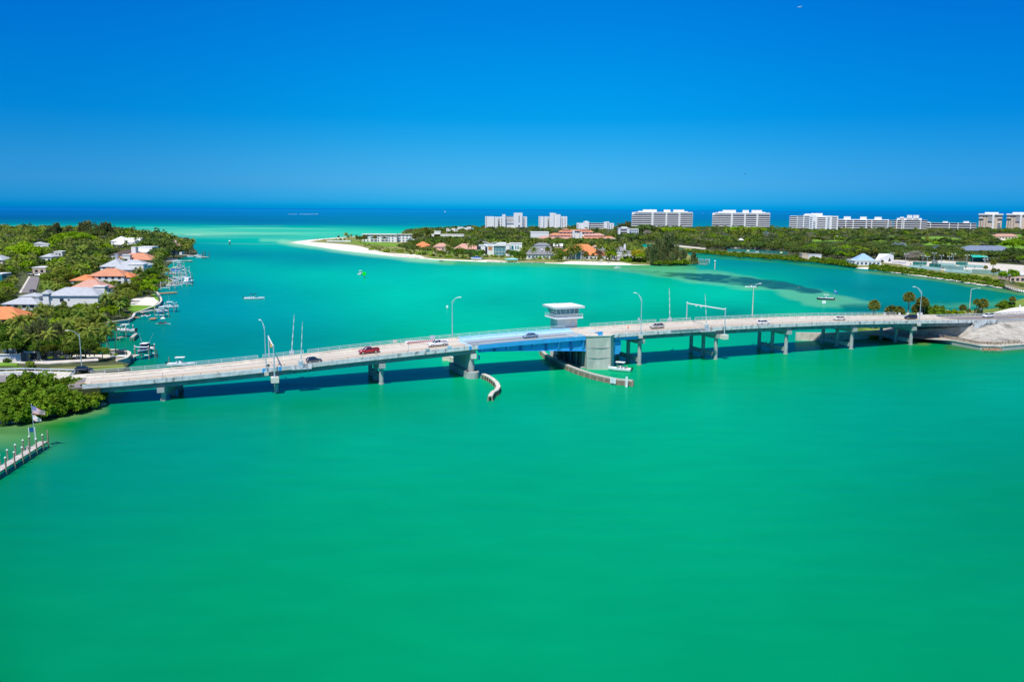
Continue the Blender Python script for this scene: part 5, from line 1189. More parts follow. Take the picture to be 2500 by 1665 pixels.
patch('lawn', W2((322, 764), (382, 750), (366, 742), (322, 740), (308, 752), z=1.1), 1.35, M['lawn'], 0.3)
patch('beach_patch', W2((318, 746), (376, 748), (388, 738), (382, 728), (350, 726), (322, 732), z=1.1), 1.4, M['sand'], 0.3)
patch('lawn', W2((384, 684), (415, 691), (418, 688), (398, 680), z=1.1), 1.35, M['lawn'], 0.3)
patch('lawn', W2((368, 722), (386, 737), (389, 733), (378, 720), z=1.1), 1.45, M['lawn'], 0.3)
def capwall(name, label, pts, z0, z1, w_, m1, m2, cat='seawall', group='seawalls of the left island'):
    t = thing(name, label, cat, (pts[0][0], pts[0][1], 0), 0, group); q = rel(pts, pts[0])
    L = [(p[0], p[1]) for p in q]; a = offs([(p[0], p[1], 0) for p in q], w_ / 2); b = offs([(p[0], p[1], 0) for p in q], -w_ / 2)
    c = MB(); c.loft([[(p[0], p[1], z0), (p[0], p[1], z1), (r_[0], r_[1], z1), (r_[0], r_[1], z0)] for p, r_ in zip(a, b)]); c.build('wall', m1, t)
    a = offs([(p[0], p[1], 0) for p in q], w_ / 2 + .25); b = offs([(p[0], p[1], 0) for p in q], -w_ / 2 - .25)
    c = MB(); c.loft([[(p[0], p[1], z1 + 0.002), (p[0], p[1], z1 + 0.25), (r_[0], r_[1], z1 + 0.25), (r_[0], r_[1], z1 + 0.002)] for p, r_ in zip(a, b)]); c.build('cap', m2, t)
capwall('seawall', 'white-capped seawall curving round the small sand and lawn point', smooth(W2((379, 716), (386, 723), (392, 732), (394, 741), (386, 750), (374, 755), (350, 765), (329, 772)), 3), -1, 1.3, 0.4, M['pier'], M['conc'])
capwall('seawall', 'pale seawall turning from the orange platform back to the shaded grey bank', W2((329, 772), (324, 782), (313, 788), (262, 795)), -1, 1.2, 0.5, M['pier'], M['conc'])
capwall('seawall', 'round seawall end with pale cap beside the bridge abutment at the left', smooth(W2((270, 872), (300, 874), (314, 878), (317, 884), (308, 894), (286, 900)), 3), -1, 2.4, 0.5, M['pier'], M['conc'])
capwall('seawall', 'thin light seawall edging the lawn strip behind the docks', W2((404, 676), (416, 686), (426, 691), (410, 699)), -1, 1.2, 0.4, M['pier'], M['conc'])
# rocks at the left abutment
rk = random.Random(3)
for i, (a, b, s) in enumerate([(232, 985, 1.2), (238, 987, .9), (244, 983, 1.0), (250, 986, .8), (246, 989, .7), (226, 990, 1.0), (220, 988, 1.1), (214, 992, .8), (240, 991, .6), (228, 995, .7), (255, 988, .5), (6, 1026, .9), (14, 1024, .8), (22, 1026, .6), (0, 1022, .8), (34, 1031, .7), (44, 1029, .6)]):
    x, y, _ = P(a, b, 0.2); c = MB(); c.ball((0, 0, 0), (s * 1.2, s * 0.9, s * 0.6), 7, 5)
    c.v = [(v[0] + rk.uniform(-.15, .15) * s, v[1] + rk.uniform(-.15, .15) * s, v[2] + rk.uniform(-.12, .12) * s) for v in c.v]
    o = c.build('rock', M['rock'], None, False, (x, y, 0.35)); o.rotation_euler.z = rk.uniform(0, 6)
    if i < 11: lab = ordn(sorted([232, 238, 244, 250, 246, 226, 220, 214, 240, 228, 255]).index(a), 11) + 'tan boulder at the water beside the left abutment'
    else: lab = ordn(sorted([6, 14, 22, 0, 34, 44]).index(a), 6) + 'tan stone on the small beach at the far left'
    tag(o, lab, 'rock', 'shore rocks')
# ================================================================== BUILDINGS
GZ = 1.15
def hip_roof(mb, x0, x1, y0, y1, z, h, ov=0.6, ridge=None):
    x0 -= ov; x1 += ov; y0 -= ov; y1 += ov; w, d = x1 - x0, y1 - y0
    if w >= d:
        k = d / 2 if ridge is None else ridge; a, b = (x0 + min(k, w / 2 - .05), (y0 + y1) / 2), (x1 - min(k, w / 2 - .05), (y0 + y1) / 2)
    else:
        k = w / 2 if ridge is None else ridge; a, b = ((x0 + x1) / 2, y0 + min(k, d / 2 - .05)), ((x0 + x1) / 2, y1 - min(k, d / 2 - .05))
    c = [(x0, y0, z), (x1, y0, z), (x1, y1, z), (x0, y1, z)]; R0, R1 = (a[0], a[1], z + h), (b[0], b[1], z + h)
    v = c + [R0, R1]
    fs = [(0, 1, 5, 4), (1, 2, 5), (2, 3, 4, 5), (3, 0, 4)] if w >= d else [(0, 1, 4), (1, 2, 5, 4), (2, 3, 5), (3, 0, 4, 5)]
    mb.add(v, fs + [(3, 2, 1, 0)])
    # fascia lip
    mb.add([(x0, y0, z - .25), (x1, y0, z - .25), (x1, y1, z - .25), (x0, y1, z - .25)] + c, [(0, 1, 5, 4), (1, 2, 6, 5), (2, 3, 7, 6), (3, 0, 4, 7), (3, 2, 1, 0)])
def windows(t, face, n, z, h, w_, m_, x0, x1, y, name='window', margin=0.8, frame=True):
    """row of n windows on a wall; face 'f' front (y fixed) or 'l'/'r' side (x fixed = y)"""
    for i in range(n):
        s = x0 + margin + (x1 - x0 - 2 * margin) * (i + 0.5) / n; c = MB(); g = MB()
        if face == 'f': c.b6(s - w_ / 2, s + w_ / 2, y - 0.04, y + 0.1, z, z + h); g.b6(s - w_ / 2 - .12, s + w_ / 2 + .12, y - .07, y + .02, z - .18, z - .02)
        else: c.b6(y - 0.04 if face == 'l' else y - 0.1, y + 0.1 if face == 'l' else y + 0.04, s - w_ / 2, s + w_ / 2, z, z + h); g.b6(y - .07, y + .07, s - w_ / 2 - .12, s + w_ / 2 + .12, z - .18, z - .02)
        o = c.build(name, m_, t)
        if frame: g.build('sill', M['white'], o)
def house(label, px0, px1, pyb, wings, rotz=0.0, roof='terra', wall='stucco', z=GZ, group=None, lm=None, cat='house', name='house', glass='glass', chim=(), win=True, Y=None, scale=1.0):
    """wings: (x0, x1, y0, y1, wall_h, roof_h, 'hip'|'flat', roofmat, wallmat) in fractions of the width for x, metres otherwise"""
    if Y is None: x, y, _ = P((px0 + px1) / 2, pyb, z)
    else: x, y, _ = A((px0 + px1) / 2, Y)
    wd = (px1 - px0) / F * y / math.cos(rotz) * scale
    t = thing(name, label, cat, (x, y, z), rotz, group)
    for w_ in wings:
        x0, x1 = (w_[0] - 0.5) * wd, (w_[1] - 0.5) * wd; y0, y1, wh, rh = w_[2], w_[3], w_[4], w_[5]
        kind = w_[6] if len(w_) > 6 else 'hip'; rm = M[w_[7]] if len(w_) > 7 and w_[7] else M[roof]; wm = M[w_[8]] if len(w_) > 8 and w_[8] else M[wall]
        zb = w_[9] if len(w_) > 9 else 0
        c = MB(); c.b6(x0, x1, y0, y1, zb - 0.5 if zb == 0 else zb, wh); c.build('wall', wm, t)
        c = MB()
        if kind == 'hip': hip_roof(c, x0, x1, y0, y1, wh, rh)
        elif kind == 'flat': c.b6(x0 - .3, x1 + .3, y0 - .3, y1 + .3, wh, wh + rh)
        elif kind == 'arch':
            n = 14; c.loft([[(x0 - .4 + (x1 - x0 + .8) * k / n, yy, wh + rh * (1 - (1 - min(1, k / n * 1.9)) ** 2) * (1 - 0.12 * k / n)) for k in range(n + 1)] + [(x1 + .4, yy, wh - .2), (x0 - .4, yy, wh - .2)] for yy in (y0 - 1.2, y1 + .4)])
        elif kind == 'butterfly': c.add([(x0 - 1, y0 - 1, wh + rh), ((x0 + x1) / 2, y0 - 1, wh + .2), (x1 + 1, y0 - 1, wh + rh), (x0 - 1, y1, wh + rh), ((x0 + x1) / 2, y1, wh + .2), (x1 + 1, y1, wh + rh)], [(0, 1, 4, 3), (1, 2, 5, 4)]); c.b6(x0, x1, y0, y1, wh, wh + .2)
        elif kind == 'gable':
            ym = (y0 + y1) / 2; c.add([(x0 - .5, y0 - .5, wh), (x1 + .5, y0 - .5, wh), (x1 + .5, y1 + .5, wh), (x0 - .5, y1 + .5, wh), (x0 - .5, ym, wh + rh), (x1 + .5, ym, wh + rh)], [(0, 1, 5, 4), (2, 3, 4, 5), (1, 2, 5), (3, 0, 4), (3, 2, 1, 0)])
        c.build('roof', rm, t)
        if win and x1 - x0 > 4:
            n = max(1, min(7, int((x1 - x0) / 3.6)))
            if wh - zb > 5.2: windows(t, 'f', n, zb + 3.9, 1.5, 1.7, M[glass], x0, x1, y0); windows(t, 'f', n, zb + 0.6, 2.2, 2.0, M[glass], x0, x1, y0)
            else: windows(t, 'f', n, zb + 0.7, min(2.0, wh - zb - 1.0), 2.0, M[glass], x0, x1, y0)
            m2 = max(1, min(3, int((y1 - y0) / 5)))
            windows(t, 'l', m2, wh - 2.1, 1.3, 1.5, M[glass], y0, y1, x0); windows(t, 'r', m2, wh - 2.1, 1.3, 1.5, M[glass], y0, y1, x1)
    for (cx, cy, cw, zz0, zz1, cm) in chim:
        c = MB(); c.box(((cx - .5) * wd, cy, (zz0 + zz1) / 2), (cw, cw, zz1 - zz0)); c.box(((cx - .5) * wd, cy, zz1 + .12), (cw + .3, cw + .3, .24)); c.build('chimney', M[cm], t)
    if lm: landmark(lm, x, y)
    return t
# ---- left island, near to far
house('two-storey grey hip-roofed house with white walls and a square turret, largest on the left', 118, 240, 754, [(0.0, 1.0, 0, 12, 6.2, 3.4), (-0.06, 0.05, -1, 4, 7.2, 1.6)], 0.04, 'greyroof', 'stucco', lm='the big grey-roofed white house', win=False)
hh = bpy.data.objects['house']; windows(hh, 'f', 1, 3.2, 1.6, 1.8, M['glass'], -7, -3, 0); windows(hh, 'f', 1, 3.8, .8, .8, M['glass'], -3.6, 0, 0); windows(hh, 'f', 2, 0.5, 1.8, 1.6, M['glass'], 0, 9, 0)
house('low house with weathered grey hip roof and a raised upper roof, beside the lower grey turret', 8, 92, 756, [(0, 1, 0, 11, 2.6, 2.6), (0.3, 0.85, 6, 15, 5.6, 1.2)], 0.02, 'greyroof', lm='the low grey-roofed house')
house('house with a plain bright orange tiled roof cut by the left edge of the photo', -70, 50, 797, [(0, 1, 0, 13, 3.0, 4.2)], 0.05, 'orange', 'yellowh', lm='the orange roof at the left edge')
house('brown-pink tiled hip-roofed house with a white flat-topped annex, behind the big grey roof', 168, 262, 722, [(0, 0.9, 0, 15, 3.6, 4.6), (0.74, 1.02, -4, 1, 5.0, .5, 'flat', 'white')], 0.04, 'pink', 'stucco', lm='the brown-pink tiled house')
house('wide terracotta tiled house with several stepped hip roofs, between palms', 178, 306, 698, [(0.28, 0.95, 2, 18, 5.8, 4.2, 'hip', 'terra'), (0.0, 0.45, -2, 10, 3.4, 3.0, 'hip', 'orange'), (0.85, 1.06, 4, 14, 5.0, 2.4, 'hip', 'orange')], 0.03, 'terra', 'stucco', lm='the wide terracotta house')
house('large pale grey hip-roofed house with crossing wings behind the terracotta roofs', 236, 342, 672, [(0.0, 0.5, 6, 26, 5.5, 5.0), (0.28, 1.0, 8, 24, 6.2, 3.6), (0.38, 0.86, -2, 9, 4.0, 3.2), (0.7, 1.06, 2, 9, 7.2, .6, 'flat', 'white')], 0.0, 'greyroof', 'stucco', lm='the pale grey crossing roofs')
house('salmon-orange tiled house with a tall white chimney block and white box dormer', 274, 364, 649, [(0.05, 1.0, 4, 22, 4.6, 5.2, 'hip', 'terra'), (0.28, 0.48, 1, 5, 8.4, .6, 'flat', 'white')], 0.0, 'terra', 'stucco', chim=((0.42, 14, 3.6, 4, 14.5, 'white'), (0.05, 6, 2.2, 4, 9.0, 'galv')), lm='the salmon house with the tall white chimney')
house('dark brown low-pitched roof house just behind the white chimney', 272, 334, 636, [(0, 1, 0, 20, 5.2, 4.2)], 0.0, 'brown', 'stucco', lm='the dark brown roof')
house('flat-roofed white modern house of two stacked boxes near the canal', 316, 362, 630, [(0.25, 1.0, 10, 24, 9.5, .6, 'flat', 'white'), (0, 0.95, 0, 12, 5.0, .6, 'flat', 'white')], 0.0, 'white', 'white', lm='the white modern house')
house('white metal-roofed house with stacked gables beside the dark casuarinas', 262, 326, 606, [(0, 0.55, 10, 30, 7.5, 5.5, 'hip', 'white'), (0.35, 1.0, 14, 34, 6.5, 4.8, 'gable', 'white'), (0.2, 0.8, 0, 12, 4.0, 4.0, 'hip', 'white')], 0.0, 'white', 'white', lm='the white metal-roofed house')
house('pinkish tiled roofs of the house at the tip of the left island', 362, 430, 612, [(0, 0.55, 6, 26, 6.0, 4.5), (0.4, 1.0, 4, 20, 5.0, 4.0)], 0.0, 'pink', 'pinkw', chim=((0.85, 12, 2.0, 5, 11, 'pinkw'),), lm='the house at the island tip')
house('little pink-roofed pavilion on the point by the docks', 418, 432, 622, [(0, 1, 0, 5, 3.4, 2.2)], 0, 'pink', 'pinkw', cat='pavilion', name='pavilion')
house('white flat terrace building beside the leaning dock palms', 428, 444, 622, [(0, 1, 0, 7, 3.2, .5, 'flat', 'white')], 0, 'white', 'stucco', cat='pavilion', name='pavilion')
house('tan house with an ochre upper wall and white balcony seen between coconut palms', 14, 62, 882, [(0.0, 1.0, 0, 9, 3.0, .5, 'flat', 'white', 'pinkw'), (0.12, 0.62, 3, 9, 6.6, .4, 'flat', 'white', 'yellowh')], 0.04, 'white', 'beige', lm='the tan house by the road')
house('long beige garage with dark openings behind the roadside trees', 64, 128, 884, [(0, 1, 0, 8, 3.0, .4, 'flat', 'white', 'beige')], 0.04, 'white', 'beige', name='garage', cat='garage', win=True)
capwall('garden_wall', 'white garden wall behind the lawn at the far left by the road', W2((-30, 888), (10, 888), (52, 887), z=1.5), 1.0, 4.2, 0.3, M['stucco'], M['white'], 'garden wall', 'garden walls')
house('white flat-roofed bungalow at the end of the street on the left', 80, 112, 668, [(0, 1, 0, 12, 4.0, .5, 'flat', 'white')], 0, 'white', 'beige', lm='the white bungalow')
house('small bluish-grey roofed house half hidden by trees left of centre island', 100, 128, 640, [(0, 1, 0, 14, 4.5, 2.6)], 0, 'greyroof', 'stucco')
house('small white flat house among palms in the middle of the left island', 132, 152, 626, [(0, 1, 0, 12, 4.2, .6, 'flat', 'white')], 0, 'white', 'white')
house('tiny pale blue-roofed house near the far trees of the left island', 82, 102, 606, [(0, 1, 0, 12, 5.0, 2.0)], 0, 'greyroof', 'stucco')
house('tiny white flat house near the far trees of the left island', 102, 119, 607, [(0, 1, 0, 12, 4.5, .6, 'flat', 'white')], 0, 'white', 'white')
house('tiny terracotta-roofed house before the dark far casuarinas', 141, 152, 596, [(0, 1, 0, 12, 6.0, 2.4)], 0, 'terra', 'stucco')
house('small teal and white house at the left edge below the huge tree', -14, 6, 690, [(0, 1, 0, 10, 5.0, .6, 'flat', 'white')], 0, 'white', 'tealglass', win=False)
house('grey gabled house at the left edge beside the huge tree', -26, 8, 652, [(0, 1, 0, 14, 5.5, 3.5)], 0, 'greyroof', 'beige')
# ---- right island, front row
t = thing('apartment_block', 'white three-storey apartment block with flat roof by the beach point', 'apartment block', (*A(952, 1205)[:2], GZ), 0.0)
X0, X1 = (885 - 952) / F * 1205, (1010 - 952) / F * 1205; Xm = (968 - 952) / F * 1205
c = MB(); c.b6(X0, Xm, 0, 14, -.5, 10.6); c.b6(Xm, X1, 8, 20, -.5, 10.2); c.build('wall', M['white'], t)
c = MB(); c.b6(X0 - 1.2, Xm + 1, -1.6, 15, 10.6, 11.3); c.build('roof', M['white'], t); c = MB(); c.b6(X0 + 3, Xm - 2, 2, 12, 11.3, 11.7); c.b6(Xm + .5, X1 + 1, 7, 20, 10.4, 11.2); c.build('roof', M['conc'], t)
for f_ in range(3):
    for i in range(9):
        xx = X0 + 1.5 + i * (Xm - X0 - 3) / 9; wide = i in (2, 3, 5, 6); c = MB(); c.b6(xx, xx + (3.9 if wide else 1.8), -0.08, 0.1, f_ * 3.5 + .8, f_ * 3.5 + 2.8); o = c.build('window', M['blueglass'], t)
        if wide: c = MB(); c.b6(xx - .1, xx + 4.0, -1.1, -.1, f_ * 3.5 + .4, f_ * 3.5 + 1.2); c.build('balcony', M['white'], t)
    for i in range(4): c = MB(); xx = Xm + 2 + i * 5.2; c.b6(xx, xx + 2.6, 7.92, 8.1, f_ * 3.4 + .9, f_ * 3.4 + 2.6); c.build('window', M['blueglass'], t)
landmark('the white apartment block', *A(930, 1205)[:2])
house('house with bright orange tiled roof behind palms right of the white apartments', 1014, 1048, 612, [(0, 1, 0, 14, 5.8, 4.0), (0.3, 0.9, -4, 1, 3.5, 2.0)], 0, 'orange', 'yellowh', lm='the bright orange roof')
house('pink tiled two-storey house between bright orange and wide salmon roofs', 1058, 1096, 619, [(0, 1, 0, 12, 7.2, 3.6), (0.0, 0.5, -4, 0, 3.6, 1.8)], 0, 'pink', 'pinkw', lm='the pink two-storey house')
house('wide salmon-pink hip-roofed villa left of the white modern house', 1106, 1172, 620, [(0, 1, 0, 18, 5.0, 5.6)], 0, 'pink', 'stucco', chim=((0.52, 6, 1.6, 5, 10, 'pinkw'),), lm='the wide salmon villa')
t = house('white modern cube house with deep open balconies and a folded roof', 1169, 1208, 624, [(0, 0.4, 0, 9, 10.2, .5, 'flat', 'white', 'white'), (0.4, 1.0, 3, 12, 9.4, .5, 'flat', 'white', 'white'), (0.3, 1.05, 10, 20, 11.5, 2.2, 'butterfly', 'white', 'stucco')], 0, 'white', 'white', lm='the white cube house', win=False)
for (a, b, z0, z1, m_) in ((-10.2, -6.2, 6.2, 9.2, 'shade'), (-10.0, -4.4, 0.6, 4.6, 'shade'), (-2.2, 0.4, 1.0, 8.6, 'shade')): c = MB(); c.b6(a, b, -.06 if a < -3 else 2.94, .1 if a < -3 else 3.1, z0, z1); c.build('window', M[m_], t)  # dark panels put the shade of the open balconies into colour
c = MB(); c.b6(1.6, 5.4, 2.92, 3.1, 5.2, 8.8); c.build('door', M['woodo'], t)
t = house('white house with a huge curved teal glass front under an arched roof', 1206, 1274, 626, [(0.0, 0.42, 0, 16, 10.6, 3.2, 'arch', 'white', 'tealglass'), (0.42, 0.56, -1, 16, 11.6, .5, 'flat', 'white', 'white'), (0.56, 1.0, 3, 16, 12.6, .6, 'flat', 'white', 'white')], 0, 'white', 'white', lm='the curved glass house', win=False)
wd = 68 / F * P(1240, 626, GZ)[1]
for k in range(9): c = MB(); xx = -wd / 2 + 0.42 * wd * k / 8; c.b6(xx - .12, xx + .12, -.15, -.005, 0.4, 10.4); c.build('mullion', M['white'], t)
for zz in (1.0, 4.6, 8.4): c = MB(); c.b6(-wd / 2, -wd * .08, -.19, -.151, zz, zz + .3); c.build('transom', M['white'], t)
for (a, b, z0, z1) in ((0.62, 0.7, 6.5, 10.5), (0.76, 0.8, 7, 10.5), (0.84, 0.88, 7, 10.5), (0.6, 0.95, 1, 5)): c = MB(); c.b6((a - .5) * wd, (b - .5) * wd, 2.93, 3.1, z0, z1); c.build('window', M['tealglass'], t)
t = house('grey mansard-roofed house with white arched dormers and a glazed ground floor', 1286, 1352, 632, [(0, 1, 0, 16, 4.2, .01, 'flat'), (0.3, 0.85, 6, 14, 13.0, 2.0, 'hip', 'shingle', 'stucco')], 0, 'shingle', 'stucco', lm='the grey mansard house', glass='blueglass')
wd = 66 / F * P(1319, 632, GZ)[1]; c = MB(); c.prism([(-wd / 2 - .8, -.8), (wd / 2 + .8, -.8), (wd / 2 + .8, 16.8), (-wd / 2 - .8, 16.8)], 4.25, 11.4, 0, [(-wd * .28, 4.5), (wd * .4, 4.5), (wd * .4, 14), (-wd * .28, 14)]); c.build('roof', M['shingle'], t)
for k in range(3): c = MB(); xx = 0.4 + k * 3.6; c.b6(xx, xx + 2.2, 1.2, 4, 6.4, 8.6); c.ball((xx + 1.1, 2.6, 8.6), (1.1, 1.4, .9)); o = c.build('dormer', M['white'], t); c = MB(); c.b6(xx + .5, xx + 1.7, 1.1, 1.25, 6.8, 8.4); c.build('pane', M['shade'], o)
t = house('large white mansion with vivid orange tiled roofs and a tall glazed arch entrance', 1378, 1486, 634, [(0.1, 0.75, 3, 20, 8.2, 6.0, 'hip', 'orange'), (0.0, 0.25, 4, 14, 7.8, 3.6, 'hip', 'orange'), (0.45, 0.92, -2, 8, 4.4, 4.6, 'hip', 'orange'), (0.7, 1.0, 2, 10, 4.0, 2.6, 'hip', 'orange'), (0.78, 0.98, 6, 16, 8.2, 3.0, 'hip', 'shingle')], 0, 'orange', 'stucco', lm='the orange-roofed mansion')
wd = 108 / F * P(1432, 634, GZ)[1]; c = MB(); c.b6(-wd * .26, -wd * .12, -2.8, 3, 0, 8.6); c.build('entrance', M['white'], t); c = MB(); c.b6(-wd * .24, -wd * .14, -2.9, -2.7, .4, 6.4); c.tube((-wd * .19, -2.85, 6.2), (-wd * .19, -2.7, 6.2), wd * .05, n=16); c.build('window', M['blueglass'], t)
for k in range(8): c = MB(); xx = -wd * .46 + k * wd * .125; c.tube((xx, -3.2 if k > 2 else 1.6, 0), (xx, -3.2 if k > 2 else 1.6, 4.0), .35, n=8); c.build('column', M['white'], t)
t = house('grey-roofed house with white chimney and arched veranda at the right of the front row', 1497, 1557, 634, [(0.0, 0.62, 4, 16, 8.0, 4.2, 'hip', 'shingle'), (0.3, 1.0, 2, 12, 5.0, 3.2, 'hip', 'shingle')], 0, 'shingle', 'stucco', chim=((0.5, 8, 1.8, 8, 14.2, 'white'),), lm='the grey house with white chimney')
for k in range(7): c = MB(); xx = -9.8 + k * 3.4; c.tube((xx, -0.5, 0), (xx, -0.5, 4.0), .3, n=6); c.build('column', M['white'], t)
c = MB(); c.b6(-10.4, 11, -1, 2, 3.9, 4.5); c.build('veranda_roof', M['white'], t)
house('small pink-roofed hut behind the orange mansion', 1446, 1462, 612, [(0, 1, 0, 8, 4, 2.5)], 0, 'pink', 'stucco'); house('small white gabled roof in the trees behind the grey mansard house', 1352, 1373, 612, [(0, 1, 0, 8, 5, 3, 'gable', 'white')], 0, 'white', 'pinkw')
# terraced clubhouse with many terracotta roofs
t = thing('terraced_building', 'long stepped building with many pink-orange tiled roofs and two white towers', 'apartment block', (*A(1408, 1215)[:2], GZ), 0.0)
S = 1215 / F
def rx(p): return (p - 1408) * S
for (a, b, y0, y1, z0, wh, rh) in ((1318, 1402, 0, 22, 0, 6, 3.2), (1420, 1502, 0, 22, 0, 6.2, 3.2), (1344, 1396, 8, 24, 6, 10.5, 3), (1430, 1476, 8, 24, 6, 10.5, 3), (1368, 1450, 14, 30, 9, 15.2, 3.2), (1376, 1392, 18, 28, 15, 18.6, 1.6), (1425, 1440, 18, 28, 15, 18.6, 1.6), (1400, 1418, 12, 26, 6, 17.0, 1.6)):
    c = MB(); c.b6(rx(a), rx(b), y0, y1, z0, wh); c.build('wall', M['blueglass'] if z0 == 0 else M['stucco'], t)
    c = MB(); hip_roof(c, rx(a), rx(b), y0, y1, wh, rh, 1.4, 6); c.build('roof', M['pink'] if (a % 4) else M['terra'], t)
    n = max(2, int((rx(b) - rx(a)) / 5))
    for i in range(n):
        xx = rx(a) + (rx(b) - rx(a)) * i / n; c = MB(); c.b6(xx, xx + .5, y0 - .25, y0 - .005, z0, wh); c.build('column', M['white'], t)
        if z0: c = MB(); c.b6(xx + 1, xx + 3.6, y0 - .06, y0 + .1, wh - 3.0, wh - 1.0); c.build('window', M['blueglass'], t)
for a in (1398, 1416): c = MB(); c.b6(rx(a), rx(a + 5), -2, 10, 0, 17.5 if a == 1398 else 15); c.build('tower', M['white'], t)
for zz in (3.2, 6.2): c = MB(); c.b6(rx(1466), rx(1502), -1.2, -.3, zz, zz + .8); c.build('balcony', M['white'], t)
landmark('the stepped pink-roofed building', *A(1408, 1215)[:2])
house('long flat white roof left of the stepped pink-roofed building', 1296, 1340, 0, [(0, 1, 0, 30, 11.5, .8, 'flat', 'white')], 0, 'white', 'white', Y=1330, win=False, name='low_building', cat='building')
house('long flat white strip roof behind the bright orange roof', 1040, 1132, 0, [(0, 1, 0, 16, 4.4, .6, 'flat', 'conc')], 0, 'conc', 'white', Y=1440, win=False, name='low_building', cat='building')
house('small white cube building at the left end of the tree line', 1060, 1075, 0, [(0, 1, 0, 12, 9.4, .6, 'flat', 'white')], 0, 'white', 'white', Y=1440, win=False, name='low_building', cat='building')
t = thing('apartment_block', 'small white three-storey block with open arches below the left wide condominium', 'apartment block', (*A(1535, 1500)[:2], GZ), 0.0); S5 = 1500 / F
def r5(p): return (p - 1535) * S5
c = MB(); c.b6(r5(1510), r5(1537), 0, 16, 0, 15.5); c.b6(r5(1537), r5(1560), 6, 20, 0, 14); c.build('wall', M['white'], t); c = MB(); c.b6(r5(1518), r5(1532), 2, 10, 15.5, 17.6); c.b6(r5(1509), r5(1538), -.6, 16, 15.5, 15.9); c.build('roof', M['white'], t)
for f_ in range(3): 
    c = MB(); c.b6(r5(1515), r5(1531), -.1, .1, 2 + f_ * 4.3, 4.6 + f_ * 4.3); c.build('balcony_opening', M['shade'], t)  # flat dark panels stand for the shade inside the open bays
    for k in range(4): c = MB(); c.b6(r5(1540 + k * 5), r5(1543.4 + k * 5), 5.9, 6.1, 2 + f_ * 4, 4.8 + f_ * 4); c.build('window', M['blueglass'], t)
landmark('the small white arched block', *A(1535, 1500)[:2])
# ---- condominium towers
def block(t, x0, x1, y0, y1, z1, m='white', name='wall', z0=-1):
    c = MB(); c.b6(x0, x1, y0, y1, z0, z1); return c.build(name, M[m] if isinstance(m, str) else m, t)
def slabs(t, x0, x1, y, z0, z1, n, out_=2.0, m='white', recess='shade', side=0.8, th=0.9, bulge=0.0):
    """dark recessed bays behind projecting white balcony slabs, one part per floor"""
    st = (z1 - z0) / n
    for k in range(n):
        z = z0 + k * st
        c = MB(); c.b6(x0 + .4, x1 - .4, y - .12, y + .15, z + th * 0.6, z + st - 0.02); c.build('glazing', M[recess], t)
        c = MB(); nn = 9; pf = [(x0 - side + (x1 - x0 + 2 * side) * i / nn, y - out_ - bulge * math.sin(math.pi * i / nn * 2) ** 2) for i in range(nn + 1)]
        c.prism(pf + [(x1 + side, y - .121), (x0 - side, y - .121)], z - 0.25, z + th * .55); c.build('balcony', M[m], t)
    c = MB(); c.b6(x0 - side, x1 + side, y - out_, y - .121, z1 - .2, z1 + .5); c.build('eave', M[m], t)
def condo_a(label, pl, px, Y, parts, lm=None, name='apartment_tower'):
    """parts in photo columns/rows; each: kind, px0, px1, row_top, depth y0, y1, extra"""
    azm = math.atan((px - 1250) / F); t = thing(name, label, 'apartment tower', (*A(px, Y)[:2], GZ), -azm, 'apartment towers by the sea'); s = Y / F * math.cos(azm)
    for p in parts:
        kind, a, b, row, y0, y1 = p[:6]; x0, x1 = (a - px) * s, (b - px) * s; z1 = ZT((a + b) / 2, row, Y) - GZ
        if kind == 'w': block(t, x0, x1, y0, y1, z1, p[6] if len(p) > 6 else 'white')
        elif kind == 'win':
            n, z0, ww = p[6], p[7], p[8]; st = (z1 - z0) / n
            for k in range(n): c = MB(); c.b6((x0 + x1) / 2 - ww / 2, (x0 + x1) / 2 + ww / 2, y0 - .12, y0 + .1, z0 + k * st + .5, z0 + k * st + st * .62); c.build('window', M[p[9] if len(p) > 9 else 'glass'], t)
        elif kind == 's': slabs(t, x0, x1, y0, p[6], z1, p[7], *(p[8] if len(p) > 8 else ()))
        elif kind == 'r': c = MB(); c.b6(x0, x1, y0, y1, p[6], z1); c.build('penthouse', M['white'], t)
        elif kind == 'f': block(t, x0, x1, y0, y1, z1, 'stucco', 'fin')
    if lm: landmark(lm, *A(px, Y)[:2])
    return t
condo_a('white high-rise with blank slab walls, an open middle and two stair towers, leftmost of the high-rises', 0, 1235, 1800,
        [('w', 1185, 1206, 529, 0, 24), ('w', 1207, 1216, 530, -3, 24, 'stucco'), ('win', 1187, 1189, 529, 0, 0, 8, 2, 1.5), ('win', 1207, 1209, 531, -3, 0, 8, 2, .9), ('w', 1216, 1230, 530, 6, 24), ('win', 1218, 1221, 532, 6, 0, 8, 4, 2.2), ('win', 1223, 1227, 532, 6, 0, 8, 4, 3.0),
         ('w', 1226, 1234, 524, 0, 20), ('w', 1228, 1256, 529.5, 8, 24), ('s', 1230, 1254, 529.5, 8, 0, 18, 5, (1.6, 'white', 'shade', 0, 2.6)), ('w', 1254, 1275, 520, -3, 20), ('win', 1265, 1269, 526, -3, 0, 4, 20, 2.9), ('win', 1265, 1269, 547, -3, 0, 2, 4, 3.4), ('w', 1275, 1286, 529.5, 4, 24), ('win', 1279, 1282, 530, 4, 0, 8, 3, 2.2)], 'the leftmost high-rise')
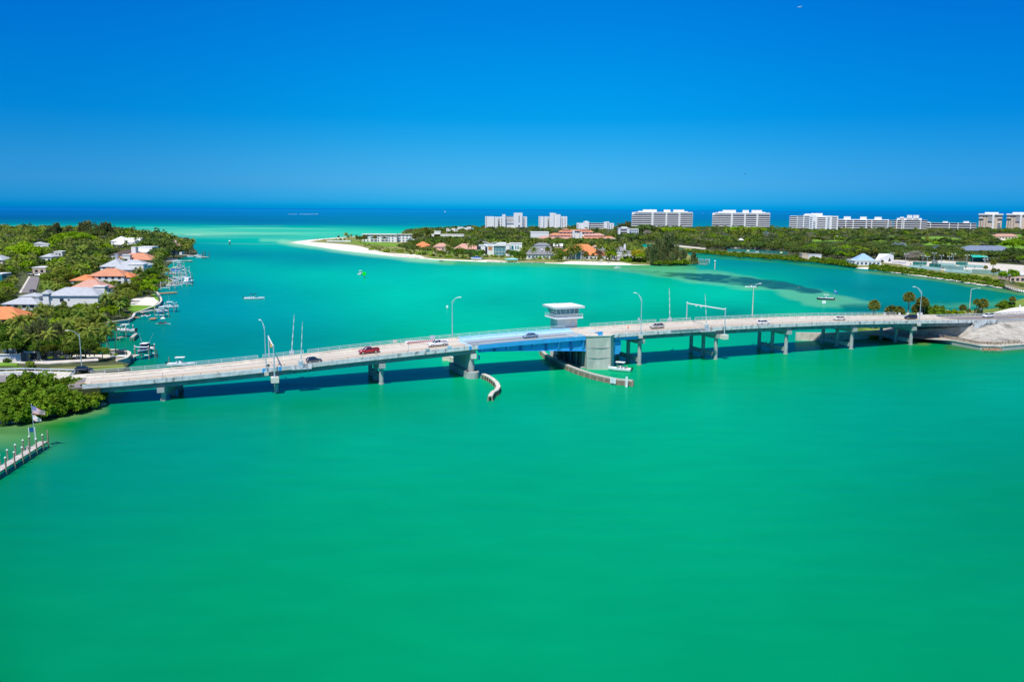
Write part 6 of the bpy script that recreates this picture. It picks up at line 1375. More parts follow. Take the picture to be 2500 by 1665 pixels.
condo_a('slim white high-rise pair of stair towers between blank walls, second high-rise from the left', 0, 1350, 1800,
        [('w', 1315, 1327, 529, 0, 24), ('win', 1317, 1319, 529, 0, 0, 8, 2, 1.5), ('w', 1328.5, 1337, 529, -2, 24, 'stucco'), ('w', 1337, 1343, 530, 5, 24), ('win', 1338.5, 1341.5, 531, 5, 0, 8, 2, 2.6), ('w', 1342, 1352, 520, -3, 18), ('w', 1352, 1357, 521, 0, 18, 'stucco'), ('w', 1357, 1368, 524, -3, 18), ('w', 1368, 1384, 529, 2, 24), ('win', 1372, 1374, 531, 2, 0, 8, 2, 1.6), ('win', 1378, 1380, 531, 2, 0, 8, 2, 1.6)], 'the slim second high-rise')
condo_a('lower wide white block with long balcony bands between two stair blocks', 0, 1453, 1720,
        [('w', 1408, 1425, 545, 0, 20), ('win', 1410, 1412, 546, 0, 0, 4, 4, 1.6), ('w', 1424, 1438, 541.5, -3, 20), ('win', 1425.5, 1428, 545, -3, 0, 1, 20, 3), ('r', 1428, 1434, 540, 0, 10, 20), ('w', 1437, 1475, 545, 5, 20), ('s', 1438, 1474, 545.5, 5, 0, 2, 5, (1.8, 'white', 'shade', 0, 2.4)), ('w', 1474, 1487, 542, -3, 20), ('win', 1482, 1485, 543, -3, 0, 5, 3, 2.6), ('w', 1487, 1498, 545.5, 2, 20), ('win', 1492, 1494, 546, 2, 0, 5, 2, 1.6)], 'the low balcony-banded block')
condo_a('small white block of slabs at the left, right of the small cube', 0, 1122, 1560,
        [('w', 1090, 1102, 558.5, 0, 16), ('w', 1103, 1111, 558, -2, 16, 'stucco'), ('w', 1111, 1118, 560, 6, 16), ('win', 1113, 1116, 560, 6, 0, 3, 2, 2.4), ('w', 1117, 1131, 555, -2, 16), ('w', 1131, 1142, 557, 4, 16, 'stucco'), ('w', 1140, 1150, 554.5, -3, 14), ('w', 1150, 1156, 558, 3, 16, 'bluel'), ('win', 1092, 1094, 559, 0, 0, 3, 3, 1.2)], 'the small white slab block')
for lab, p0, Y in (('wide condominium with dark balcony bands, pale vertical fins and white roof penthouses, left of the pair', 1540, 1950), ('wide condominium with dark balcony bands, pale vertical fins and white roof penthouses, right of the pair', 1736, 1980)):
    k = 1 if p0 == 1540 else 0.947; q = lambda v: p0 + v * k
    d0 = 0 if p0 == 1540 else 1.5
    condo_a(lab, 0, (q(0) + q(150)) / 2, Y, [('w', q(2), q(149), 519 + d0, 1, 26, 'stucco'), ('s', q(3), q(50), 524 + d0, 0, 0, 2, 8, (2.6, 'white', 'shade', 1.0, 2.9, 1.8)), ('s', q(55), q(84), 524 + d0, 0, 0, 1, 8, (2.4, 'white', 'shade', 0, 2.9)), ('s', q(88), q(115), 524 + d0, 0, 0, 1, 8, (2.4, 'white', 'shade', 0, 2.9)), ('s', q(120), q(148), 524 + d0, 0, 0, 2, 8, (2.6, 'white', 'shade', 1.2, 2.9, 1.2)),
        ('f', q(50), q(55), 519 + d0, -3.4, 2), ('f', q(84), q(88), 519 + d0, -3.4, 2), ('f', q(115), q(119.5), 519 + d0, -3.4, 2), ('w', q(8), q(148), 517.6 + d0, -2.5, 24, 'white') if 0 else ('r', q(8), q(148), 517.8 + d0, -2.2, 24, ZT(1600, 519.6 + d0, Y) - GZ),
        ('r', q(28), q(62), 512 + d0 * .7, 4, 16, 40), ('r', q(79), q(95), 512.3 + d0 * .7, 4, 16, 40), ('r', q(102), q(128), 512.3 + d0 * .7, 4, 16, 40), ('r', q(17), q(62), 515.5 + d0, 1, 18, 40), ('r', q(125), q(137), 516.5 + d0, 1, 18, 40)], 'the left wide condominium' if p0 == 1540 else 'the right wide condominium')
t = condo_a('bright white stepped condominium with small blue-shaded balconies, left of the long low ones', 0, 1985, 1850,
        [('w', 1926, 1960, 527.5, 4, 24), ('s', 1927, 1944, 528.5, 3.8, 0, 2, 8, (2.4, 'white', 'shade', .8, 3.0)), ('s', 1946, 1961, 527.5, 3.8, 0, 2, 8, (2.0, 'white', 'blueglass', .2, 3.0)), ('w', 1960, 1992, 524, 0, 22), ('s', 1962, 1975, 527.5, -.1, 0, 2, 8, (1.6, 'white', 'blueglass', 0, 3.0)), ('win', 1977, 1981, 529, 0, 0, 8, 2, 4, 'blueglass'), ('win', 1985, 1989, 540, 0, 0, 6, 2, 4, 'blueglass'), ('r', 1978, 2006, 521, 2, 18, 36), ('r', 1962, 1980, 522.5, 4, 18, 34), ('w', 1990, 2016, 527, -3, 22), ('s', 1994, 2014, 531, -3.1, 0, 2, 8, (1.6, 'white', 'shade', 0, 3.0)), ('w', 2016, 2028, 527, -1, 20), ('win', 2019, 2023, 530, -1, 0, 7, 4, 4, 'blueglass'), ('w', 2028, 2044, 528, -4, 20), ('s', 2029, 2041, 530, -4.1, 0, 2, 8, (1.4, 'white', 'shade', 0, 3.0))], 'the bright white condominium')
condo_a('long six-storey condominium with white balcony bands and three round roof houses', 0, 2110, 1900,
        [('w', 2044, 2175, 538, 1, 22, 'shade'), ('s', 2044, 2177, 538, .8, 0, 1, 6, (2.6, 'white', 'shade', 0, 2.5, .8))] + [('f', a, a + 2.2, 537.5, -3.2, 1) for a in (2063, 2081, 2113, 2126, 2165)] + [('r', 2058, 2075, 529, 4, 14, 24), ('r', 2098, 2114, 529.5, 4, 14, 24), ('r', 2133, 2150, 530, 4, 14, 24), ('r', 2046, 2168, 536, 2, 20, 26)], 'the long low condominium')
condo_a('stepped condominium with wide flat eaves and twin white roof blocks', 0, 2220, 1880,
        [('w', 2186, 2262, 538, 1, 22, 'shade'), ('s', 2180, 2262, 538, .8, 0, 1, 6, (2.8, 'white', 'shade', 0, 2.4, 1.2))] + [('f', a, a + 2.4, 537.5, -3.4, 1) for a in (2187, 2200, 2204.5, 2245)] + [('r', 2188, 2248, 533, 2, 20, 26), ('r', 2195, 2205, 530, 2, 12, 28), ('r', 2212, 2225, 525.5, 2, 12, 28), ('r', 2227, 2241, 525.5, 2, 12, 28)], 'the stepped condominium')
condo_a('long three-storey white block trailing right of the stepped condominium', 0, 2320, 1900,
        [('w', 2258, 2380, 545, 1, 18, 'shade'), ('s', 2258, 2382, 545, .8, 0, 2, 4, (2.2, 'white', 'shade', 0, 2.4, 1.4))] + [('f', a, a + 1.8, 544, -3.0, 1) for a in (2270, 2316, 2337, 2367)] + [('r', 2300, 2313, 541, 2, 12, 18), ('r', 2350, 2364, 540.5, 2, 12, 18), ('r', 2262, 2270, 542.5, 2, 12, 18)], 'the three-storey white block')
for lab, p0 in (('beige high-rise with flared white top floors, left of the twin beige towers at the far right', 2386), ('beige high-rise with flared white top floors, cut by the right edge of the photo', 2453.5)):
    q = lambda v: p0 + v
    condo_a(lab, 0, q(30), 2000, [('w', q(2), q(58), 524, 0, 26, 'beige'), ('r', q(0), q(60), 522, -3, 28, 40.2), ('r', q(15), q(48), 518.5, 2, 20, 42), ('s', q(1), q(12), 534, -.1, 0, 32, 2, (2.4, 'white', 'shade', .6, 1.4)), ('s', q(48), q(59), 534, -.1, 0, 32, 2, (2.4, 'white', 'shade', .6, 1.4)), ('s', q(24), q(40), 531, -.1, 0, 26, 4, (2.2, 'white', 'shade', 0, 1.3)),
        ('win', q(5), q(8), 537, 0, 0, 8, 2, 2.2), ('win', q(11), q(14), 528, 0, 0, 10, 2, 1.4), ('win', q(18), q(21), 528, 0, 0, 10, 2, 1.4), ('w', q(34), q(39), 525, -4, 2, 'stucco'), ('s', q(48), q(55), 545, -.1, 0, 3, 5, (1.6, 'white', 'blueglass', 0, 1.2))], 'the left beige tower' if p0 == 2386 else 'the right beige tower')
house('low salmon-roofed building in front of the twin beige towers', 2432, 2486, 0, [(0, 1, 0, 12, 5, 3.5)], 0, 'pink', 'pinkw', Y=1500, lm='the low salmon roof at right')
# ---- right shore: pavilion, sheds, club
t = house('white glazed pavilion with a pyramidal blue metal roof at the shore', 2086, 2152, 648, [(0, 1, 0, 16, 3.8, .5, 'flat', 'white'), (0.15, 0.78, 2, 15, 4.3, 5.6, 'hip', 'bluemetal', 'white')], 0.06, 'bluemetal', 'white', glass='blueglass', name='pavilion', cat='pavilion', lm='the blue-roofed pavilion', scale=1.0)
t = thing('tent_hall', 'white peaked canopy hall just right of the blue-roofed pavilion', 'canopy', (*A(2166, 800)[:2], GZ), 0.5)
c = MB(); c.add([(-6, -5, 0), (6, -5, 0), (6, 7, 0), (-6, 7, 0), (-5.5, -5, 6), (0, -5, 7.5), (5.5, -5, 6), (0, 7, 7)], [(0, 4, 5), (1, 5, 6), (0, 3, 7, 5, 4), (1, 2, 7, 5, 6), (2, 3, 7), (0, 5, 1)]); c.build('canopy', M['white'], t)
c = MB(); c.add([(-2.4, -5.08, 0), (2.4, -5.08, 0), (0, -5.08, 4)], [(0, 1, 2)]); c.build('opening', M['shade'], t)  # flat dark panel stands for the shade inside the canopy
house('beige windowless box building behind the mangrove shore', 1958, 1973, 634, [(0, 1, 0, 8, 5.5, .3, 'flat', 'beige')], 0, 'beige', 'beige', win=False, name='shed', cat='shed')
house('long white shed behind the mangroves beside the beige box', 1973, 2005, 634, [(0, 1, 0, 8, 4.6, .3, 'flat', 'white')], 0, 'white', 'white', win=False, name='shed', cat='shed', lm='the long white shed')
t = thing('marquee', 'tiny white peaked tent among the tall pale palm trunks', 'tent', (*A(1810, 1280)[:2], GZ)); c = MB(); hip_roof(c, -3.4, 3.4, -3, 3, 3.2, 2.6, .4); c.build('canopy', M['white'], t); c = MB(); [c.tube((x, y, 0), (x, y, 3), .1, n=4) for x in (-3, 3) for y in (-2.6, 2.6)]; c.build('pole', M['white'], t); landmark('the tiny white tent', *A(1810, 1280)[:2])
house('long low blue-grey slate roof among trees at the right', 2358, 2482, 0, [(0, 1, 0, 22, 3.6, 5.2, 'hip', 'slate')], -0.06, 'slate', 'stucco', Y=960, win=False, name='club_house', cat='building', lm='the long slate roof')
house('white-roofed building with a pink dark-windowed front at the right edge', 2462, 2530, 689, [(0, 1, 0, 12, 4.6, .8, 'flat', 'white')], 0.05, 'white', 'pinkw', name='club_house', cat='building', lm='the pink building at the right edge')
t = thing('shade_canopy', 'teal-green fabric shade canopy behind the tennis courts', 'canopy', (*A(2396, 800)[:2], GZ), 0.05)
c = MB(); c.add([(-8, -3, 4.6), (8, -3, 4.6), (6.5, 3, 6.4), (-6.5, 3, 6.4), (-8, -3, 4.4), (8, -3, 4.4)], [(0, 1, 2, 3), (0, 4, 5, 1)]); c.build('fabric', mat('teal_fabric', (0.02, 0.42, 0.33), 0.8), t); c = MB(); c.b6(-7, 7, 2, 2.2, 0, 4.2); c.build('back_screen', M['screen'], t)
for x in (-7.4, 7.4): c = MB(); c.tube((x, -2.6, 0), (x, -2.6, 4.6), .12, n=5); c.build('pole', M['galv'], t)
def courtfence(label, pts, h=3.0, m='screen'):
    q = [P(a, b, GZ)[:2] for a, b in pts]; t = thing('court_fence', label, 'fence', (q[0][0], q[0][1], GZ), 0, 'green-screened tennis fences')
    r = rel(q, q[0]); c = MB()
    for a, b in zip(r[:-1], r[1:]): c.loft([[(p[0], p[1], .1), (p[0], p[1], h), (p[0], p[1] + .08, h), (p[0], p[1] + .08, .1)] for p in (a, b)])
    c.build('windscreen', M[m], t); 
    for p in walk(r, 6): c = MB(); c.tube((p[0], p[1] - .06, 0), (p[0], p[1] - .06, h + .4), .07, n=4); c.build('post', M['galv'], t)
teal = 'court'
courtfence('dark green screened fence at the back of the leftmost shore tennis court', ((2228, 648), (2262, 648.5)), 3.2)
courtfence('dark green tennis fence behind the light poles, middle of the courts', ((2268, 652), (2298, 655)), 3.2)
courtfence('long pale teal mesh fence between the shore tennis courts', ((2298, 657), (2352, 661)), 3.2, 'court')
courtfence('dark green screened fence in front of the teal shade canopy', ((2333, 648), (2362, 649)), 3.2)
courtfence('pale teal mesh fence at the right-hand tennis courts', ((2372, 668), (2448, 672)), 3.4, 'court')
courtfence('green tennis fence behind the left mangrove shore, left section', ((1776, 615), (1845, 617)), 3.4)
courtfence('green tennis fence behind the left mangrove shore, right section', ((1852, 618), (1922, 622)), 3.4)
def flood(label, px, pyb, ptop):
    x, y, _ = P(px, pyb, GZ); h = ZT(px, ptop, y) - GZ; t = thing('floodlight', label, 'floodlight', (x, y, GZ), 0, 'floodlights of the tennis courts')
    c = MB(); c.tube((0, 0, 0), (0, 0, h), .16, .12, 6); c.build('pole', M['galv'], t); c = MB(); c.b6(-1.9, 1.9, -.1, .1, h - .1, h + .06); c.build('crossarm', M['galv'], t)
    for x_ in (-1.6, 1.6): c = MB(); c.b6(x_ - .45, x_ + .45, -.4, .25, h + .06, h + .5); c.build('lamp_head', M['white'], t)
FL = [(2252, 650, 625), (2263, 646, 627), (2279, 643, 619), (2296, 668, 637), (2297, 646, 624.5), (2317, 648, 627), (2326, 644, 621), (2359, 651, 624), (2404, 655, 634), (2402, 650, 627), (2211, 640, 620), (2177, 640, 619)]
for i, f_ in enumerate(sorted(FL)): flood(ordn(i, len(FL)) + 'pale floodlight pole among the right-hand tennis courts', *f_)
# ================================================================== VEHICLES
def paint(name, rgb, coat=0.7): return mat(name, rgb, 0.3, 0.03, 1.0, spec=0.5, coat=coat)
GL = mat('car_glass', (0.015, 0.02, 0.03), 0.06, 0.1, 1, spec=0.9)
TY = M['black']; RIM = mat('alloy_rim', (0.6, 0.6, 0.62), 0.3, 0.03, 2, metal=0.6)
HL = mat('headlight_lens', (0.75, 0.78, 0.8), 0.1, 0.02, 1, spec=0.9); TL = mat('tail_light', (0.5, 0.01, 0.01), 0.2, 0.05, 1); CH = mat('chrome', (0.7, 0.72, 0.75), 0.15, 0.02, 1, metal=0.9)
CARS = {   # x from front (+) to rear (-): lower body outline, cabin outline
 'sedan': dict(L=4.7, W=1.82, hood=[(2.35, .42, .62), (2.2, .24, .74), (1.4, .2, .88), (.75, .2, .95), (-1.5, .2, .98), (-2.1, .24, .98), (-2.35, .45, .86)], cab=[(1.05, .93), (0.25, 1.40), (-0.35, 1.46), (-1.0, 1.42), (-1.85, .98)], wb=(1.42, -1.35), r=.33),
 'hatch': dict(L=4.2, W=1.8, hood=[(2.1, .4, .62), (1.95, .24, .78), (1.2, .2, .93), (.7, .2, 1.0), (-1.6, .2, 1.02), (-2.0, .26, 1.0), (-2.1, .5, .9)], cab=[(1.0, .98), (0.3, 1.46), (-0.4, 1.54), (-1.4, 1.48), (-2.02, 1.0)], wb=(1.3, -1.28), r=.33),
 'suv': dict(L=4.7, W=1.9, hood=[(2.35, .45, .72), (2.2, .28, .92), (1.5, .25, 1.05), (.9, .25, 1.1), (-1.9, .25, 1.14), (-2.25, .3, 1.12), (-2.35, .55, 1.0)], cab=[(1.15, 1.08), (0.4, 1.62), (-0.4, 1.7), (-1.6, 1.66), (-2.2, 1.14)], wb=(1.42, -1.4), r=.37),
 'van': dict(L=4.9, W=1.95, hood=[(2.45, .45, .8), (2.3, .28, .95), (1.6, .25, 1.08), (1.0, .25, 1.15), (-2.1, .25, 1.18), (-2.4, .3, 1.16), (-2.45, .55, 1.0)], cab=[(1.35, 1.12), (0.55, 1.72), (-0.4, 1.82), (-2.0, 1.8), (-2.38, 1.18)], wb=(1.5, -1.5), r=.36),
 'truck': dict(L=5.8, W=2.0, hood=[(2.9, .55, .95), (2.8, .4, 1.1), (2.0, .38, 1.2), (1.35, .38, 1.24), (-.6, .38, 1.26), (-2.8, .4, 1.26), (-2.9, .6, 1.22)], cab=[(1.5, 1.24), (0.75, 1.82), (0.1, 1.9), (-.55, 1.86), (-.85, 1.28)], wb=(1.95, -1.75), r=.42),
}
def car(kind, label, px, py, z, facing, paintm, name=None, cat='car', loc=None, slope=0.0, bedm=None):
    S = CARS[kind]; x, y, zz = loc if loc else P(px, py, z)
    t = thing(name or {'truck': 'pickup_truck', 'suv': 'suv', 'van': 'minivan', 'hatch': 'hatchback', 'sedan': 'sedan'}[kind], label, cat, (x, y, zz), facing)
    t.rotation_euler = (0, -slope if abs(facing - BA) < 1 else slope, facing)
    hw = S['W'] / 2
    def ring(xx, zb, zt_, k=1.0): return [(xx, -hw * k * .96, zb), (xx, -hw * k, (zb + zt_) / 2), (xx, -hw * k * .95, zt_ - .05), (xx, -hw * k * .82, zt_), (xx, hw * k * .82, zt_), (xx, hw * k * .95, zt_ - .05), (xx, hw * k, (zb + zt_) / 2), (xx, hw * k * .96, zb)]
    c = MB(); n = len(S['hood']); c.loft([ring(a, b, d, .90 if i in (0, n - 1) else 1.0) for i, (a, b, d) in enumerate(S['hood'])]); c.build('body', paintm, t, True)
    if kind == 'truck':
        c = MB(); c.b6(-2.72, -1.0, -.8, .8, 1.262, 1.275); c.build('bed_cover', bedm or M['black'], t)
        c = MB(); [c.b6(-2.85, -.95, s * .97 - .05, s * .97 + .05, 1.25, 1.36) for s in (-1, 1)]; c.b6(-2.88, -2.8, -.95, .95, .9, 1.36); c.build('bed_rail', paintm, t)
    cb = S['cab']; tw = hw * .78
    def cr(a, z, k): w_ = hw * .93 * (1 - k) + tw * k; return (a, w_, z)
    zb = cb[0][1]; zr = max(p[1] for p in cb)
    L = [];
    for a, z in cb:
        k = (z - zb) / (zr - zb) if zr > zb else 0; k = max(0, min(1, k)); L.append((a, z, hw * .93 * (1 - k) + tw * k))
    c = MB(); bot = [(p[0], hw * .93, min(zb, p[1]) - .06) for p in L]
    for s in (-1, 1):
        c.add([(p[0], s * p[2], p[1]) for p in L] + [(p[0], s * p[1], p[2]) for p in bot][::-1], [tuple(range(2 * len(L)))])
    for a, b in ((0, 1), (3, 4)): c.add([(L[a][0], -L[a][2], L[a][1]), (L[b][0], -L[b][2], L[b][1]), (L[b][0], L[b][2], L[b][1]), (L[a][0], L[a][2], L[a][1])], [(0, 1, 2, 3)])
    c.build('window_glass', GL, t)
    c = MB(); c.loft([[(p[0], -p[2] - .01, p[1] + .0), (p[0], -p[2] + .1, p[1] + .05), (p[0], p[2] - .1, p[1] + .05), (p[0], p[2] + .01, p[1])] for p in L[1:4]]); c.build('roof', paintm, t, True)
    for s in (-1, 1):
        c = MB()
        for a, b, w_ in ((0, 1, .07), (3, 4, .1)): c.tube((L[a][0], s * (L[a][2] + .005), L[a][1]), (L[b][0], s * (L[b][2] + .005), L[b][1]), w_ * .6, n=4)
        m = (L[1][0] + L[3][0]) / 2; c.tube((m + .05, s * (hw * .93), zb), (m, s * (tw + .01), zr - .04), .05, n=4); c.build('pillar', paintm, t)
    r = S['r']
    for a in S['wb']:
        for s in (-1, 1):
            c = MB(); c.tube((a, s * (hw - .2), r), (a, s * (hw + .02), r), r, n=16); o = c.build('wheel', TY, t)
            c = MB(); c.tube((a, s * (hw - .1), r), (a, s * (hw + .03), r), r * .6, n=10); c.build('rim', RIM, o)
    f0, f1 = S['hood'][0], S['hood'][-1]
    for s in (-1, 1):
        c = MB(); c.b6(f0[0] - .12, f0[0] + .0, s * hw * .66 - .17, s * hw * .66 + .17, f0[2] - .12, f0[2] + .03); c.build('headlight', HL, t)
        c = MB(); c.b6(f1[0] - .02, f1[0] + .12, s * hw * .72 - .12, s * hw * .72 + .12, f1[2] - .16, f1[2] + .06); c.build('tail_light', TL, t)
        c = MB(); c.b6(cb[0][0] - .35, cb[0][0] - .15, s * (hw + .06) - .1, s * (hw + .06) + .1, zb, zb + .16); c.build('mirror', paintm, t)
    c = MB(); c.b6(f0[0] - .06, f0[0] + .03, -hw * .5, hw * .5, f0[1] + .02, f0[2] - .1); c.build('grille', CH if kind == 'truck' else M['black'], t)
    if kind == 'truck': c = MB(); c.b6(f0[0] - .05, f0[0] + .1, -hw * .9, hw * .9, .42, .62); c.b6(f1[0] - .1, f1[0] + .05, -hw * .9, hw * .9, .45, .62); c.build('bumper', CH, t)
    return t
def lane(u, near): return 3.6 if near else vfar(u) - 6.6
def bcar(kind, label, px, near, paintm, py=None, **k):
    """cars stand on the bridge lanes; those facing left use the far lane"""
    v = 3.4 if near else 8.0
    u = u_at(px, v); sl = math.atan((zroad(u + 3) - zroad(u - 3)) / 6)
    x, y, _ = B(u, v); return car(kind, label, 0, 0, 0, BA if near else BA + math.pi, paintm, loc=(x, y, zroad(u) + 0.008), slope=sl, **k)
bcar('hatch', 'dark navy hatchback driving right in the near lane between gantry and red pickup', 767, True, paint('navy_car', (0.008, 0.016, 0.04)))
bcar('truck', 'dark red four-door pickup with black bed cover on the left half of the bridge', 901, False, M['red'], cat='pickup truck')
bcar('truck', 'white crew-cab pickup driving left beside the red and white warning stripes', 1069, False, paint('white_car', (.8, .8, .8)), cat='pickup truck')
bcar('sedan', 'silver-blue sedan on the steel lifting span left of the tender house', 1294, False, paint('blue_grey_car', (.20, .30, .42)))
bcar('suv', 'silver-grey crossover right of the orange cone', 1604, False, paint('silver_car', (.42, .40, .37)), cat='suv')
bcar('suv', 'white crossover driving right, passing the concrete lamp pole', 1864, True, paint('white_car', (.8, .8, .8)), cat='suv')
bcar('sedan', 'cream-white old sedan driving left on the right half of the bridge', 2049, False, paint('cream_car', (.72, .66, .60)))
bcar('van', 'black minivan near the right end of the bridge beside the curved lamp pole', 2223, False, paint('black_car', (.01, .013, .022)), cat='minivan')
u_ = min(range(1870, 2500), key=lambda k: abs(proj(*B(k / 10, 10.3, rd(k / 10)))[0] - 2408)) / 10
car('suv', 'white crossover on the brown causeway road at the far right', 0, 0, 0, BA + math.pi, paint('white_car', (.8, .8, .8)), cat='suv', loc=(*B(u_, 9.6)[:2], rd(u_) + .01))
car('suv', 'dark car with a bright reflection parked behind the left end of the bridge rail', 205, 909, 3.42, 0.36, paint('black_car', (.01, .013, .022)), cat='car')
car('hatch', 'dark blue car on the residential street at the left', 80, 713, 1.37, 1.7, paint('blue_car', (.02, .05, .16)), cat='car')
for k, (a, b) in enumerate(((78, 672), (84, 674))): car('van' if k else 'suv', 'white van parked at the end of the street on the left' if k else 'dark vehicle parked at the end of the street on the left', a - 3 + k * 14, b, 1.3, 0.2, paint('white_car', (.8, .8, .8)) if k else paint('black_car', (.01, .013, .022)), cat='van' if k else 'suv')
pk = [(1776, 607), (1783, 607.5), (1789, 607), (1797, 608), (1803, 607), (1838, 609.5), (1846, 610), (1854, 610), (1862, 611), (1885, 612), (1893, 612)]
for i, (a, b) in enumerate(pk): car('suv' if i % 2 else 'sedan', ordn(i, len(pk)) + 'parked car in the shade of the oaks behind the left shore tennis courts', a, b, 1.4, 0.1 + (i % 3) * .1, paint(('white_car', 'silver_car', 'black_car')[i % 3], ((.8, .8, .8), (.42, .40, .37), (.01, .013, .022))[i % 3]), name='parked_car')['group'] = 'parked cars behind the tennis courts'
t = thing('golf_cart', 'tiny white-roofed golf cart on the green', 'golf cart', (*P(2312, 593, 1.45)[:2], 1.45), .3); c = MB(); c.b6(-1.2, 1.2, -.6, .6, .3, .9); c.build('body', M['hull'], t); c = MB(); c.b6(-.9, .9, -.65, .65, 1.9, 2.0); c.build('roof', M['white'], t)
for a in (-.8, .8):
    for s in (-1, 1): c = MB(); c.tube((a, s * .55, .25), (a, s * .66, .25), .25, n=8); c.build('wheel', TY, t)
c = MB(); [c.tube((a, s * .6, .9), (a, s * .6, 1.9), .04, n=4) for a in (-.85, .85) for s in (-1, 1)]; c.build('roof_posts', M['galv'], t)

# ================================================================== PEOPLE
def skinned(name, chains, m_, parent, levels=1):
    """chains: list of [(pos, radius)...]; the first point of a chain that repeats an earlier one joins there"""
    vs, es, rs_ = [], [], []
    def idx(p):
        for i, v in enumerate(vs):
            if (Vector(v) - Vector(p)).length < 1e-4: return i
        return None
    for ch in chains:
        prev = None
        for p, r in ch:
            i = idx(p)
            if i is None: vs.append(p); rs_.append(r); i = len(vs) - 1
            if prev is not None and prev != i: es.append((prev, i))
            prev = i
    me = bpy.data.meshes.new(name); me.from_pydata(vs, es, []); o = bpy.data.objects.new(name, me); COL.objects.link(o); o.parent = parent
    sk = o.modifiers.new('skin', 'SKIN'); sk.use_smooth_shade = True
    for i, d in enumerate(me.skin_vertices[0].data): d.radius = (rs_[i], rs_[i]); d.use_root = (i == 0)
    sb = o.modifiers.new('sub', 'SUBSURF'); sb.levels = levels; sb.render_levels = levels; me.materials.append(m_); return o
def person(label, loc, rz, pose='stand', shirt=(.6, .6, .6), short=(.05, .06, .1), hairc=(.04, .025, .015), group=None):
    t = thing('person', label, 'person', loc, rz, group)
    pel = (0, 0, .95) if pose == 'stand' else (0, 0, .12) if pose == 'sit' else (0, 0, -.35)
    z = pel[2]; ch = (0, .0, z + .35); nk = (0, .02, z + .55)
    body = [[(pel, .15), ((0, 0, z + .18), .135), (ch, .16), (nk, .055), ((0, .03, z + .68), .095), ((0, .03, z + .78), .085)]]
    for s in (-1, 1):
        sh = (s * .19, 0, z + .47)
        if pose == 'swim': el, wr = (s * .42, .12, z + .38), (s * .55, .3, z + .4)
        elif pose == 'sit': el, wr = (s * .26, .05, z + .22), (s * .18, .3, z + .2)
        else: el, wr = (s * .25, -.02, z + .2), (s * .27, .1, z - .03)
        hd = tuple(wr[k] + (wr[k] - el[k]) * .28 for k in range(3))
        body.append([(ch, .16), (sh, .065), (el, .043), (wr, .027), (hd, .032)])
        for f_ in range(5):
            o_ = (f_ - 2) * .019; d_ = [(wr[k] - el[k]) * (.24 if f_ else .12) for k in range(3)]
            body.append([(hd, .032), ((hd[0] + o_ + (s * -.03 if f_ == 0 else 0), hd[1] + d_[1] * .5, hd[2] + d_[2] * .5), .009), ((hd[0] + o_ + (s * -.03 if f_ == 0 else 0), hd[1] + d_[1] + .01, hd[2] + d_[2]), .008)])
        hp = (s * .1, 0, z - .04)
        if pose == 'sit': kn, an, toe = (s * .13, .45, z + .02), (s * .13, .5, z - .4), (s * .13, .68, z - .44)
        else: kn, an, toe = (s * .11, .05 * s, z - .45), (s * .11, -.04 * s, z - .87), (s * .12, .16, z - .91)
        body.append([(pel, .15), (hp, .095), (kn, .062), (an, .04), (toe, .035)])
    skinned('body', body, M['skin'], t)
    c = MB(); c.loft([[(math.cos(a) * rx_, math.sin(a) * ry_, z + zz_) for a in [k * math.pi / 5 for k in range(10)]] for zz_, rx_, ry_ in ((-.02, .175, .15), (.15, .165, .145), (.36, .205, .15), (.5, .17, .11), (.56, .08, .08))]); c.build('shirt', mat('cloth_%d_%d_%d' % tuple(int(k * 99) for k in shirt), shirt, .9), t, True)
    if pose != 'swim':
        c = MB()
        for s in (-1, 1):
            a_ = (s * .09, 0, z + .02); b_ = (s * .12, .3, z + .02) if pose == 'sit' else (s * .11, .03, z - .35); c.tube(a_, b_, .12, .1, 8)
        c.tube((0, 0, z - .06), (0, 0, z + .1), .17, n=10); c.build('shorts', mat('cloth_%d_%d_%d' % tuple(int(k * 99) for k in short), short, .9), t, True)
    c = MB(); c.ball((0, .015, z + .79), (.1, .11, .09), 8, 6); c.build('hair', mat('hair_%d' % int(hairc[0] * 999), hairc, .8), t, True)
    c = MB(); c.ball((0, .13, z + .72), (.015, .02, .02), 6, 4); [c.ball((s * .035, .115, z + .745), .012, 6, 4) for s in (-1, 1)]; c.build('face', M['skin'], t)
    return t
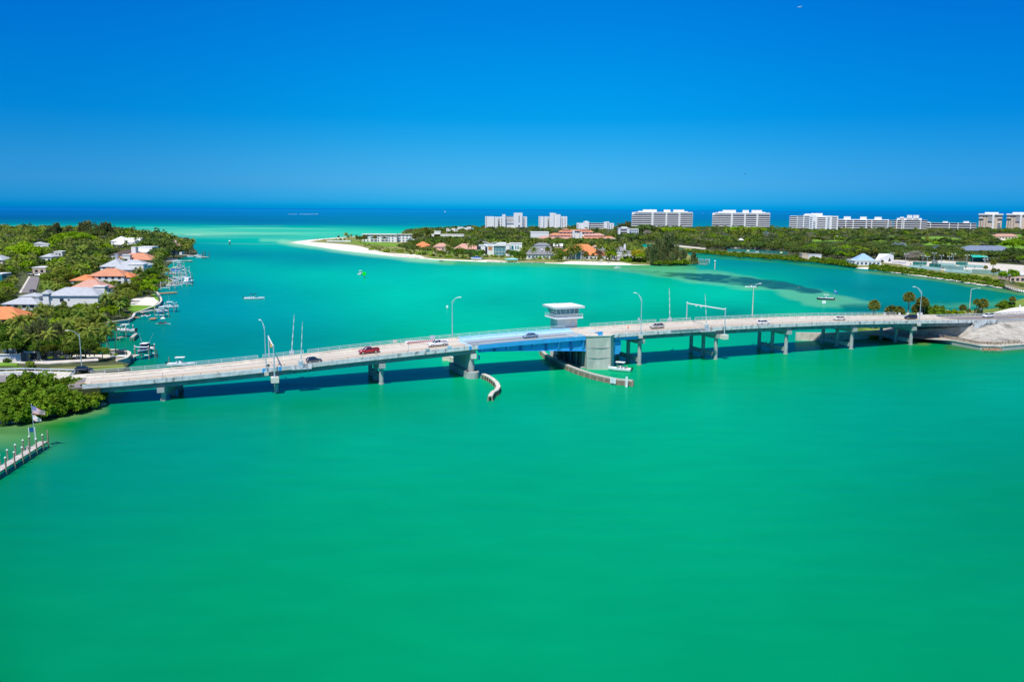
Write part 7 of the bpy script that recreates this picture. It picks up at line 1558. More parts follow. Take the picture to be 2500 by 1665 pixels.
# ================================================================== BOATS
def boat(label, loc, rz, L=7.0, W=2.5, top='t', topm='white', hullm='hull', hull2=None, console=True, cover=None, engines=1, bimini=None, rods=False, z=0.0, name='motorboat', cat='boat', group=None, canopy=None, fly=False, scale=1.0):
    """bow towards +x"""
    t = thing(name, label, cat, (loc[0], loc[1], z), rz, group, scale)
    h = W * .34; hl = L / 2; st = [(-hl, .88, 0), (-hl * .3, 1.0, 0), (hl * .35, .92, .04), (hl * .72, .58, .14), (hl * .92, .22, .22), (hl, .03, .28)]
    def rg(x, k, up, inn=1.0, zt_=0): w_ = W / 2 * k * inn; return [(x, -w_, h + up), (x, -w_ * .88, h * .30 + up * .5), (x, 0, -.28 + up * 1.4), (x, w_ * .88, h * .30 + up * .5), (x, w_, h + up)]
    c = MB(); c.loft([rg(*s) for s in st], close=False, cap=False); c.add(rg(*st[0]), [(0, 1, 2, 3, 4)]); c.build('hull', M[hullm], t, False)
    if hull2: c = MB(); c.loft([[(p[0], p[1] * 1.012, p[2]) for p in (r_[0:2])] for r_ in [[(x, -W / 2 * k * .97, h * .62 + up * .8), (x, -W / 2 * k * .885, h * .28 + up * .5)] for x, k, up in st]], close=False, cap=False); c.loft([[(x, W / 2 * k * .975, h * .62 + up * .8), (x, W / 2 * k * .9, h * .28 + up * .5)] for x, k, up in st], close=False, cap=False); c.build('hull_stripe', M[hull2], t)
    c = MB(); c.loft([[(x, -W / 2 * k, h + up + .0), (x, -W / 2 * k * .84, h + up + .04), (x, -W / 2 * k * .82, h * .55 + up * .7), (x, W / 2 * k * .82, h * .55 + up * .7), (x, W / 2 * k * .84, h + up + .04), (x, W / 2 * k, h + up)] for x, k, up in st[:-1]] , close=False, cap=False); c.add([(st[-2][0], -W / 2 * .22, h + .23), (hl, 0, h + .30), (st[-2][0], W / 2 * .22, h + .23)], [(0, 1, 2)]); c.build('deck', M['hull'], t)
    if console and not cover:
        c = MB(); c.prism([(-.7, -.45), (.35, -.45), (.35, .45), (-.7, .45)], h * .55, h * .55 + 1.15, 0, [(-.6, -.4), (.0, -.4), (.0, .4), (-.6, .4)]); c.build('console', M['hull'], t)
        c = MB(); c.add([(.12, -.42, h * .55 + .9), (.12, .42, h * .55 + .9), (-.12, .36, h * .55 + 1.5), (-.12, -.36, h * .55 + 1.5)], [(0, 1, 2, 3)]); c.build('windshield', M['glass'], t)
        c = MB(); c.b6(-1.6, -1.0, -.5, .5, h * .55, h * .55 + .8); c.build('seat', M['hull'], t)
    if cover: c = MB(); c.loft([[(x, -W / 2 * k * .99, h + up + .02), (x, -W / 2 * k * .5, h + up + .45 * e), (x, 0, h + up + .8 * e), (x, W / 2 * k * .5, h + up + .45 * e), (x, W / 2 * k * .99, h + up + .02)] for (x, k, up), e in zip(st, (.5, 1.3, 1.1, .6, .3, .1))], close=False, cap=True); c.build('cover', M[cover], t)
    if top:
        zt_ = h + 1.75; x0, x1 = (-1.7, .9) if top == 't' else (-L * .22, L * .12)
        c = MB(); c.prism([(x0, -W * .36), (x1, -W * .36), (x1 + .25, -W * .2), (x1 + .25, W * .2), (x1, W * .36), (x0, W * .36)], zt_, zt_ + .12); c.build('hardtop' if top == 't' else 'bimini', M[topm], t)
        for (a, b) in ((x0 + .35, -1), (x0 + .35, 1), (x1 - .3, -1), (x1 - .3, 1)): c = MB(); c.tube((a + (.3 if a < 0 else -.2), b * W * .3, h * .6), (a, b * W * .3, zt_), .035, n=5); c.build('post', M['galv'], t)
    for k in range(engines):
        yy = (k - (engines - 1) / 2) * .7; c = MB(); c.box((-hl - .3, yy, h + .15), (.5, .38, .6)); c.box((-hl - .25, yy, h - .5), (.2, .16, .9)); c.build('outboard_engine', M['black' if not fly else 'white'], t)
    if rods: 
        for s in (-1, 1): c = MB(); c.tube((-.8, s * W * .35, h + 1.8), (-1.6, s * W * .8, h + 5.2), .03, .015, 4); c.build('outrigger', M['galv'], t)
    if fly:
        c = MB(); c.prism([(-L * .15, -W * .36), (L * .2, -W * .3), (L * .28, 0), (L * .2, W * .3), (-L * .15, W * .36)], h, h + 1.7, 0, [(-L * .15, -W * .33), (L * .12, -W * .27), (L * .17, 0), (L * .12, W * .27), (-L * .15, W * .33)]); c.build('cabin', M['hull'], t)
        c = MB(); c.b6(-L * .16, L * .1, -W * .3, W * .3, h + 1.71, h + 2.3); c.build('flybridge', M['hull'], t)
        c = MB(); c.prism([(-L * .14, -W * .345), (L * .14, -W * .3), (L * .2, 0), (L * .14, W * .3), (-L * .14, W * .345)], h + .9, h + 1.4); c.build('window', M['glass'], t)
    return t
boat('white center-console skiff with white canopy leaving the grey bascule pier', P(1512, 905), 2.76, 7.2, 2.5, 't', 'white', name='skiff', engines=1)
sx, sy, _ = P(1512, 905); 
for i, (dx, dy, s_) in enumerate(((-.2, .3, (.55, .16, .12)), (-1.2, .1, (.05, .06, .1)), (-2.4, .2, (.5, .5, .55)))):
    a = 2.76; person('seated person in a ' + ('red shirt under the front of the skiff canopy', 'dark shirt in the middle of the skiff by the pier', 'pale shirt at the stern of the skiff by the pier')[i], (sx + math.cos(a) * dx - math.sin(a) * dy, sy + math.sin(a) * dx + math.cos(a) * dy, .95), a - 1.57, 'sit', s_)
boat('white runabout with small black bimini drifting alone in the left channel', P(621, 731), 0.15, 10.5, 2.9, 'b', 'black', console=True, engines=1, name='runabout')
boat('small white boat with square canopy seen from behind, beside the green marker', P(881, 670), 1.35, 6.5, 2.7, 't', 'white', name='skiff')
boat('white boat with black canopy behind the concrete lamp pole', P(1833, 703), 3.0, 7.0, 2.5, 'b', 'black', name='skiff')
b_ = boat('navy and white center-console boat with white top anchored on the shoal', P(2015, 732), 2.9, 9.0, 2.8, 't', 'white', hullm='navy', engines=1, name='center_console_boat')
boat('white boat with white hardtop passing behind the left bridge rail', P(443, 893), 0.13, 8.2, 2.5, 't', 'white', name='center_console_boat')

# ski and paddle craft
def small_craft(name, label, px, py, rz, mh, L=3, sail=False, z=0.0):
    x, y, _ = P(px, py, z); t = thing(name, label, 'boat', (x, y, z), rz)
    c = MB(); c.loft([[(xx, -w_, .35), (xx, 0, -.1), (xx, w_, .35)] for xx, w_ in ((-L / 2, .45), (0, .6), (L * .35, .4), (L / 2, .02))]); c.build('hull', M[mh], t); c = MB(); c.b6(-L * .3, L * .1, -.2, .2, .36, .75); c.build('seat', M['black'], t); return t
t = small_craft('tender_boat', 'tiny open boat with a white umbrella and two people off the left docks', 398, 792, 0.1, 'hull', 6.0); x, y, _ = P(398, 792)
t2 = thing('parasol', 'white parasol over the tiny open boat off the left docks', 'parasol', (x + .1, y, .4)); c = MB(); c.tube((0, 0, 0), (0, 0, 2.4), .04, n=5); c.build('pole', M['galv'], t2); c = MB(); c.tube((0, 0, 2.1), (0, 0, 2.75), 1.1, .05, 10); c.build('canopy', M['white'], t2)
person('seated person in blue at the left of the tiny parasol boat', (x - 1.0, y, .55), 0, 'sit', (.03, .08, .4)); person('seated person in red at the right of the tiny parasol boat', (x + 1.1, y, .55), 0, 'sit', (.55, .05, .1))
small_craft('paddle_boat', 'tiny blue paddle craft off the beach right of the sandy point', 1078, 638, 0.0, 'bluecv', 5.0)
# far boats
boat('distant white motor yacht speeding on the open sea with a foam wake', P(773, 523.5), 0.0, 26, 7, None, fly=True, name='motor_yacht', z=0.3)
t = tag((lambda c: (c.prism([(-130, -8), (-40, -14), (0, -5), (0, 5), (-40, 14), (-130, 8)], 0.02, 1.0), c.prism([(-230, -6), (-150, -8), (-150, 8), (-230, 6)], 0.02, .8), c)[-1])(MB()).build('wake', M['foam'], None, False, (P(773, 523.5)[0] - 14, P(773, 523.5)[1], 0)), None, None, None, 'structure')
c = MB(); c.prism([(-14, -2), (10, -5), (22, 0), (8, 6), (-14, 3)], .04, .15); o = c.build('breaking_wave', M['foam'], None, False, (*P(470, 573)[:2], 0)); tag(o, kind='structure')
t = thing('sailboat', 'tiny sailboat on the horizon left of the leftmost high-rise', 'sailboat', (*P(1086, 518.6)[:2], 0), 0.3); c = MB(); c.loft([[(xx, -w_, 2), (xx, 0, -.3), (xx, w_, 2)] for xx, w_ in ((-12, 2), (0, 3), (12, .1))]); c.build('hull', M['hull'], t); c = MB(); c.add([(0, 0, 3), (-10, .3, 3), (0, 0, 24), (1, 0, 3), (11, .2, 3), (1, 0, 21)], [(0, 1, 2), (3, 4, 5)]); c.build('sail', M['white'], t); c = MB(); c.tube((0, 0, 2), (0, 0, 26), .2, n=5); c.build('mast', M['galv'], t)
boat('tiny white boat far out between the two wide condominiums', P(1716, 522), 0, 18, 5, None, fly=True, name='motor_yacht', z=.2)
# boats at the right shore
boat('white boat with dark trim and mast moored at the riprap before the orange mansion', P(1466, 645), 3.0, 13, 3.6, 't', 'white', hull2='blackp', name='center_console_boat', rods=True)
boat('small boat with a blue cover on a lift by the salmon villa', P(1163, 633, 2), 3.05, 10, 3.0, 't', 'white', cover='bluecv', name='lift_boat', z=2.2)
boat('small boat with pale teal hull on a lift before the curved glass house', P(1249, 636, 2), 3.1, 12, 3.0, None, hullm='hullt', cover='hullt', name='lift_boat', z=2.2)
boat('small white pontoon boat with a peaked white canopy at the edge of the shoal', P(1507, 656), .1, 6.5, 2.6, 'b', 'white', name='pontoon_boat')
def pilings(name, label, pts, h=2.5, r=.16, caps=True, m='wood', cat='pilings', beams=(), group=None, z=0.0):
    a = pts[0]; t = thing(name, label, cat, (a[0], a[1], 0), 0, group)
    for p in pts:
        hh = p[2] if len(p) > 2 else h; c = MB(); c.tube((p[0] - a[0], p[1] - a[1], -1.2), (p[0] - a[0], p[1] - a[1], hh), r, n=7); o = c.build('piling', M[m], t)
        if caps: c = MB(); c.tube((p[0] - a[0], p[1] - a[1], hh), (p[0] - a[0], p[1] - a[1], hh + .35), r * 1.6, .03, 8); c.build('cap', M['white'], o)
    for i, j, zz in beams: c = MB(); p, q = pts[i], pts[j]; c.tube((p[0] - a[0], p[1] - a[1], zz), (q[0] - a[0], q[1] - a[1], zz), .14, n=4); c.build('beam', M['galv'], t)
    return t
def lift(label, px, py, rz, L=4.2, W_=4.2, h=3.4, z=2.0, m='wood'):
    x, y, _ = P(px, py, z); ca, sa = math.cos(rz), math.sin(rz)
    q = [(x + ca * a - sa * b, y + sa * a + ca * b) for a, b in ((-L / 2, -W_ / 2), (L / 2, -W_ / 2), (L / 2, W_ / 2), (-L / 2, W_ / 2))]
    return pilings('boat_lift', label, q, h, .15, True, m, 'boat lift', ((0, 3, z + 1.1 if h > z + 1 else h - .2), (1, 2, h - .2), (0, 3, z - .35), (1, 2, z - .35)), 'boat lifts on the left canal')
HB = [
 ('white boat with navy canvas enclosure hung on a lift nearest the left bridge end', 354, 862, -1.62, 8.8, 't', 'white', 'navy', 3, None, 3.1),
 ('white center-console with blue console cover on a lift, bow towards the shore', 305, 812, 2.95, 9.0, 't', 'white', 'hullt', 2, 'bluecv', 2.9),
 ('white boat with blue cover and open top on a lift beside the long white dock', 395, 766, -1.7, 7.5, 't', 'white', 'bluecv', 1, None, 2.8),
 ('white pilothouse boat with antennas on the outermost lift right of the white dock', 417, 753, 0.1, 7.2, 't', 'white', None, 1, None, 2.8)]
for lab, a, b, rz, L, tp, tm, h2, en, cv, W_ in HB:
    x, y, _ = P(a, b, 1.6); boat(lab, (x, y), rz, L, W_, tp, tm, hull2=h2 if h2 else None, engines=en, rods=True, z=1.9, name='lift_boat')
    lift(lab.split(' on a ')[0].replace('hung', '').strip()[:60] and 'four-post boat lift holding the ' + ' '.join(lab.split()[:6]), a, b, rz, 4.0, W_ + 1.4, 4.2, 1.7)
x, y, _ = P(354, 862, 1.6); t = thing('canvas_enclosure', 'dark navy canvas enclosure under the hardtop of the nearest lift boat', 'canopy', (x, y, 2.7), -1.62); c = MB(); c.prism([(-1.5, -1.1), (1.1, -1.1), (1.1, 1.1), (-1.5, 1.1)], 0, 1.9, 0, [(-1.5, -1.0), (.7, -1.0), (.7, 1.0), (-1.5, 1.0)]); c.build('canvas', M['navy'], t)
far = [('sport-fishing yacht with a white flybridge and dark stern awning, rightmost in the canal', 458, 692, -1.5, 15, 'fly', None), ('white boat under a grey canvas canopy left of the sport-fishing yacht', 440, 693, -1.5, 10, 't', None), ('white boat with white hardtop on the outer lift behind the sport-fishing yacht', 451, 677, -1.5, 9, 't', None),
       ('white boat in a tall gallows lift, outermost in the canal row', 449, 662, -1.5, 9, None, None), ('white-topped boat in the back of the canal row', 437, 650, -1.5, 9, 't', None), ('covered boat with grey-brown canvas between the lifts', 437, 658, -1.5, 9, None, 'dkrail'), ('blue-covered boat on a lift in the canal row', 426.5, 664, 0.1, 8, None, 'bluecv'),
       ('long dark-windowed white boat moored by the upper canal dock', 425, 641, .25, 13, None, None), ('dark blue-covered boat moored along the shaded upper dock', 418, 637, .2, 11, None, 'navy'), ('small white boat on a cradle behind the lawn strip', 428, 688, -1.4, 8, None, None), ('small grey-covered boat next to the orange canal dock', 421, 700, .4, 7, None, 'dkrail'), ('white jet boat with upright mast by the tip dock', 462, 628, 0, 7, None, None), ('white skiff outermost at the tip dock', 490, 630, .1, 8, None, None), ('white skiff on the inner side of the tip dock', 484, 625, .1, 8, None, None)]
for lab, a, b, rz, L, tp, cv in far:
    lifted = 'moored' not in lab and 'skiff' not in lab; zz = 1.6 if lifted and 'yacht' not in lab else 0.0
    x, y, _ = P(a, b, zz); boat(lab, (x, y), rz, L, L * .3, 't' if tp == 't' else None, 'white', cover=cv, z=zz, fly=(tp == 'fly'), rods=(tp == 'fly'), name='moored_boat', engines=2 if L > 8 and tp != 'fly' else 1, group='boats in the left canal')
li = 0
for a, b, rz in ((440, 693, 0), (451, 677, 0), (449, 662, 0), (437, 650, 0), (426, 664, 0), (428, 688, 0), (410, 700, 0), (414, 664, 0), (426, 676, 0), (440, 676, 0)):
    x, y, _ = P(a, b, 1.5); q = [(x - 2.6, y - 4), (x + 2.6, y - 4), (x + 2.6, y + 4), (x - 2.6, y + 4)]
    li += 1; pilings('boat_lift', ordn(li - 1, 10) + 'white-capped boat lift frame in the far canal row, by the seawall', q, 4.2, .2, True, 'conc', 'boat lift', ((0, 3, 4.0), (1, 2, 4.0), (0, 1, 1.2), (2, 3, 1.2)), 'boat lift frames in the far canal')
# jet skis
for a, lab in ((351.5, 'left of two white water scooters on lifts between the white dock and orange planks'), (363, 'right of two white water scooters on lifts between the white dock and orange planks')):
    x, y, _ = P(a, 773, 1.0); t = thing('water_scooter', lab, 'water scooter', (x, y, 1.2), 1.4); c = MB(); c.loft([[(xx, -w_, .3), (xx, 0, -.15), (xx, w_, .3), (xx, 0, .55)] for xx, w_ in ((-1.5, .5), (0, .6), (1, .4), (1.5, .05))]); c.build('hull', M['hull'], t); c = MB(); c.b6(-1.1, .1, -.2, .2, .5, .85); c.build('seat', M['black'], t); c = MB(); c.b6(.2, .35, -.35, .35, .8, .95); c.build('handlebar', M['black'], t)
# docks
def dock(label, pts, w_, z, m, n=None, name='dock', cat='dock', ph=0.0, caps=False, group=None):
    """pts in photo places at deck height"""
    q = [P(a, b, z)[:2] for a, b in pts]; a0 = q[0]; t = thing(name, label, cat, (a0[0], a0[1], 0), 0, group); r = rel(q, a0); L = offs([(p[0], p[1], 0) for p in r], w_ / 2); R_ = offs([(p[0], p[1], 0) for p in r], -w_ / 2)
    c = MB(); c.loft([[(l[0], l[1], z - .3), (l[0], l[1], z), (k[0], k[1], z), (k[0], k[1], z - .3)] for l, k in zip(L, R_)]); c.build('deck', M[m], t)
    for pl in (L, R_):
        for p in walk(pl, 3.4): c = MB(); c.tube((p[0], p[1], -1.2), (p[0], p[1], z + ph), .14, n=6); c.build('piling', M['wood'], t)
    return t
dock('long white dock reaching out from the small lawn point', ((345, 762), (372, 757), (393, 757)), 1.8, 1.3, 'conc')
dock('orange plank landing in front of the two water scooters', ((367, 777), (382, 777)), 3.0, .9, 'woodo'); dock('narrow orange plank walkway left of the water scooters', ((327, 774), (342, 774)), 1.2, 1.0, 'woodo')
dock('beige plank dock beside the nearest lift boat', ((313, 869), (333, 869)), 5.0, 1.4, 'woodg'); dock('low grey dock beside the blue-covered lift boat', ((288, 824), (300, 822)), 1.6, 1.2, 'woodg'); dock('short grey dock at the outer end of the blue boat lift', ((322, 823), (333, 813)), 1.2, 1.5, 'woodg')
dock('orange canal dock below the small lawn strip', ((384, 716), (420, 714), (430, 713)), 3.0, 1.0, 'woodo'); dock('long grey dock stub reaching right in the upper canal', ((420, 636), (462, 636), (466, 637)), 3.0, 1.3, 'woodg'); dock('white dock at the tip of the left island', ((446, 622), (480, 625), (506, 628)), 3.0, 1.3, 'woodg')
dock('red plank dock under the blue-covered canal boat', ((412, 668), (440, 667)), 2.4, 1.2, 'woodo'); dock('white finger dock with pilings in the canal row', ((420, 652), (436, 652)), 1.6, 1.3, 'conc'); dock('grey finger dock behind the lawn strip', ((420, 680), (440, 678)), 1.6, 1.3, 'woodg'); dock('right outer dock of the sport-fishing yacht', ((456, 692), (470, 692)), 1.4, 1.5, 'woodg')
pl = [P(a, b)[:2] for a, b in ((494, 628), (498, 628), (502, 628), (511, 629))]; pilings('pilings', 'tall dark bare pilings off the tip dock', pl, 5.5, .3, False, 'woodd')
for a, b, tp, lab in ((384, 875, 854, 'tall dark bare piling in the water right of the nearest lift boat'), (371, 868, 843, 'tall dark bare piling touching the nearest lift boat'), (413, 890, 872, 'pale thin piling standing behind the left bridge rail'), (470, 690, 670, 'thin dark channel piling right of the sport-fishing yacht')):
    x, y, _ = P(a, b); h = ZT(a, tp, y); pilings('piling', lab, [(x, y, h)], h, .16, False, 'woodd' if 'dark' in lab else 'wood', 'piling')
for a, b in ((318, 862), (331, 862), (345, 872), (377, 866)): pass
pilings('pilings', 'pair of dark pilings with white tops left of the nearest lift boat', [(*P(330, 876)[:2], 3.2), (*P(306, 874)[:2], 3.0)], 3, .18, True, 'woodd')
t = thing('gazebo_roof', 'small white-topped dock box on the beige terrace near the left bridge end', 'dock box', (*P(298, 872, 2)[:2], 1.4)); c = MB(); c.b6(-1.5, 1.5, -1, 1, 0, .9); c.build('box', M['beige'], t); c = MB(); c.b6(-1.6, 1.6, -1.1, 1.1, .9, 1.1); c.build('lid', M['white'], t)
# right shore docks, markers
rd_ = [(P(a, b)[0], P(a, b)[1]) for a, b in ((1702, 642), (1706, 642.5), (1711, 643), (1714, 643), (1718, 644), (1722, 644), (1725, 643.5), (1728, 643))]
pilings('pilings', 'cluster of white-capped dock pilings right of the casuarina point', rd_, 3.6, .28, True, 'wood'); dock('small dark dock among the white-capped pilings right of the casuarinas', ((1706, 644), (1727, 645)), 2.2, 1.2, 'woodg')
dk = dock('timber dock with tall posts at the right edge under the mangroves', ((2448, 696), (2470, 703), (2492, 708)), 3.0, 1.6, 'woodg', ph=3.0)
def marker(label, px, pyb, ptop, panel=None, pm='signw', r=.22, m='wood', w_=1.2, hh=1.2, name='channel_marker', cat='channel marker', panels=1):
    x, y, _ = P(px, pyb); h = ZT(px, ptop, y); t = thing(name, label, cat, (x, y, 0)); c = MB(); c.tube((0, 0, -1), (0, 0, h), r, n=7); c.build('post', M[m], t)
    if panel: c = MB(); c.b6(-w_ / 2, w_ / 2, -r - .08, -r - .02, h - hh, h); c.build('sign_panel', M[pm], t)
    else: c = MB(); c.ball((0, 0, h), (r * 2, r * 2, r * 1.6)); c.build('cap', M['white'], t)
marker('green square daymark on a dark post right of the small canopy boat', 889.5, 679, 663.5, True, 'green', .25, 'woodd', 2.6, 2.6); marker('dark channel post with a small white top in the open left channel', 561, 598, 589, False, r=.7, m='woodd')
marker('tall white round-topped post in the water right of the casuarinas', 1745, 658, 637.5, False, r=.4, m='conc'); marker('short white post right of the dock pilings cluster', 1731.5, 642, 634.5, False, r=.3, m='conc')
marker('white notice board on a post in the shallows beside the navy boat', 2011, 744, 734, True, 'signw', .14, 'conc', 1.9, 1.5); marker('small white speed sign on a low post left of the far-side lamp pole', 1091.8, 754.5, 746, True, 'signw', .12, 'conc', .9, 1.1)
# right shore small things
for i, (a, b) in enumerate(((1286, 634.5), (1290, 634), (1294, 634), (1297, 633.5))): t = thing('beach_chair', ordn(i, 4) + 'white beach chair on the grass below the mansard house', 'beach chair', (*P(a, b, 1.2)[:2], 1.2), .3, 'white beach chairs'); c = MB(); c.b6(-.6, .6, -1, .2, .5, .65); c.build('seat', M['white'], t); c = MB(); c.add([(-.6, .2, .55), (.6, .2, .55), (.6, .9, 1.7), (-.6, .9, 1.7)], [(0, 1, 2, 3), (3, 2, 1, 0)]); c.build('backrest', M['white'], t)
t = thing('shore_riprap', 'band of tan boulders along the shore below the orange mansion', 'riprap', P(1460, 643)); q = rel([P(a, b)[:2] for a, b in ((1390, 640), (1430, 642), (1480, 645), (1520, 646), (1545, 647))], P(1460, 643)[:2]); c = MB(); rr_ = random.Random(8)
for p in walk(q, .9):
    for k in range(2): s = rr_.uniform(.5, 1.0); c.ball((p[0] + rr_.uniform(-.8, .8), p[1] + rr_.uniform(-1.5, 1.5), .35), (s, s * .8, s * .6), 6, 4)
c.build('boulders', M['rock'], t)['kind'] = 'stuff'
for lab, pts in (('line of low brown rocks fringing the sandy point', ((706, 592), (722, 593.5))), ('scattered brown rocks where grass meets sand at the point', ((738, 596), (765, 598), (785, 599))), ('tan rock edge below the left half of the row of villas', ((960, 625), (1000, 629), (1024, 631))), ('tan rock edge below the pink two-storey house', ((1040, 632), (1075, 634))), ('low tan rocks along the grassy shore before the curved glass house', ((1190, 640), (1290, 642), (1330, 643)))):
    q = [P(a, b)[:2] for a, b in pts]; t = thing('shore_rocks', lab, 'rocks', (*q[0], 0), 0, 'rock edges of the right island'); c = MB()
    for p in walk(rel(q, q[0]), 1.6): s = rr_.uniform(.6, 1.3); c.ball((p[0], p[1] + rr_.uniform(-.8, 1.6), .45), (s * 1.3, s, s * .6), 6, 4)
    c.build('boulders', M['rock'], t)['kind'] = 'stuff'
# pool terrace and umbrellas on the sandy point
t = thing('pool_terrace', 'white-walled pool terrace with pale blue pool on the sandy point', 'terrace', (*A(827, 1205)[:2], 1.5)); c = MB(); c.b6(-17, 17, -3, 6, 0, 1.6); c.build('wall', M['white'], t); c = MB(); c.b6(-8, 6, -1, 3, 1.61, 1.64); c.build('pool', mat('pool_water', (.2, .7, .75), .1), t)
for i in range(5): c = MB(); c.tube((-15 + i * 6.5, 3, 1.6), (-15 + i * 6.5, 3, 4.2), .08, n=4); c.tube((-15 + i * 6.5, 3, 3.8), (-15 + i * 6.5, 3, 4.6), 1.5, .05, 8); o = c.build('parasol', M['white'], t)
for lab, a, b in (('left pale yellow-green court parasol behind the mangrove shore', 1826, 619), ('right pale yellow-green court parasol behind the mangrove shore', 1907, 624)):
    t = thing('parasol', lab, 'parasol', (*P(a, b, 1.5)[:2], 1.5), 0, 'court parasols'); c = MB(); c.tube((0, 0, 0), (0, 0, 3), .06, n=4); c.build('pole', M['galv'], t); c = MB(); c.tube((0, 0, 2.8), (0, 0, 3.8), 2.0, .05, 8); c.build('canopy', mat('pale_lime_canvas', (.62, .75, .35), .9), t)
for i, (a, b) in enumerate(((2183, 646), (2192, 646), (2200, 647), (2207, 647))):
    t = thing('sun_awning', ordn(i, 4) + 'low bright blue awning on the pool deck right of the pavilion', 'awning', (*P(a, b, 1.5)[:2], 1.5), .2, 'blue awnings'); c = MB(); c.prism([(-1.6, -1), (1.6, -1), (1.6, 1), (-1.6, 1)], 1.8, 2.2); c.build('canopy', M['bluecv'], t); c = MB(); [c.tube((x, y, 0), (x, y, 1.8), .05, n=4) for x in (-1.5, 1.5) for y in (-.9, .9)]; c.build('posts', M['galv'], t)
# ================================================================== lower-left pier, flags, sign
pz = 1.35
pp = [P(a, b, pz)[:2] for a, b in ((-90, 1200), (0, 1140), (106, 1077))]
a0 = pp[2]; t = thing('fishing_pier', 'narrow grey plank pier with white-capped posts at the lower left', 'pier', (a0[0], a0[1], 0))
r = rel(pp, a0); L = offs([(p[0], p[1], 0) for p in r], .75); R_ = offs([(p[0], p[1], 0) for p in r], -.75)
L[1] = tuple((L[0][k] * .5 + L[2][k] * .5) for k in (0, 1)); R_[1] = tuple((R_[0][k] * .5 + R_[2][k] * .5) for k in (0, 1))
d_ = Vector((r[2][0] - r[0][0], r[2][1] - r[0][1])).normalized(); nrm = Vector((-d_.y, d_.x)); Lt = (Vector(r[2]) - Vector(r[0])).length
c = MB(); k = 0.0
while k < Lt: 
    b0 = Vector((0, 0)) - d_ * k; e = d_ * .17
    q = [b0 + nrm * .8, b0 + nrm * .8 - e, b0 - nrm * .8 - e, b0 - nrm * .8]; c.prism([(p.x, p.y) for p in q], pz - .06, pz); k += .2
c.build('planks', mat('pier_planks', (.50, .47, .43), .85, .2, 1.2, coord='World'), t)
for s in (-.7, .7): c = MB(); p0 = nrm * s; p1 = nrm * s - d_ * Lt; c.tube((p0.x, p0.y, pz - .2), (p1.x, p1.y, pz - .2), .1, n=4); c.build('stringer', M['wood'], t)
posts = [(98, 1074, 'n', 7, 'plain'), (91, 1082, 'n', 11, 'cap'), (73, 1100, 'n', 10, 'cap'), (68, 1094, 'f', 8, 'cap'), (54, 1114, 'n', 10, 'bare'), (51, 1102, 'f', 10, 'cap'), (35, 1128, 'n', 12, 'cap'), (31, 1118, 'f', 8, 'cap'), (14, 1128, 'f', 9, 'cap')]
for k, hh, s, cap in ((0.1, 3.6, -.95, 0), (2.5, 3.3, -.95, 1), (5.4, 3.3, -.95, 1), (8.4, 3.3, -.95, 0), (11.4, 3.3, -.95, 1), (14.6, 3.3, -.95, 1), (3.9, 3.4, .95, 1), (6.6, 3.4, .95, 1), (9.8, 3.4, .95, 1), (13.0, 3.3, .95, 1), (16.0, 3.3, .95, 1), (18.0, 3.3, -.95, 1)):
    p = nrm * s - d_ * k; c = MB(); c.tube((p.x, p.y, -1.5), (p.x, p.y, hh), .15, .13, 9); o = c.build('post', M['wood'], t)
    if cap: c = MB(); c.tube((p.x, p.y, hh), (p.x, p.y, hh + .22), .2, .02, 10); c.build('cap', M['white'], o)
    if s < 0: c = MB(); q = nrm * .95 - d_ * k; c.tube((p.x, p.y, pz - .32), (q.x, q.y, pz - .32), .1, n=5); c.build('cross_beam', M['woodd'], t)
c = MB(); p = nrm * .6 - d_ * 5.6; c.box((p.x, p.y, pz + .25), (1.2, .5, .5), math.atan2(d_.y, d_.x)); c.build('bench', M['woodg'], t)
fx, fy = P(86, 1078, pz)[:2]; ztop_ = ZT(81, 988, fy)
t = thing('flagpole', 'thin silver flagpole at the end of the lower left pier', 'flagpole', (fx, fy, pz)); c = MB(); c.tube((0, 0, 0), (-.15, 0, ztop_ - pz), .08, .045, 8); c.build('pole', M['galv'], t); c = MB(); c.ball((-.15, 0, ztop_ - pz + .06), .1); c.build('finial', M['white'], t)
def flag(name, label, z0, w_, h_, cols, droop, ncol, nrow, matfn):
    t = thing(name, label, 'flag', (fx - .1, fy, z0))
    V = []; 
    for j in range(nrow + 1):
        for i in range(ncol + 1):
            s = i / ncol; v = j / nrow
            V.append((s * w_, .22 * math.sin(s * 7 + v * 1.5) * (s ** .5) - .25 * s, -v * h_ * (1 - .45 * s) - s * droop))
    groups = {}
    for j in range(nrow):
        for i in range(ncol): groups.setdefault(matfn(i, j), []).append((j * (ncol + 1) + i, (j + 1) * (ncol + 1) + i, (j + 1) * (ncol + 1) + i + 1, j * (ncol + 1) + i + 1))
    c = MB(); ms = []
    n = 0
    for k, (mm, fs) in enumerate(groups.items()): ms.append(M[mm] if mm in M else MATS[mm]); c.add(V, fs, k)
    c.build('cloth', ms, t, True); return t
mat('flag_blue', (.03, .04, .30), .9); mat('flag_red', (.45, .015, .03), .9)
def usf(i, j):
    if j < 7 and i < 10: return 'white' if (i % 2 == 1 and j % 2 == 1) else 'flag_blue'
    return 'flag_red' if j % 2 == 0 else 'white'
flag('national_flag', 'stars and stripes flag flying to the right at the top of the flagpole', ztop_ - .15, 2.6, 1.7, None, 1.0, 26, 13, usf)
def stf(i, j):
    a, b = i / 20, j / 13
    if (a - .5) ** 2 + ((b - .5) * .7) ** 2 < .02: return 'pinkw'
    return 'flag_red' if (abs(a - b) < .07 or abs(a + b - 1) < .07) else 'white'
flag('state_flag', 'white flag with a red diagonal cross below the national flag', ztop_ - 1.95, 1.7, 1.3, None, .8, 20, 13, stf)
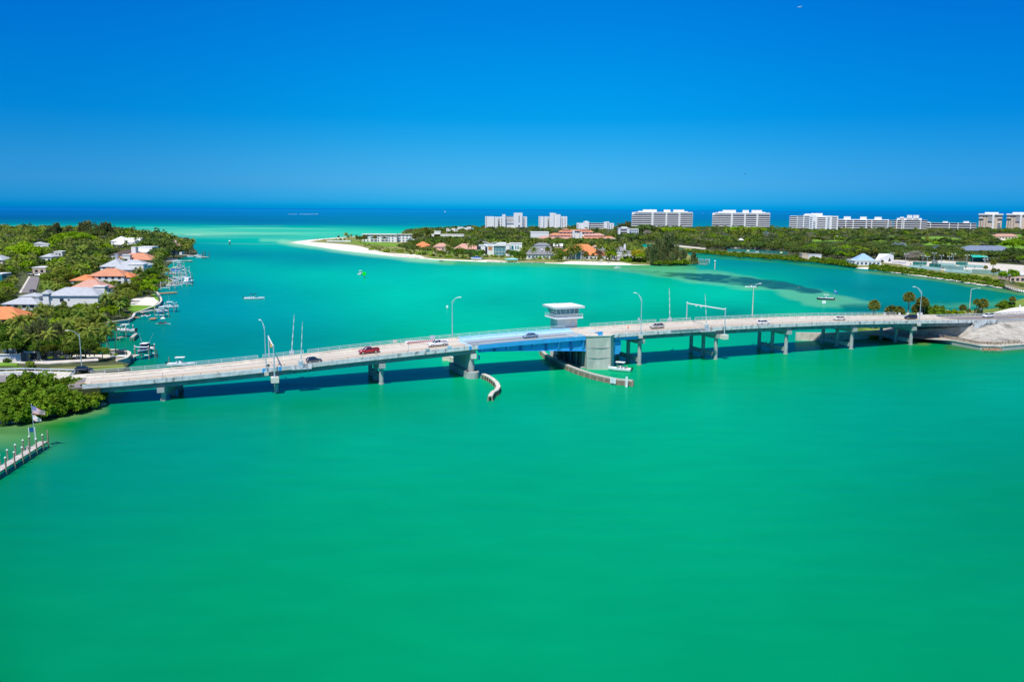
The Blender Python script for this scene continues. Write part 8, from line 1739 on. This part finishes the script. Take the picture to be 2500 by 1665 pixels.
t = thing('pier_sign', 'dark blue back of a notice board on two white posts at the pier', 'sign', (*P(80, 1077, pz)[:2], pz), 0.25); zs = ZT(80, 1043, P(80, 1077, pz)[1]) - pz
for x in (-.55, .55): c = MB(); c.b6(x - .06, x + .06, -.05, .05, -.5, zs); c.build('post', M['white'], t)
c = MB(); c.b6(-.5, .5, -.03, .03, zs - 1.0, zs - .05); c.build('sign_panel', mat('blue_sign', (.01, .10, .24), .5), t)
# flag on the anchored boat, swimmers, walkers, birds
x, y, _ = P(2015, 732); t = thing('boat_flag', 'blue and white flag above the stern of the navy boat', 'flag', (x + 4.2, y - 1, 1.0)); c = MB(); c.tube((0, 0, 0), (0, 0, 4.6), .04, n=4); c.build('staff', M['galv'], t); c = MB(); c.add([(0, 0, 4.5), (1.9, .2, 3.6), (1.8, .1, 2.3), (0, 0, 3.2)], [(0, 1, 2, 3), (3, 2, 1, 0)]); c.build('cloth', M['bluecv'], t); c = MB(); c.add([(.1, -.03, 4.2), (1.7, .13, 2.5), (1.8, .15, 3.0), (.2, -.03, 4.4)], [(0, 1, 2, 3)]); c.build('stripe', M['white'], t)
for i, (a, b) in enumerate(((2031, 732.5), (2036, 733), (2042, 733.5), (2048, 732.5))): person(ordn(i, 4) + 'swimmer standing chest-deep behind the navy boat', (*P(a, b)[:2], 0), i * 1.3, 'swim', ((.4, .25, .2), (.5, .3, .25), (.6, .6, .6), (.5, .35, .3))[i], group='swimmers by the navy boat')
person('lone wader in the shallows near the dark sea grass', (*P(1950, 702)[:2], .1), 0, 'swim', (.5, .2, .15)); person('walker in blue on the shaded promenade under the bridge', (*P(2294, 826, 1.6)[:2], 1.6), 1.2, 'stand', (.05, .25, .6)); person('walker in a white shirt on the promenade below the stone slope', (*P(2419, 842, 1.6)[:2], 1.6), 1.5, 'stand', (.8, .8, .8))
def bird(label, loc, m_, s=1.0):
    t = thing('seabird', label, 'bird', loc, .5); c = MB(); c.loft([[(xx, -w_, 0), (xx, 0, -w_), (xx, w_, 0), (xx, 0, w_)] for xx, w_ in ((-.35 * s, .02), (-.1 * s, .09 * s), (.15 * s, .08 * s), (.28 * s, .05 * s), (.38 * s, .01))]); c.build('body', M[m_], t)
    for q in (-1, 1): c = MB(); c.add([(-.08 * s, q * .05, .02), (.12 * s, q * .05, .02), (.1 * s, q * .4 * s, .16 * s), (-.12 * s, q * .75 * s, .05 * s)], [(0, 1, 2, 3), (3, 2, 1, 0)]); c.build('wing', M[m_], t)
d = ray(1953, 18); k = 190 / d[1]; bird('tiny white gull high in the sky at the upper right', (d[0] * k, 190, H + d[2] * k), 'white', .9)
d = ray(1819, 425); k = 300 / d[1]; bird('tiny dark bird in the sky above the far condominiums', (d[0] * k, 300, H + d[2] * k), 'black', .9)
for i, (u, v) in enumerate(((100.6, 10.2), (100.6, 8.6), (100.6, 8.0), (129.4, 9.6), (-39.1, 9.5), (-39.1, 4))):
    x, y, _ = B(u, v); t = thing('cormorant', ('farther', 'middle', 'nearer', 'single', 'farther', 'nearer')[i] + (' dark bird perched on the strut of the second pier from right', ' dark bird perched on the strut of the second pier from right', ' dark bird perched on the strut of the second pier from right', ' dark bird perched on the strut of the pier left of that', ' dark bird perched on the strut of the pier below the red pickup', ' dark bird perched on the strut of the pier below the red pickup')[i], 'bird', (x, y, 2.3), i)
    c = MB(); c.ball((0, 0, .28), (.16, .13, .26), 7, 5); c.path([(0, 0, .45), (.05, 0, .68), (.2, 0, .72)], [.07, .05, .02], 5); c.build('body', M['black'], t, True); c = MB(); c.add([(-.1, 0, .2), (-.28, .08, .02), (-.28, -.08, .02)], [(0, 1, 2)]); c.build('tail', M['black'], t)
t = thing('navigation_light', 'white light fixture on the seawall corner post', 'light', (*P(2443, 850, 1.9)[:2], 1.9)); c = MB(); c.tube((0, 0, 0), (0, 0, .8), .06, n=5); c.build('post', M['galv'], t); c = MB(); c.ball((0, 0, .9), .12); c.build('lamp', M['white'], t)
# lamps and signs on the causeway and left approach
lamp('concrete lamp pole on the grass behind the causeway guard rail', 0, 0, 5.3, ZT(2371, 706, P(2366, 764, 5.8)[1]) - 5.3, (2.6, -.4, .6), conc=True, loc=P(2366, 764, 5.8))
x, y, _ = P(200, 899, 3.4); lamp('white lamp pole among trees at the left end of the bridge', 0, 0, 3.4, ZT(193, 815, y) - 3.4, (-2.2, -1.2, 1.3), loc=(x, y, 3.4))
for lab, a, b, w_ in (('small white square sign at the right end of the bridge rail', 2291, 762, 1.3), ('white rectangular sign left of the causeway palms', 2392, 762, 1.6), ('tiny white sign behind the sand lot at the right', 2489, 758, 1.0)):
    x, y, _ = P(a, b, 6.2); post_sign('road_sign', lab, (x, y, 6.0), 2.6, w_, 1.5, M['signw'])
for i, (a, b) in enumerate(((2159, 764), (2195, 762), (2215, 762), (2240, 760.5), (2248, 760))): 
    u = u_at(a, 15.9, .85); x, y, _ = B(u, vfar(u) + .1); t = thing('bollard_light', ordn(i, 5) + 'small white box light outside the far rail near the fan palms', 'light', (x, y, ztop(u) - .1), BA, 'white box lights on the far rail'); c = MB(); c.b6(-.35, .35, -.2, .2, 0, .75); c.build('box', M['white'], t); c = MB(); c.b6(-.4, .4, -.25, .25, .75, .85); c.build('lid', M['white'], t)
for i, (a, b) in enumerate(((2302, 764), (2311, 763.5))): t = thing('concrete_barrel', ordn(i, 2) + 'pale concrete stump at the right end of the far parapet', 'bollard', (*P(a, b, 6)[:2], 5.6), 0, 'concrete stumps'); c = MB(); c.tube((0, 0, 0), (0, 0, 1.5), .7, .6, 10); c.build('stump', M['conc'], t); c = MB(); c.tube((0, 0, 1.5), (0, 0, 1.6), .65, n=10); c.build('top', M['beige'], t)
for i, a in enumerate((2326, 2330, 2339, 2346)): t = thing('utility_marker', ordn(i, 4) + 'small yellow post behind the causeway guard rail', 'marker post', (*P(a, 764, 5.6)[:2], 5.3), 0, 'yellow posts'); c = MB(); c.tube((0, 0, 0), (0, 0, 1.2), .2, n=6); c.build('post', M['yellow'], t); c = MB(); c.ball((0, 0, 1.25), .22, 6, 4); c.build('cap', M['yellow'], t)
# ================================================================== PLANTING
from bisect import bisect
def inpoly(x, y, pts):
    c = False; n = len(pts); j = n - 1
    for i in range(n):
        if (pts[i][1] > y) != (pts[j][1] > y) and x < (pts[j][0] - pts[i][0]) * (y - pts[i][1]) / (pts[j][1] - pts[i][1]) + pts[i][0]: c = not c
        j = i
    return c
def nearedge(x, y, pts, d): return any(not inpoly(x + a, y + b, pts) for a, b in ((d, 0), (-d, 0), (0, d), (0, -d), (d * .7, -d * .7)))
bpy.context.view_layer.update()
CLEAR = []      # (px0, px1, row top, row bottom, distance) that trees nearer than the building must not cover
FOOT = []       # world boxes no tree may stand in
for o in list(COL.objects):
    if o.get('category') in ('house', 'building', 'apartment block', 'pavilion', 'canopy', 'shed', 'garage', 'terrace', 'tent'):
        xs = []
        for ch in o.children:
            for v in ch.bound_box: w = ch.matrix_world @ Vector(v); xs.append(w)
        if not xs: continue
        x0, x1 = min(p.x for p in xs), max(p.x for p in xs); y0, y1 = min(p.y for p in xs), max(p.y for p in xs); zt_ = max(p.z for p in xs)
        FOOT.append((x0 - 2.5, x1 + 2.5, y0 - 2.5, y1 + 2.5)); a, b = proj(x0, y0, zt_), proj(x1, y0, 1.2)
        CLEAR.append((a[0], b[0], a[1], a[1] + .62 * (b[1] - a[1]), y0))
    elif o.get('kind') == 'structure' and any(k in o.name for k in ('lawn', 'street', 'green', 'court', 'parking', 'bunker', 'path', 'terrace', 'pool', 'driveway', 'beach_patch', 'sand', 'pavement')) and o.type == 'MESH':
        n = len(o.data.vertices) // 2; FOOT.append([(v.co.x, v.co.y) for v in o.data.vertices[:n]])
CLEAR += [(2230, 2356, 583, 600, 1125), (2130, 2215, 583, 590, 1240), (2400, 2500, 578, 608, 1080), (1985, 2060, 586, 591, 1240), (48, 92, 668, 716, 620), (318, 385, 722, 765, 395), (236, 256, 845, 885, 262), (2205, 2440, 634, 672, 720), (1770, 1930, 606, 624, 950)]
def free(x, y, r=2.0):
    for f_ in FOOT:
        if isinstance(f_, tuple):
            if f_[0] - r < x < f_[1] + r and f_[2] - r < y < f_[3] + r: return False
        elif inpoly(x, y, f_): return False
    return True
def covers(x, y, z, hgt, rad):
    a, b = proj(x - rad, y, z + hgt), proj(x + rad, y, z)
    for c in CLEAR:
        if y < c[4] and a[0] < c[1] and b[0] > c[0] and a[1] < c[3] and b[1] > c[2]: return True
    return False
HH = {'broad': (8, 4.5), 'broadf': (8, 4.5), 'oak': (9.8, 8), 'bright': (8.4, 5.5), 'coco': (12, 3.5), 'date': (8, 3.2), 'sabal': (7.5, 2.2), 'casu': (17, 5), 'silver': (5, 2.4), 'pale': (9, 5.5), 'bush': (2.2, 2.4), 'mangf': (4.2, 4.4), 'mang': (4.8, 4), 'yellow': (6.4, 3.4), 'brightn': (6.2, 4), 'casun': (15, 3.6)}
T = plant_top
# ---- individually measured trees, left island
for k, a, b, Y, z in (('banyan', 52, 592, 735, 1), ('banyan', 178, 566, 1010, 1), ('oak', 372, 580, 880, 1), ('oak', 400, 586, 850, 1), ('oak', 421, 598, 800, 1), ('oak', 388, 604, 780, 1), ('casu', 122, 551, 1180, 1), ('casu', 138, 553, 1180, 1), ('casu', 158, 557, 1170, 1), ('casu', 176, 558, 1180, 1), ('casu', 203, 551, 1160, 1), ('casu', 220, 547, 1150, 1), ('casu', 238, 546, 1150, 1), ('casu', 256, 547, 1140, 1), ('casu', 272, 557, 1130, 1), ('casu', 195, 550, 1165, 1), ('casu', 212, 545, 1160, 1), ('casu', 229, 543, 1155, 1), ('casu', 247, 545, 1155, 1), ('casu', 264, 550, 1145, 1), ('casu', 130, 550, 1190, 1), ('casu', 148, 554, 1190, 1), ('casu', 168, 556, 1190, 1), ('oak', 210, 565, 1100, 1), ('oak', 236, 563, 1095, 1), ('oak', 250, 575, 1080, 1), ('oak', 150, 583, 1060, 1),
    ('coco', 440, 588, 872, 1), ('coco', 447, 581, 880, 1), ('coco', 459, 589, 876, 1), ('coco', 464, 591, 870, 1), ('coco', 471, 589, 872, 1), ('coco', 452, 592, 860, 1), ('coco', 311, 579, 1010, 1), ('coco', 344, 577, 1010, 1), ('coco', 328, 583, 1000, 1), ('coco', 305, 583, 990, 1), ('coco', 391, 607, 760, 1), ('coco', 382, 612, 720, 1), ('date', 297, 686, 492, 1), ('date', 363, 694, 470, 1), ('coco', 330, 716, 432, 1), ('coco', 372, 700, 452, 1), ('coco', 213, 600, 760, 1), ('coco', 217, 628, 640, 1), ('coco', 268, 668, 560, 1), ('coco', 232, 722, 416, 1), ('coco', 250, 728, 405, 1), ('coco', 283, 735, 396, 1),
    ('coco', 34, 778, 262, 3.2), ('coco', 209, 772, 268, 3.0), ('coco', 240, 800, 262, 3.2), ('coco', 248, 792, 258, 3.2), ('coco', 262, 795, 264, 3.0), ('coco', 228, 788, 272, 3.0), ('coco', 190, 786, 276, 3.0), ('coco', 120, 782, 280, 3), ('coco', 150, 790, 272, 3), ('coco', 8, 800, 268, 3.2), ('coco', 62, 772, 300, 1.5), ('casun', 84, 768, 262, 3.2), ('casun', 66, 780, 268, 3.2), ('casun', 104, 792, 258, 3.2), ('broad', 132, 818, 256, 3.2), ('broad', 158, 832, 255, 3.2), ('broad', 112, 836, 252, 3.2), ('broad', 176, 812, 266, 3), ('broad', 36, 846, 256, 3.2), ('broad', 8, 850, 258, 3.2), ('broad', 64, 850, 254, 3.2), ('brightn', 193, 840, 258, 3.2), ('brightn', 222, 850, 256, 3.2), ('brightn', 168, 850, 252, 3.2), ('casun', 52, 790, 258, 3.2), ('casun', 118, 784, 262, 3.2), ('broad', 90, 828, 252, 3.3), ('broad', 20, 822, 262, 3), ('broad', 48, 818, 262, 3), ('broad', 146, 806, 268, 2), ('broad', 112, 806, 268, 2), ('broad', 76, 806, 272, 2), ('coco', 136, 770, 284, 2), ('coco', 178, 768, 290, 2), ('coco', 96, 764, 296, 1), ('coco', 222, 766, 300, 1), ('coco', 20, 768, 290, 2), ('broad', 196, 800, 278, 2), ('broad', 216, 812, 268, 2.5), ('broad', 150, 846, 250, 3.3), ('broad', 205, 772, 300, 1.5), ('broad', 262, 758, 372, 1), ('broad', 275, 745, 388, 1), ('broad', 248, 748, 366, 1), ('broad', 292, 768, 356, 1), ('bright', 180, 742, 372, 1), ('bright', 222, 740, 380, 1), ('broad', 130, 762, 340, 1), ('broad', 100, 750, 360, 1), ('silver', 268, 690, 500, 1), ('silver', 288, 700, 480, 1),
    ('bush', 236, 862, 256, 3.2), ('bush', 250, 872, 254, 3.2), ('bush', 262, 868, 258, 2.5), ('bush', 276, 868, 260, 2), ('bush', 288, 872, 258, 2), ('bush', 296, 878, 256, 2), ('bush', 128, 878, 248, 3.4), ('bush', 146, 882, 247, 3.4), ('bush', 98, 882, 247, 3.4), ('bush', 178, 880, 248, 3.4), ('bush', 20, 876, 250, 3.4), ('bush', 46, 878, 249, 3.4)): T(k, a, b, Y, z)
for a, b, k in ((-8, 800, 'broad'), (6, 826, 'broad'), (22, 834, 'casun'), (40, 828, 'broad'), (58, 838, 'broad'), (74, 826, 'casun'), (90, 842, 'broad'), (106, 830, 'broad'), (124, 838, 'broad'), (140, 832, 'sabal'), (152, 838, 'broad'), (172, 832, 'broad'), (186, 828, 'broad'), (208, 838, 'broad'), (228, 846, 'broad'), (14, 812, 'coco'), (52, 806, 'coco'), (100, 808, 'coco'), (164, 806, 'coco'), (196, 804, 'coco')): T(k, a, b, 249 + (a * 7) % 6, 3.3)
# ---- mangroves in front of the left approach
for a, b, Y in ((6, 962, 186), (34, 968, 187), (62, 965, 189), (92, 965, 191), (122, 962, 193), (150, 960, 195), (178, 962, 197), (200, 964, 199), (214, 956, 203), (-14, 948, 190), (16, 944, 192), (48, 946, 194), (78, 950, 196), (108, 946, 198), (138, 940, 200), (166, 942, 202), (192, 948, 205), (-20, 926, 197), (12, 922, 199), (34, 916, 201), (62, 930, 201), (92, 936, 203), (122, 930, 205), (146, 922, 207), (166, 928, 209), (184, 940, 210), (212, 942, 208), (225, 966, 204), (2, 985, 184), (60, 988, 186), (110, 986, 190), (160, 982, 194), (190, 982, 198), (205, 975, 200), (150, 975, 195), (100, 972, 192), (30, 978, 187), (-10, 976, 186), (218, 948, 208)):
    T('mang', a, b - (6 if Y > 192 else 2), Y, .6 if Y < 199 else 1.4)
# ---- right island: point and front row
for k, lst, Y in (('coco', ((774, 580), (846, 568), (851, 572), (858, 575), (947, 573), (955, 573), (966, 570), (985, 570), (1276, 598), (1282, 604), (1306, 600), (1358, 592), (1352, 600), (1153, 588), (1104, 598), (1505, 604), (1528, 606), (1545, 606), (1088, 596), (1030, 588), (1000, 590), (1460, 596), (1478, 600)), 0), ('sabal', ((790, 583), (795, 584), (801, 583), (814, 582), (822, 583), (826, 577), (831, 580), (841, 582), (870, 576), (890, 567), (915, 572), (938, 580), (1012, 566), (1019, 569), (1040, 561), (1046, 561), (1241, 606), (1337, 606), (1432, 607), (1095, 600), (1055, 606), (1386, 610)), 0), ('date', ((1395, 595), (1412, 594), (1062, 602)), 0)):
    for a, b in lst:
        Yb = np.interp(a, [700, 800, 900, 1000, 1060, 1100, 1200, 1300, 1400, 1560], [1230, 1180, 1120, 900, 840, 815, 800, 790, 780, 775]) + (60 if a < 900 else 25 if b < 600 else 8)
        if 900 < a < 1050: Yb = 1170
        T(k, a, b, float(Yb) if a not in (947, 955, 966, 985) else 1225, 1.2)
for k, a, b, Y in (('casu', 1590, 588, 752), ('casu', 1610, 580, 758), ('casu', 1632, 581, 752), ('casu', 1652, 588, 748), ('casu', 1671, 604, 744), ('casu', 1600, 604, 742), ('casu', 1642, 606, 740), ('casu', 1620, 612, 738), ('casu', 1696, 618, 742), ('mangf', 1610, 633, 736), ('mangf', 1632, 634, 736), ('mangf', 1655, 632, 738), ('mangf', 1674, 632, 740), ('yellow', 1558, 612, 770), ('bright', 1570, 618, 762), ('bright', 1577, 612, 790), ('oak', 879, 578, 1190), ('silver', 1000, 582, 1190), ('broad', 1118, 604, 815), ('broad', 1130, 606, 812), ('broad', 1080, 612, 836), ('oak', 1147, 610, 806), ('broad', 1168, 608, 800), ('sabal', 1180, 610, 802), ('broad', 1256, 610, 790), ('broad', 1268, 612, 788), ('broad', 1276, 616, 786), ('broad', 1372, 612, 780), ('broad', 1365, 618, 778), ('sabal', 1449, 620, 764), ('sabal', 1466, 619, 764), ('sabal', 1487, 621, 762), ('bright', 1495, 612, 780), ('broad', 1490, 604, 812), ('oak', 990, 596, 960), ('oak', 1010, 600, 900), ('oak', 1038, 602, 880), ('silver', 1773, 573, 1290), ('silver', 1870, 566, 1330), ('silver', 2190, 591, 1010), ('silver', 2290, 598, 930), ('silver', 2289, 634, 745), ('silver', 2206, 594, 980), ('pale', 1580, 563, 1450), ('pale', 2240, 612, 800), ('pale', 2226, 618, 800), ('yellow', 2190, 616, 850), ('bright', 2044, 604, 880), ('bright', 2070, 598, 890), ('bright', 2092, 602, 880), ('bright', 2058, 614, 840), ('bright', 2112, 606, 850), ('bright', 1988, 597, 950), ('bright', 2004, 600, 930), ('bright', 1938, 600, 960), ('bright', 2080, 618, 820), ('bright', 2262, 622, 820), ('oak', 2316, 612, 840), ('oak', 2340, 610, 860), ('oak', 2420, 612, 820), ('oak', 2450, 612, 800), ('oak', 2480, 606, 800), ('banyan', 2478, 580, 1060), ('bright', 2476, 660, 560), ('sabal', 2433, 640, 640), ('sabal', 2436, 650, 620), ('sabal', 2366, 650, 690), ('sabal', 2447, 658, 610), ('sabal', 2310, 664, 690), ('sabal', 2160, 634, 735), ('sabal', 2255, 650, 700), ('bright', 2262, 618, 800), ('sabal', 2290, 646, 720), ('sabal', 2340, 648, 700), ('sabal', 2388, 652, 690), ('bush', 2370, 660, 670), ('bush', 2400, 662, 660), ('bush', 2330, 664, 670), ('sabal', 2230, 644, 740), ('bush', 2300, 652, 715), ('sabal', 2415, 646, 650), ('casu', 1512, 540, 1560), ('casu', 1522, 541, 1560), ('casu', 1532, 544, 1560), ('oak', 1575, 548, 1540), ('oak', 1590, 552, 1540)):
    T(k, a, b, Y, 1.3)
for i in range(14): T('coco', 1778 + i * 6.2, 560 + (i * 7) % 6, 1330, 1.3)
for i in range(12): T('bright', 1592 + i * 9, 555 + (i * 5) % 4, 1560, 1.3)
for i in range(8): T('bright', 1782 + i * 11, 555 + (i * 3) % 3, 1560, 1.3)
# ---- palms beside the causeway
for k, a, b, dv in (('sabal', 2148, 741, 24), ('sabal', 2193, 736, 22), ('sabal', 2211, 742, 24), ('sabal', 2233, 722, 22), ('sabal', 2254, 732, 24), ('sabal', 2266, 717, 22), ('sabal', 2273, 737, 23), ('mang', 2290, 740, 24), ('mang', 2303, 748, 26), ('sabal', 2368, 737, 28), ('sabal', 2383, 752, 22), ('sabal', 2401, 732, 24), ('sabal', 2417, 722, 24), ('bush', 2347, 754, 27), ('bush', 2408, 752, 30), ('mang', 2462, 734, 38), ('mang', 2478, 730, 42), ('sabal', 2489, 720, 40)):
    u = min(range(1200, 2600, 5), key=lambda q: abs(proj(*B(q / 10, dv, 3))[0] - a)) / 10
    T(k, a, b, B(u, dv)[1], 4.9 if a > 2225 else 2.0, rot=0.3)
# ---- mangrove fringe of the right shore
mr = random.Random(11)
def along(pts, n): 
    out = []; L = [0]
    for p, q in zip(pts[:-1], pts[1:]): L.append(L[-1] + abs(q[0] - p[0]))
    for i in range(n):
        s = L[-1] * (i + .5) / n; k = min(len(pts) - 2, bisect(L, s) - 1); f_ = (s - L[k]) / (L[k + 1] - L[k]); out.append((pts[k][0] * (1 - f_) + pts[k + 1][0] * f_, pts[k][1] * (1 - f_) + pts[k + 1][1] * f_))
    return out
for ln, n, s in ((((1676, 617), (1720, 620.5), (1800, 628), (1900, 635), (1990, 642), (2086, 652)), 44, .85), (((1690, 614), (1800, 624), (1900, 630.5), (1990, 636), (2075, 644)), 36, .8), (((2118, 659), (2180, 665), (2250, 674), (2330, 685), (2400, 695), (2445, 702)), 32, .72), (((2124, 654), (2180, 658), (2250, 667), (2330, 677), (2400, 686), (2500, 702)), 34, .82)):
    for a, b in along(ln, n): plant_px('mangf', a + mr.uniform(-2, 2), b - mr.uniform(0, 1.6), 1.0, s * mr.uniform(.75, 1.2) * (.8 if a > 2200 else 1))
for a, b in along(((900, 610), (960, 620), (1010, 624), (1060, 629), (1130, 632), (1270, 635), (1380, 638)), 26): plant_px('bush', a + mr.uniform(-4, 4), b - mr.uniform(1, 6), 1.2, mr.uniform(.8, 1.7))
for a, b in along(((1520, 638), (1580, 643)), 8): plant_px('bush', a, b - mr.uniform(0, 5), 1.2, 2.0)
# ---- mixed individuals filling the nearer part of the left island, then the far woods as one mass
def scatter(poly, y0, y1, sp, mix, zz=1.1, inset=4.0, maxn=9999, pxl=(-60, 2560), smin=.6, smax=1.25):
    out = []; Y = y0; row = 0
    while Y < y1:
        xa, xb = A(pxl[0], Y)[0], A(pxl[1], Y)[0]; s_ = sp(Y) if callable(sp) else sp; x = xa + (row % 2) * s_ / 2
        while x < xb:
            X, YY = x + mr.uniform(-.42, .42) * s_, Y + mr.uniform(-.42, .42) * s_
            if inpoly(X, YY, poly) and not nearedge(X, YY, poly, inset) and free(X, YY):
                r_ = mr.random(); k = None
                for kk, p in mix:
                    if r_ < p: k = kk; break
                    r_ -= p
                k = k or mix[-1][0]; s = mr.uniform(smin, smax); h_, w_ = HH[k]
                for tries in range(3):
                    if not covers(X, YY, zz, h_ * s, w_ * s): out.append((k, X, YY, s)); break
                    s *= .6
            x += s_
        Y += s_ * .9; row += 1
    return out
LP = [p for p in LEFT]
for k, x, y, s in scatter(LP, 262, 560, lambda Y: 5.6 + Y * .0055, (('broad', .30), ('coco', .36), ('bright', .10), ('date', .08), ('sabal', .08), ('silver', .03), ('broad', .05)), pxl=(-30, 440)): plant(k, x, y, 1.0, s * .95)
for k, x, y, s in scatter(LP, 225, 246, 6, (('bush', 1.0),), pxl=(-30, 60)): plant(k, x, y, 3.4, s * .8)
def stuff(name, label, cat, items, zz, leafkeys):
    """far woods nobody could count: crowns of several kinds merged per foliage colour under one object"""
    tmpl = {}
    rs = rngn(99)
    for k in set(i[0] for i in items):
        if k == 'coco':
            q = np.concatenate([np.array([q for a in range(13) for q in frond(rs, a * 2.4, 1.1 - 1.4 * a / 13, 4.2, 1.6, 3, .6)]) + np.array([0, 0, 9.0]), leaf_quads(np.array([[0, 0, 4.5]]), np.array([[.15, .15, 4.5]]), 8, .5, rs)])
        elif k == 'casu': c, r = crown_clumps(rs, 20, 4, 7, 8.5); q = leaf_quads(c, r, 8, 1.2, rs, 1.0)
        else:
            P_ = {'oak': (7.5, 3.4, 6, 26, 10, 1.35), 'bright': (5.2, 3, 5, 18, 10, 1.15), 'broad': (4.3, 3, 5, 16, 10, 1.1)}[k]; c, r = crown_clumps(rs, P_[3], P_[0], P_[1], P_[2], .85, .3, -.2); q = leaf_quads(c, r, P_[4], P_[5], rs)
        tmpl[k] = q
    acc = {}
    for k, x, y, s in items:
        a = mr.uniform(0, 6.28); ca, sa = math.cos(a), math.sin(a); q = tmpl[k] * (s * mr.uniform(.85, 1.15), s * mr.uniform(.85, 1.15), s * mr.uniform(.8, 1.15))
        v = np.empty_like(q); v[..., 0] = q[..., 0] * ca - q[..., 1] * sa + x; v[..., 1] = q[..., 0] * sa + q[..., 1] * ca + y; v[..., 2] = q[..., 2] + zz
        lk = leafkeys[k][mr.randrange(len(leafkeys[k]))]; acc.setdefault(lk, []).append(v)
    keys = list(acc); V = np.concatenate([np.concatenate(acc[k]) for k in keys]); o = quad_mesh(name, V, LF[keys[0]])
    idx = []
    for i, k in enumerate(keys):
        if i: o.data.materials.append(LF[k])
        idx += [i] * sum(len(a) for a in acc[k])
    o.data.polygons.foreach_set('material_index', idx); tag(o, label, cat, None, 'stuff'); return o
LK = {'oak': ('w1', 'w2', 'w3', 'w3', 'w5', 'w1'), 'broad': ('w1', 'w2', 'w3', 'w4', 'w1'), 'bright': ('w4', 'w4', 'w1'), 'coco': ('coco', 'w2', 'sabal'), 'casu': ('w3',)}
items = scatter(LP, 560, 1690, lambda Y: 7.6 + Y * .0024, (('broad', .42), ('coco', .24), ('oak', .18), ('bright', .12), ('casu', .04)), pxl=(-30, 480), inset=6)
stuff('woodland', 'dense mixed trees and palms covering the far half of the left island', 'woodland', items, 1.0, LK)
FP = [p for p in INNER]
lag = W2((1520, 606), (1600, 604), (1640, 606), (1665, 612), (1690, 622), (1700, 640), (1500, 640))
def not_point(i): return not inpoly(i[1], i[2], PTN)
PTN = W2((690, 600), (760, 575), (900, 578), (985, 590), (1000, 606), (960, 622), (860, 615), (700, 600))
front = scatter(FP, 800, 1010, 11, (('oak', .30), ('coco', .42), ('broad', .18), ('bright', .10)), pxl=(990, 1560), inset=10, smin=.6, smax=.95)
front = [i for i in front if i[2] > np.interp(proj(i[1], i[2], 1)[0], [1000, 1100, 1200, 1560], [960, 870, 850, 845])]
for k, x, y, s in [('broad' if k == 'oak' and mr.random() < .3 else k, x, y, s) for k, x, y, s in front]: plant({'broad': 'broadf'}.get(k, k), x, y, 1.2, s)
near_r = scatter(FP, 640, 1080, 13.5, (('oak', .62), ('broad', .16), ('coco', .10), ('bright', .08), ('sabal', .04)), pxl=(1560, 2520), inset=16, smin=.7, smax=1.0)
near_r = [i for i in near_r if proj(i[1], i[2], 1)[1] < np.interp(proj(i[1], i[2], 1)[0], [1560, 1700, 1900, 2080, 2200, 2500], [600, 608, 622, 634, 640, 652]) and (proj(i[1], i[2], 1)[0] > 1660 or i[2] > 1120)]
for k, x, y, s in near_r: plant({'broad': 'broadf'}.get(k, k), x, y, 1.2, s)
items = [i for i in scatter(FP, 1010, 2010, lambda Y: 11 + Y * .0022, (('oak', .62), ('broad', .16), ('coco', .10), ('bright', .12)), pxl=(1000, 2540), inset=10, smin=.55, smax=1.2) if not_point(i) and not (1560 < proj(i[1], i[2], 1)[0] and i[2] < 1080)]
stuff('woodland', 'continuous canopy of oaks and palms in front of the condominiums on the right island', 'woodland', items, 1.2, LK)
mg = [(mr.choice(('broad',)), *P(a, b, 1)[:2], mr.uniform(.16, .34)) for a, b in [(mr.uniform(880, 1560), 0) for _ in range(420)] for b in [np.interp(a, [880, 960, 1010, 1100, 1300, 1560], [603, 619, 622, 630, 635, 640]) - mr.uniform(0, 9)] if free(*P(a, b, 1)[:2], 0)]
stuff('dune_scrub', 'low scrub and beach grass tufts behind the right island shore', 'scrub', mg, 1.0, {'broad': ('bright', 'mang', 'coco')})
ug = [('broad', x, y, s * .28) for k, x, y, s in scatter(LP, 228, 640, 5.0, (('broad', 1.0),), pxl=(-30, 440), inset=2)]
stuff('undergrowth', 'low shrubs filling the gardens between the houses of the left island', 'undergrowth', ug, 1.0, {'broad': ('broad', 'mang', 'bright')})
for o in list(COL.objects):        # prototypes never planted
    if o.name in PROTO and o.name not in USED:
        for ch, gs in PROTO[o.name]: bpy.data.objects.remove(ch)
        bpy.data.objects.remove(o)
landmark('the left bridge end', *B(-112, 4)[:2]); landmark('the lower left pier', *P(60, 1010)[:2]); landmark('the road palms', *B(-140, 30)[:2]); landmark('the causeway sand lot', *P(2470, 755, 5)[:2]); landmark('the right bridge end', *B(170, 24)[:2]); landmark('the sandy point', *A(800, 1200)[:2]); landmark('the tennis courts', *P(2320, 655)[:2]); landmark('the left shore courts', *P(1850, 618)[:2]); landmark('the small sand and lawn point', *P(350, 745)[:2]); landmark('the casuarina point', *P(1630, 646)[:2]); landmark('the residential street', *P(75, 690)[:2]); landmark('the pool deck', *P(2230, 648)[:2])
label_plants()
for o in COL.objects:              # keep every label within sixteen words
    if o.get('label') and len(o['label'].split()) > 16: o['label'] = ' '.join(o['label'].split()[:16])
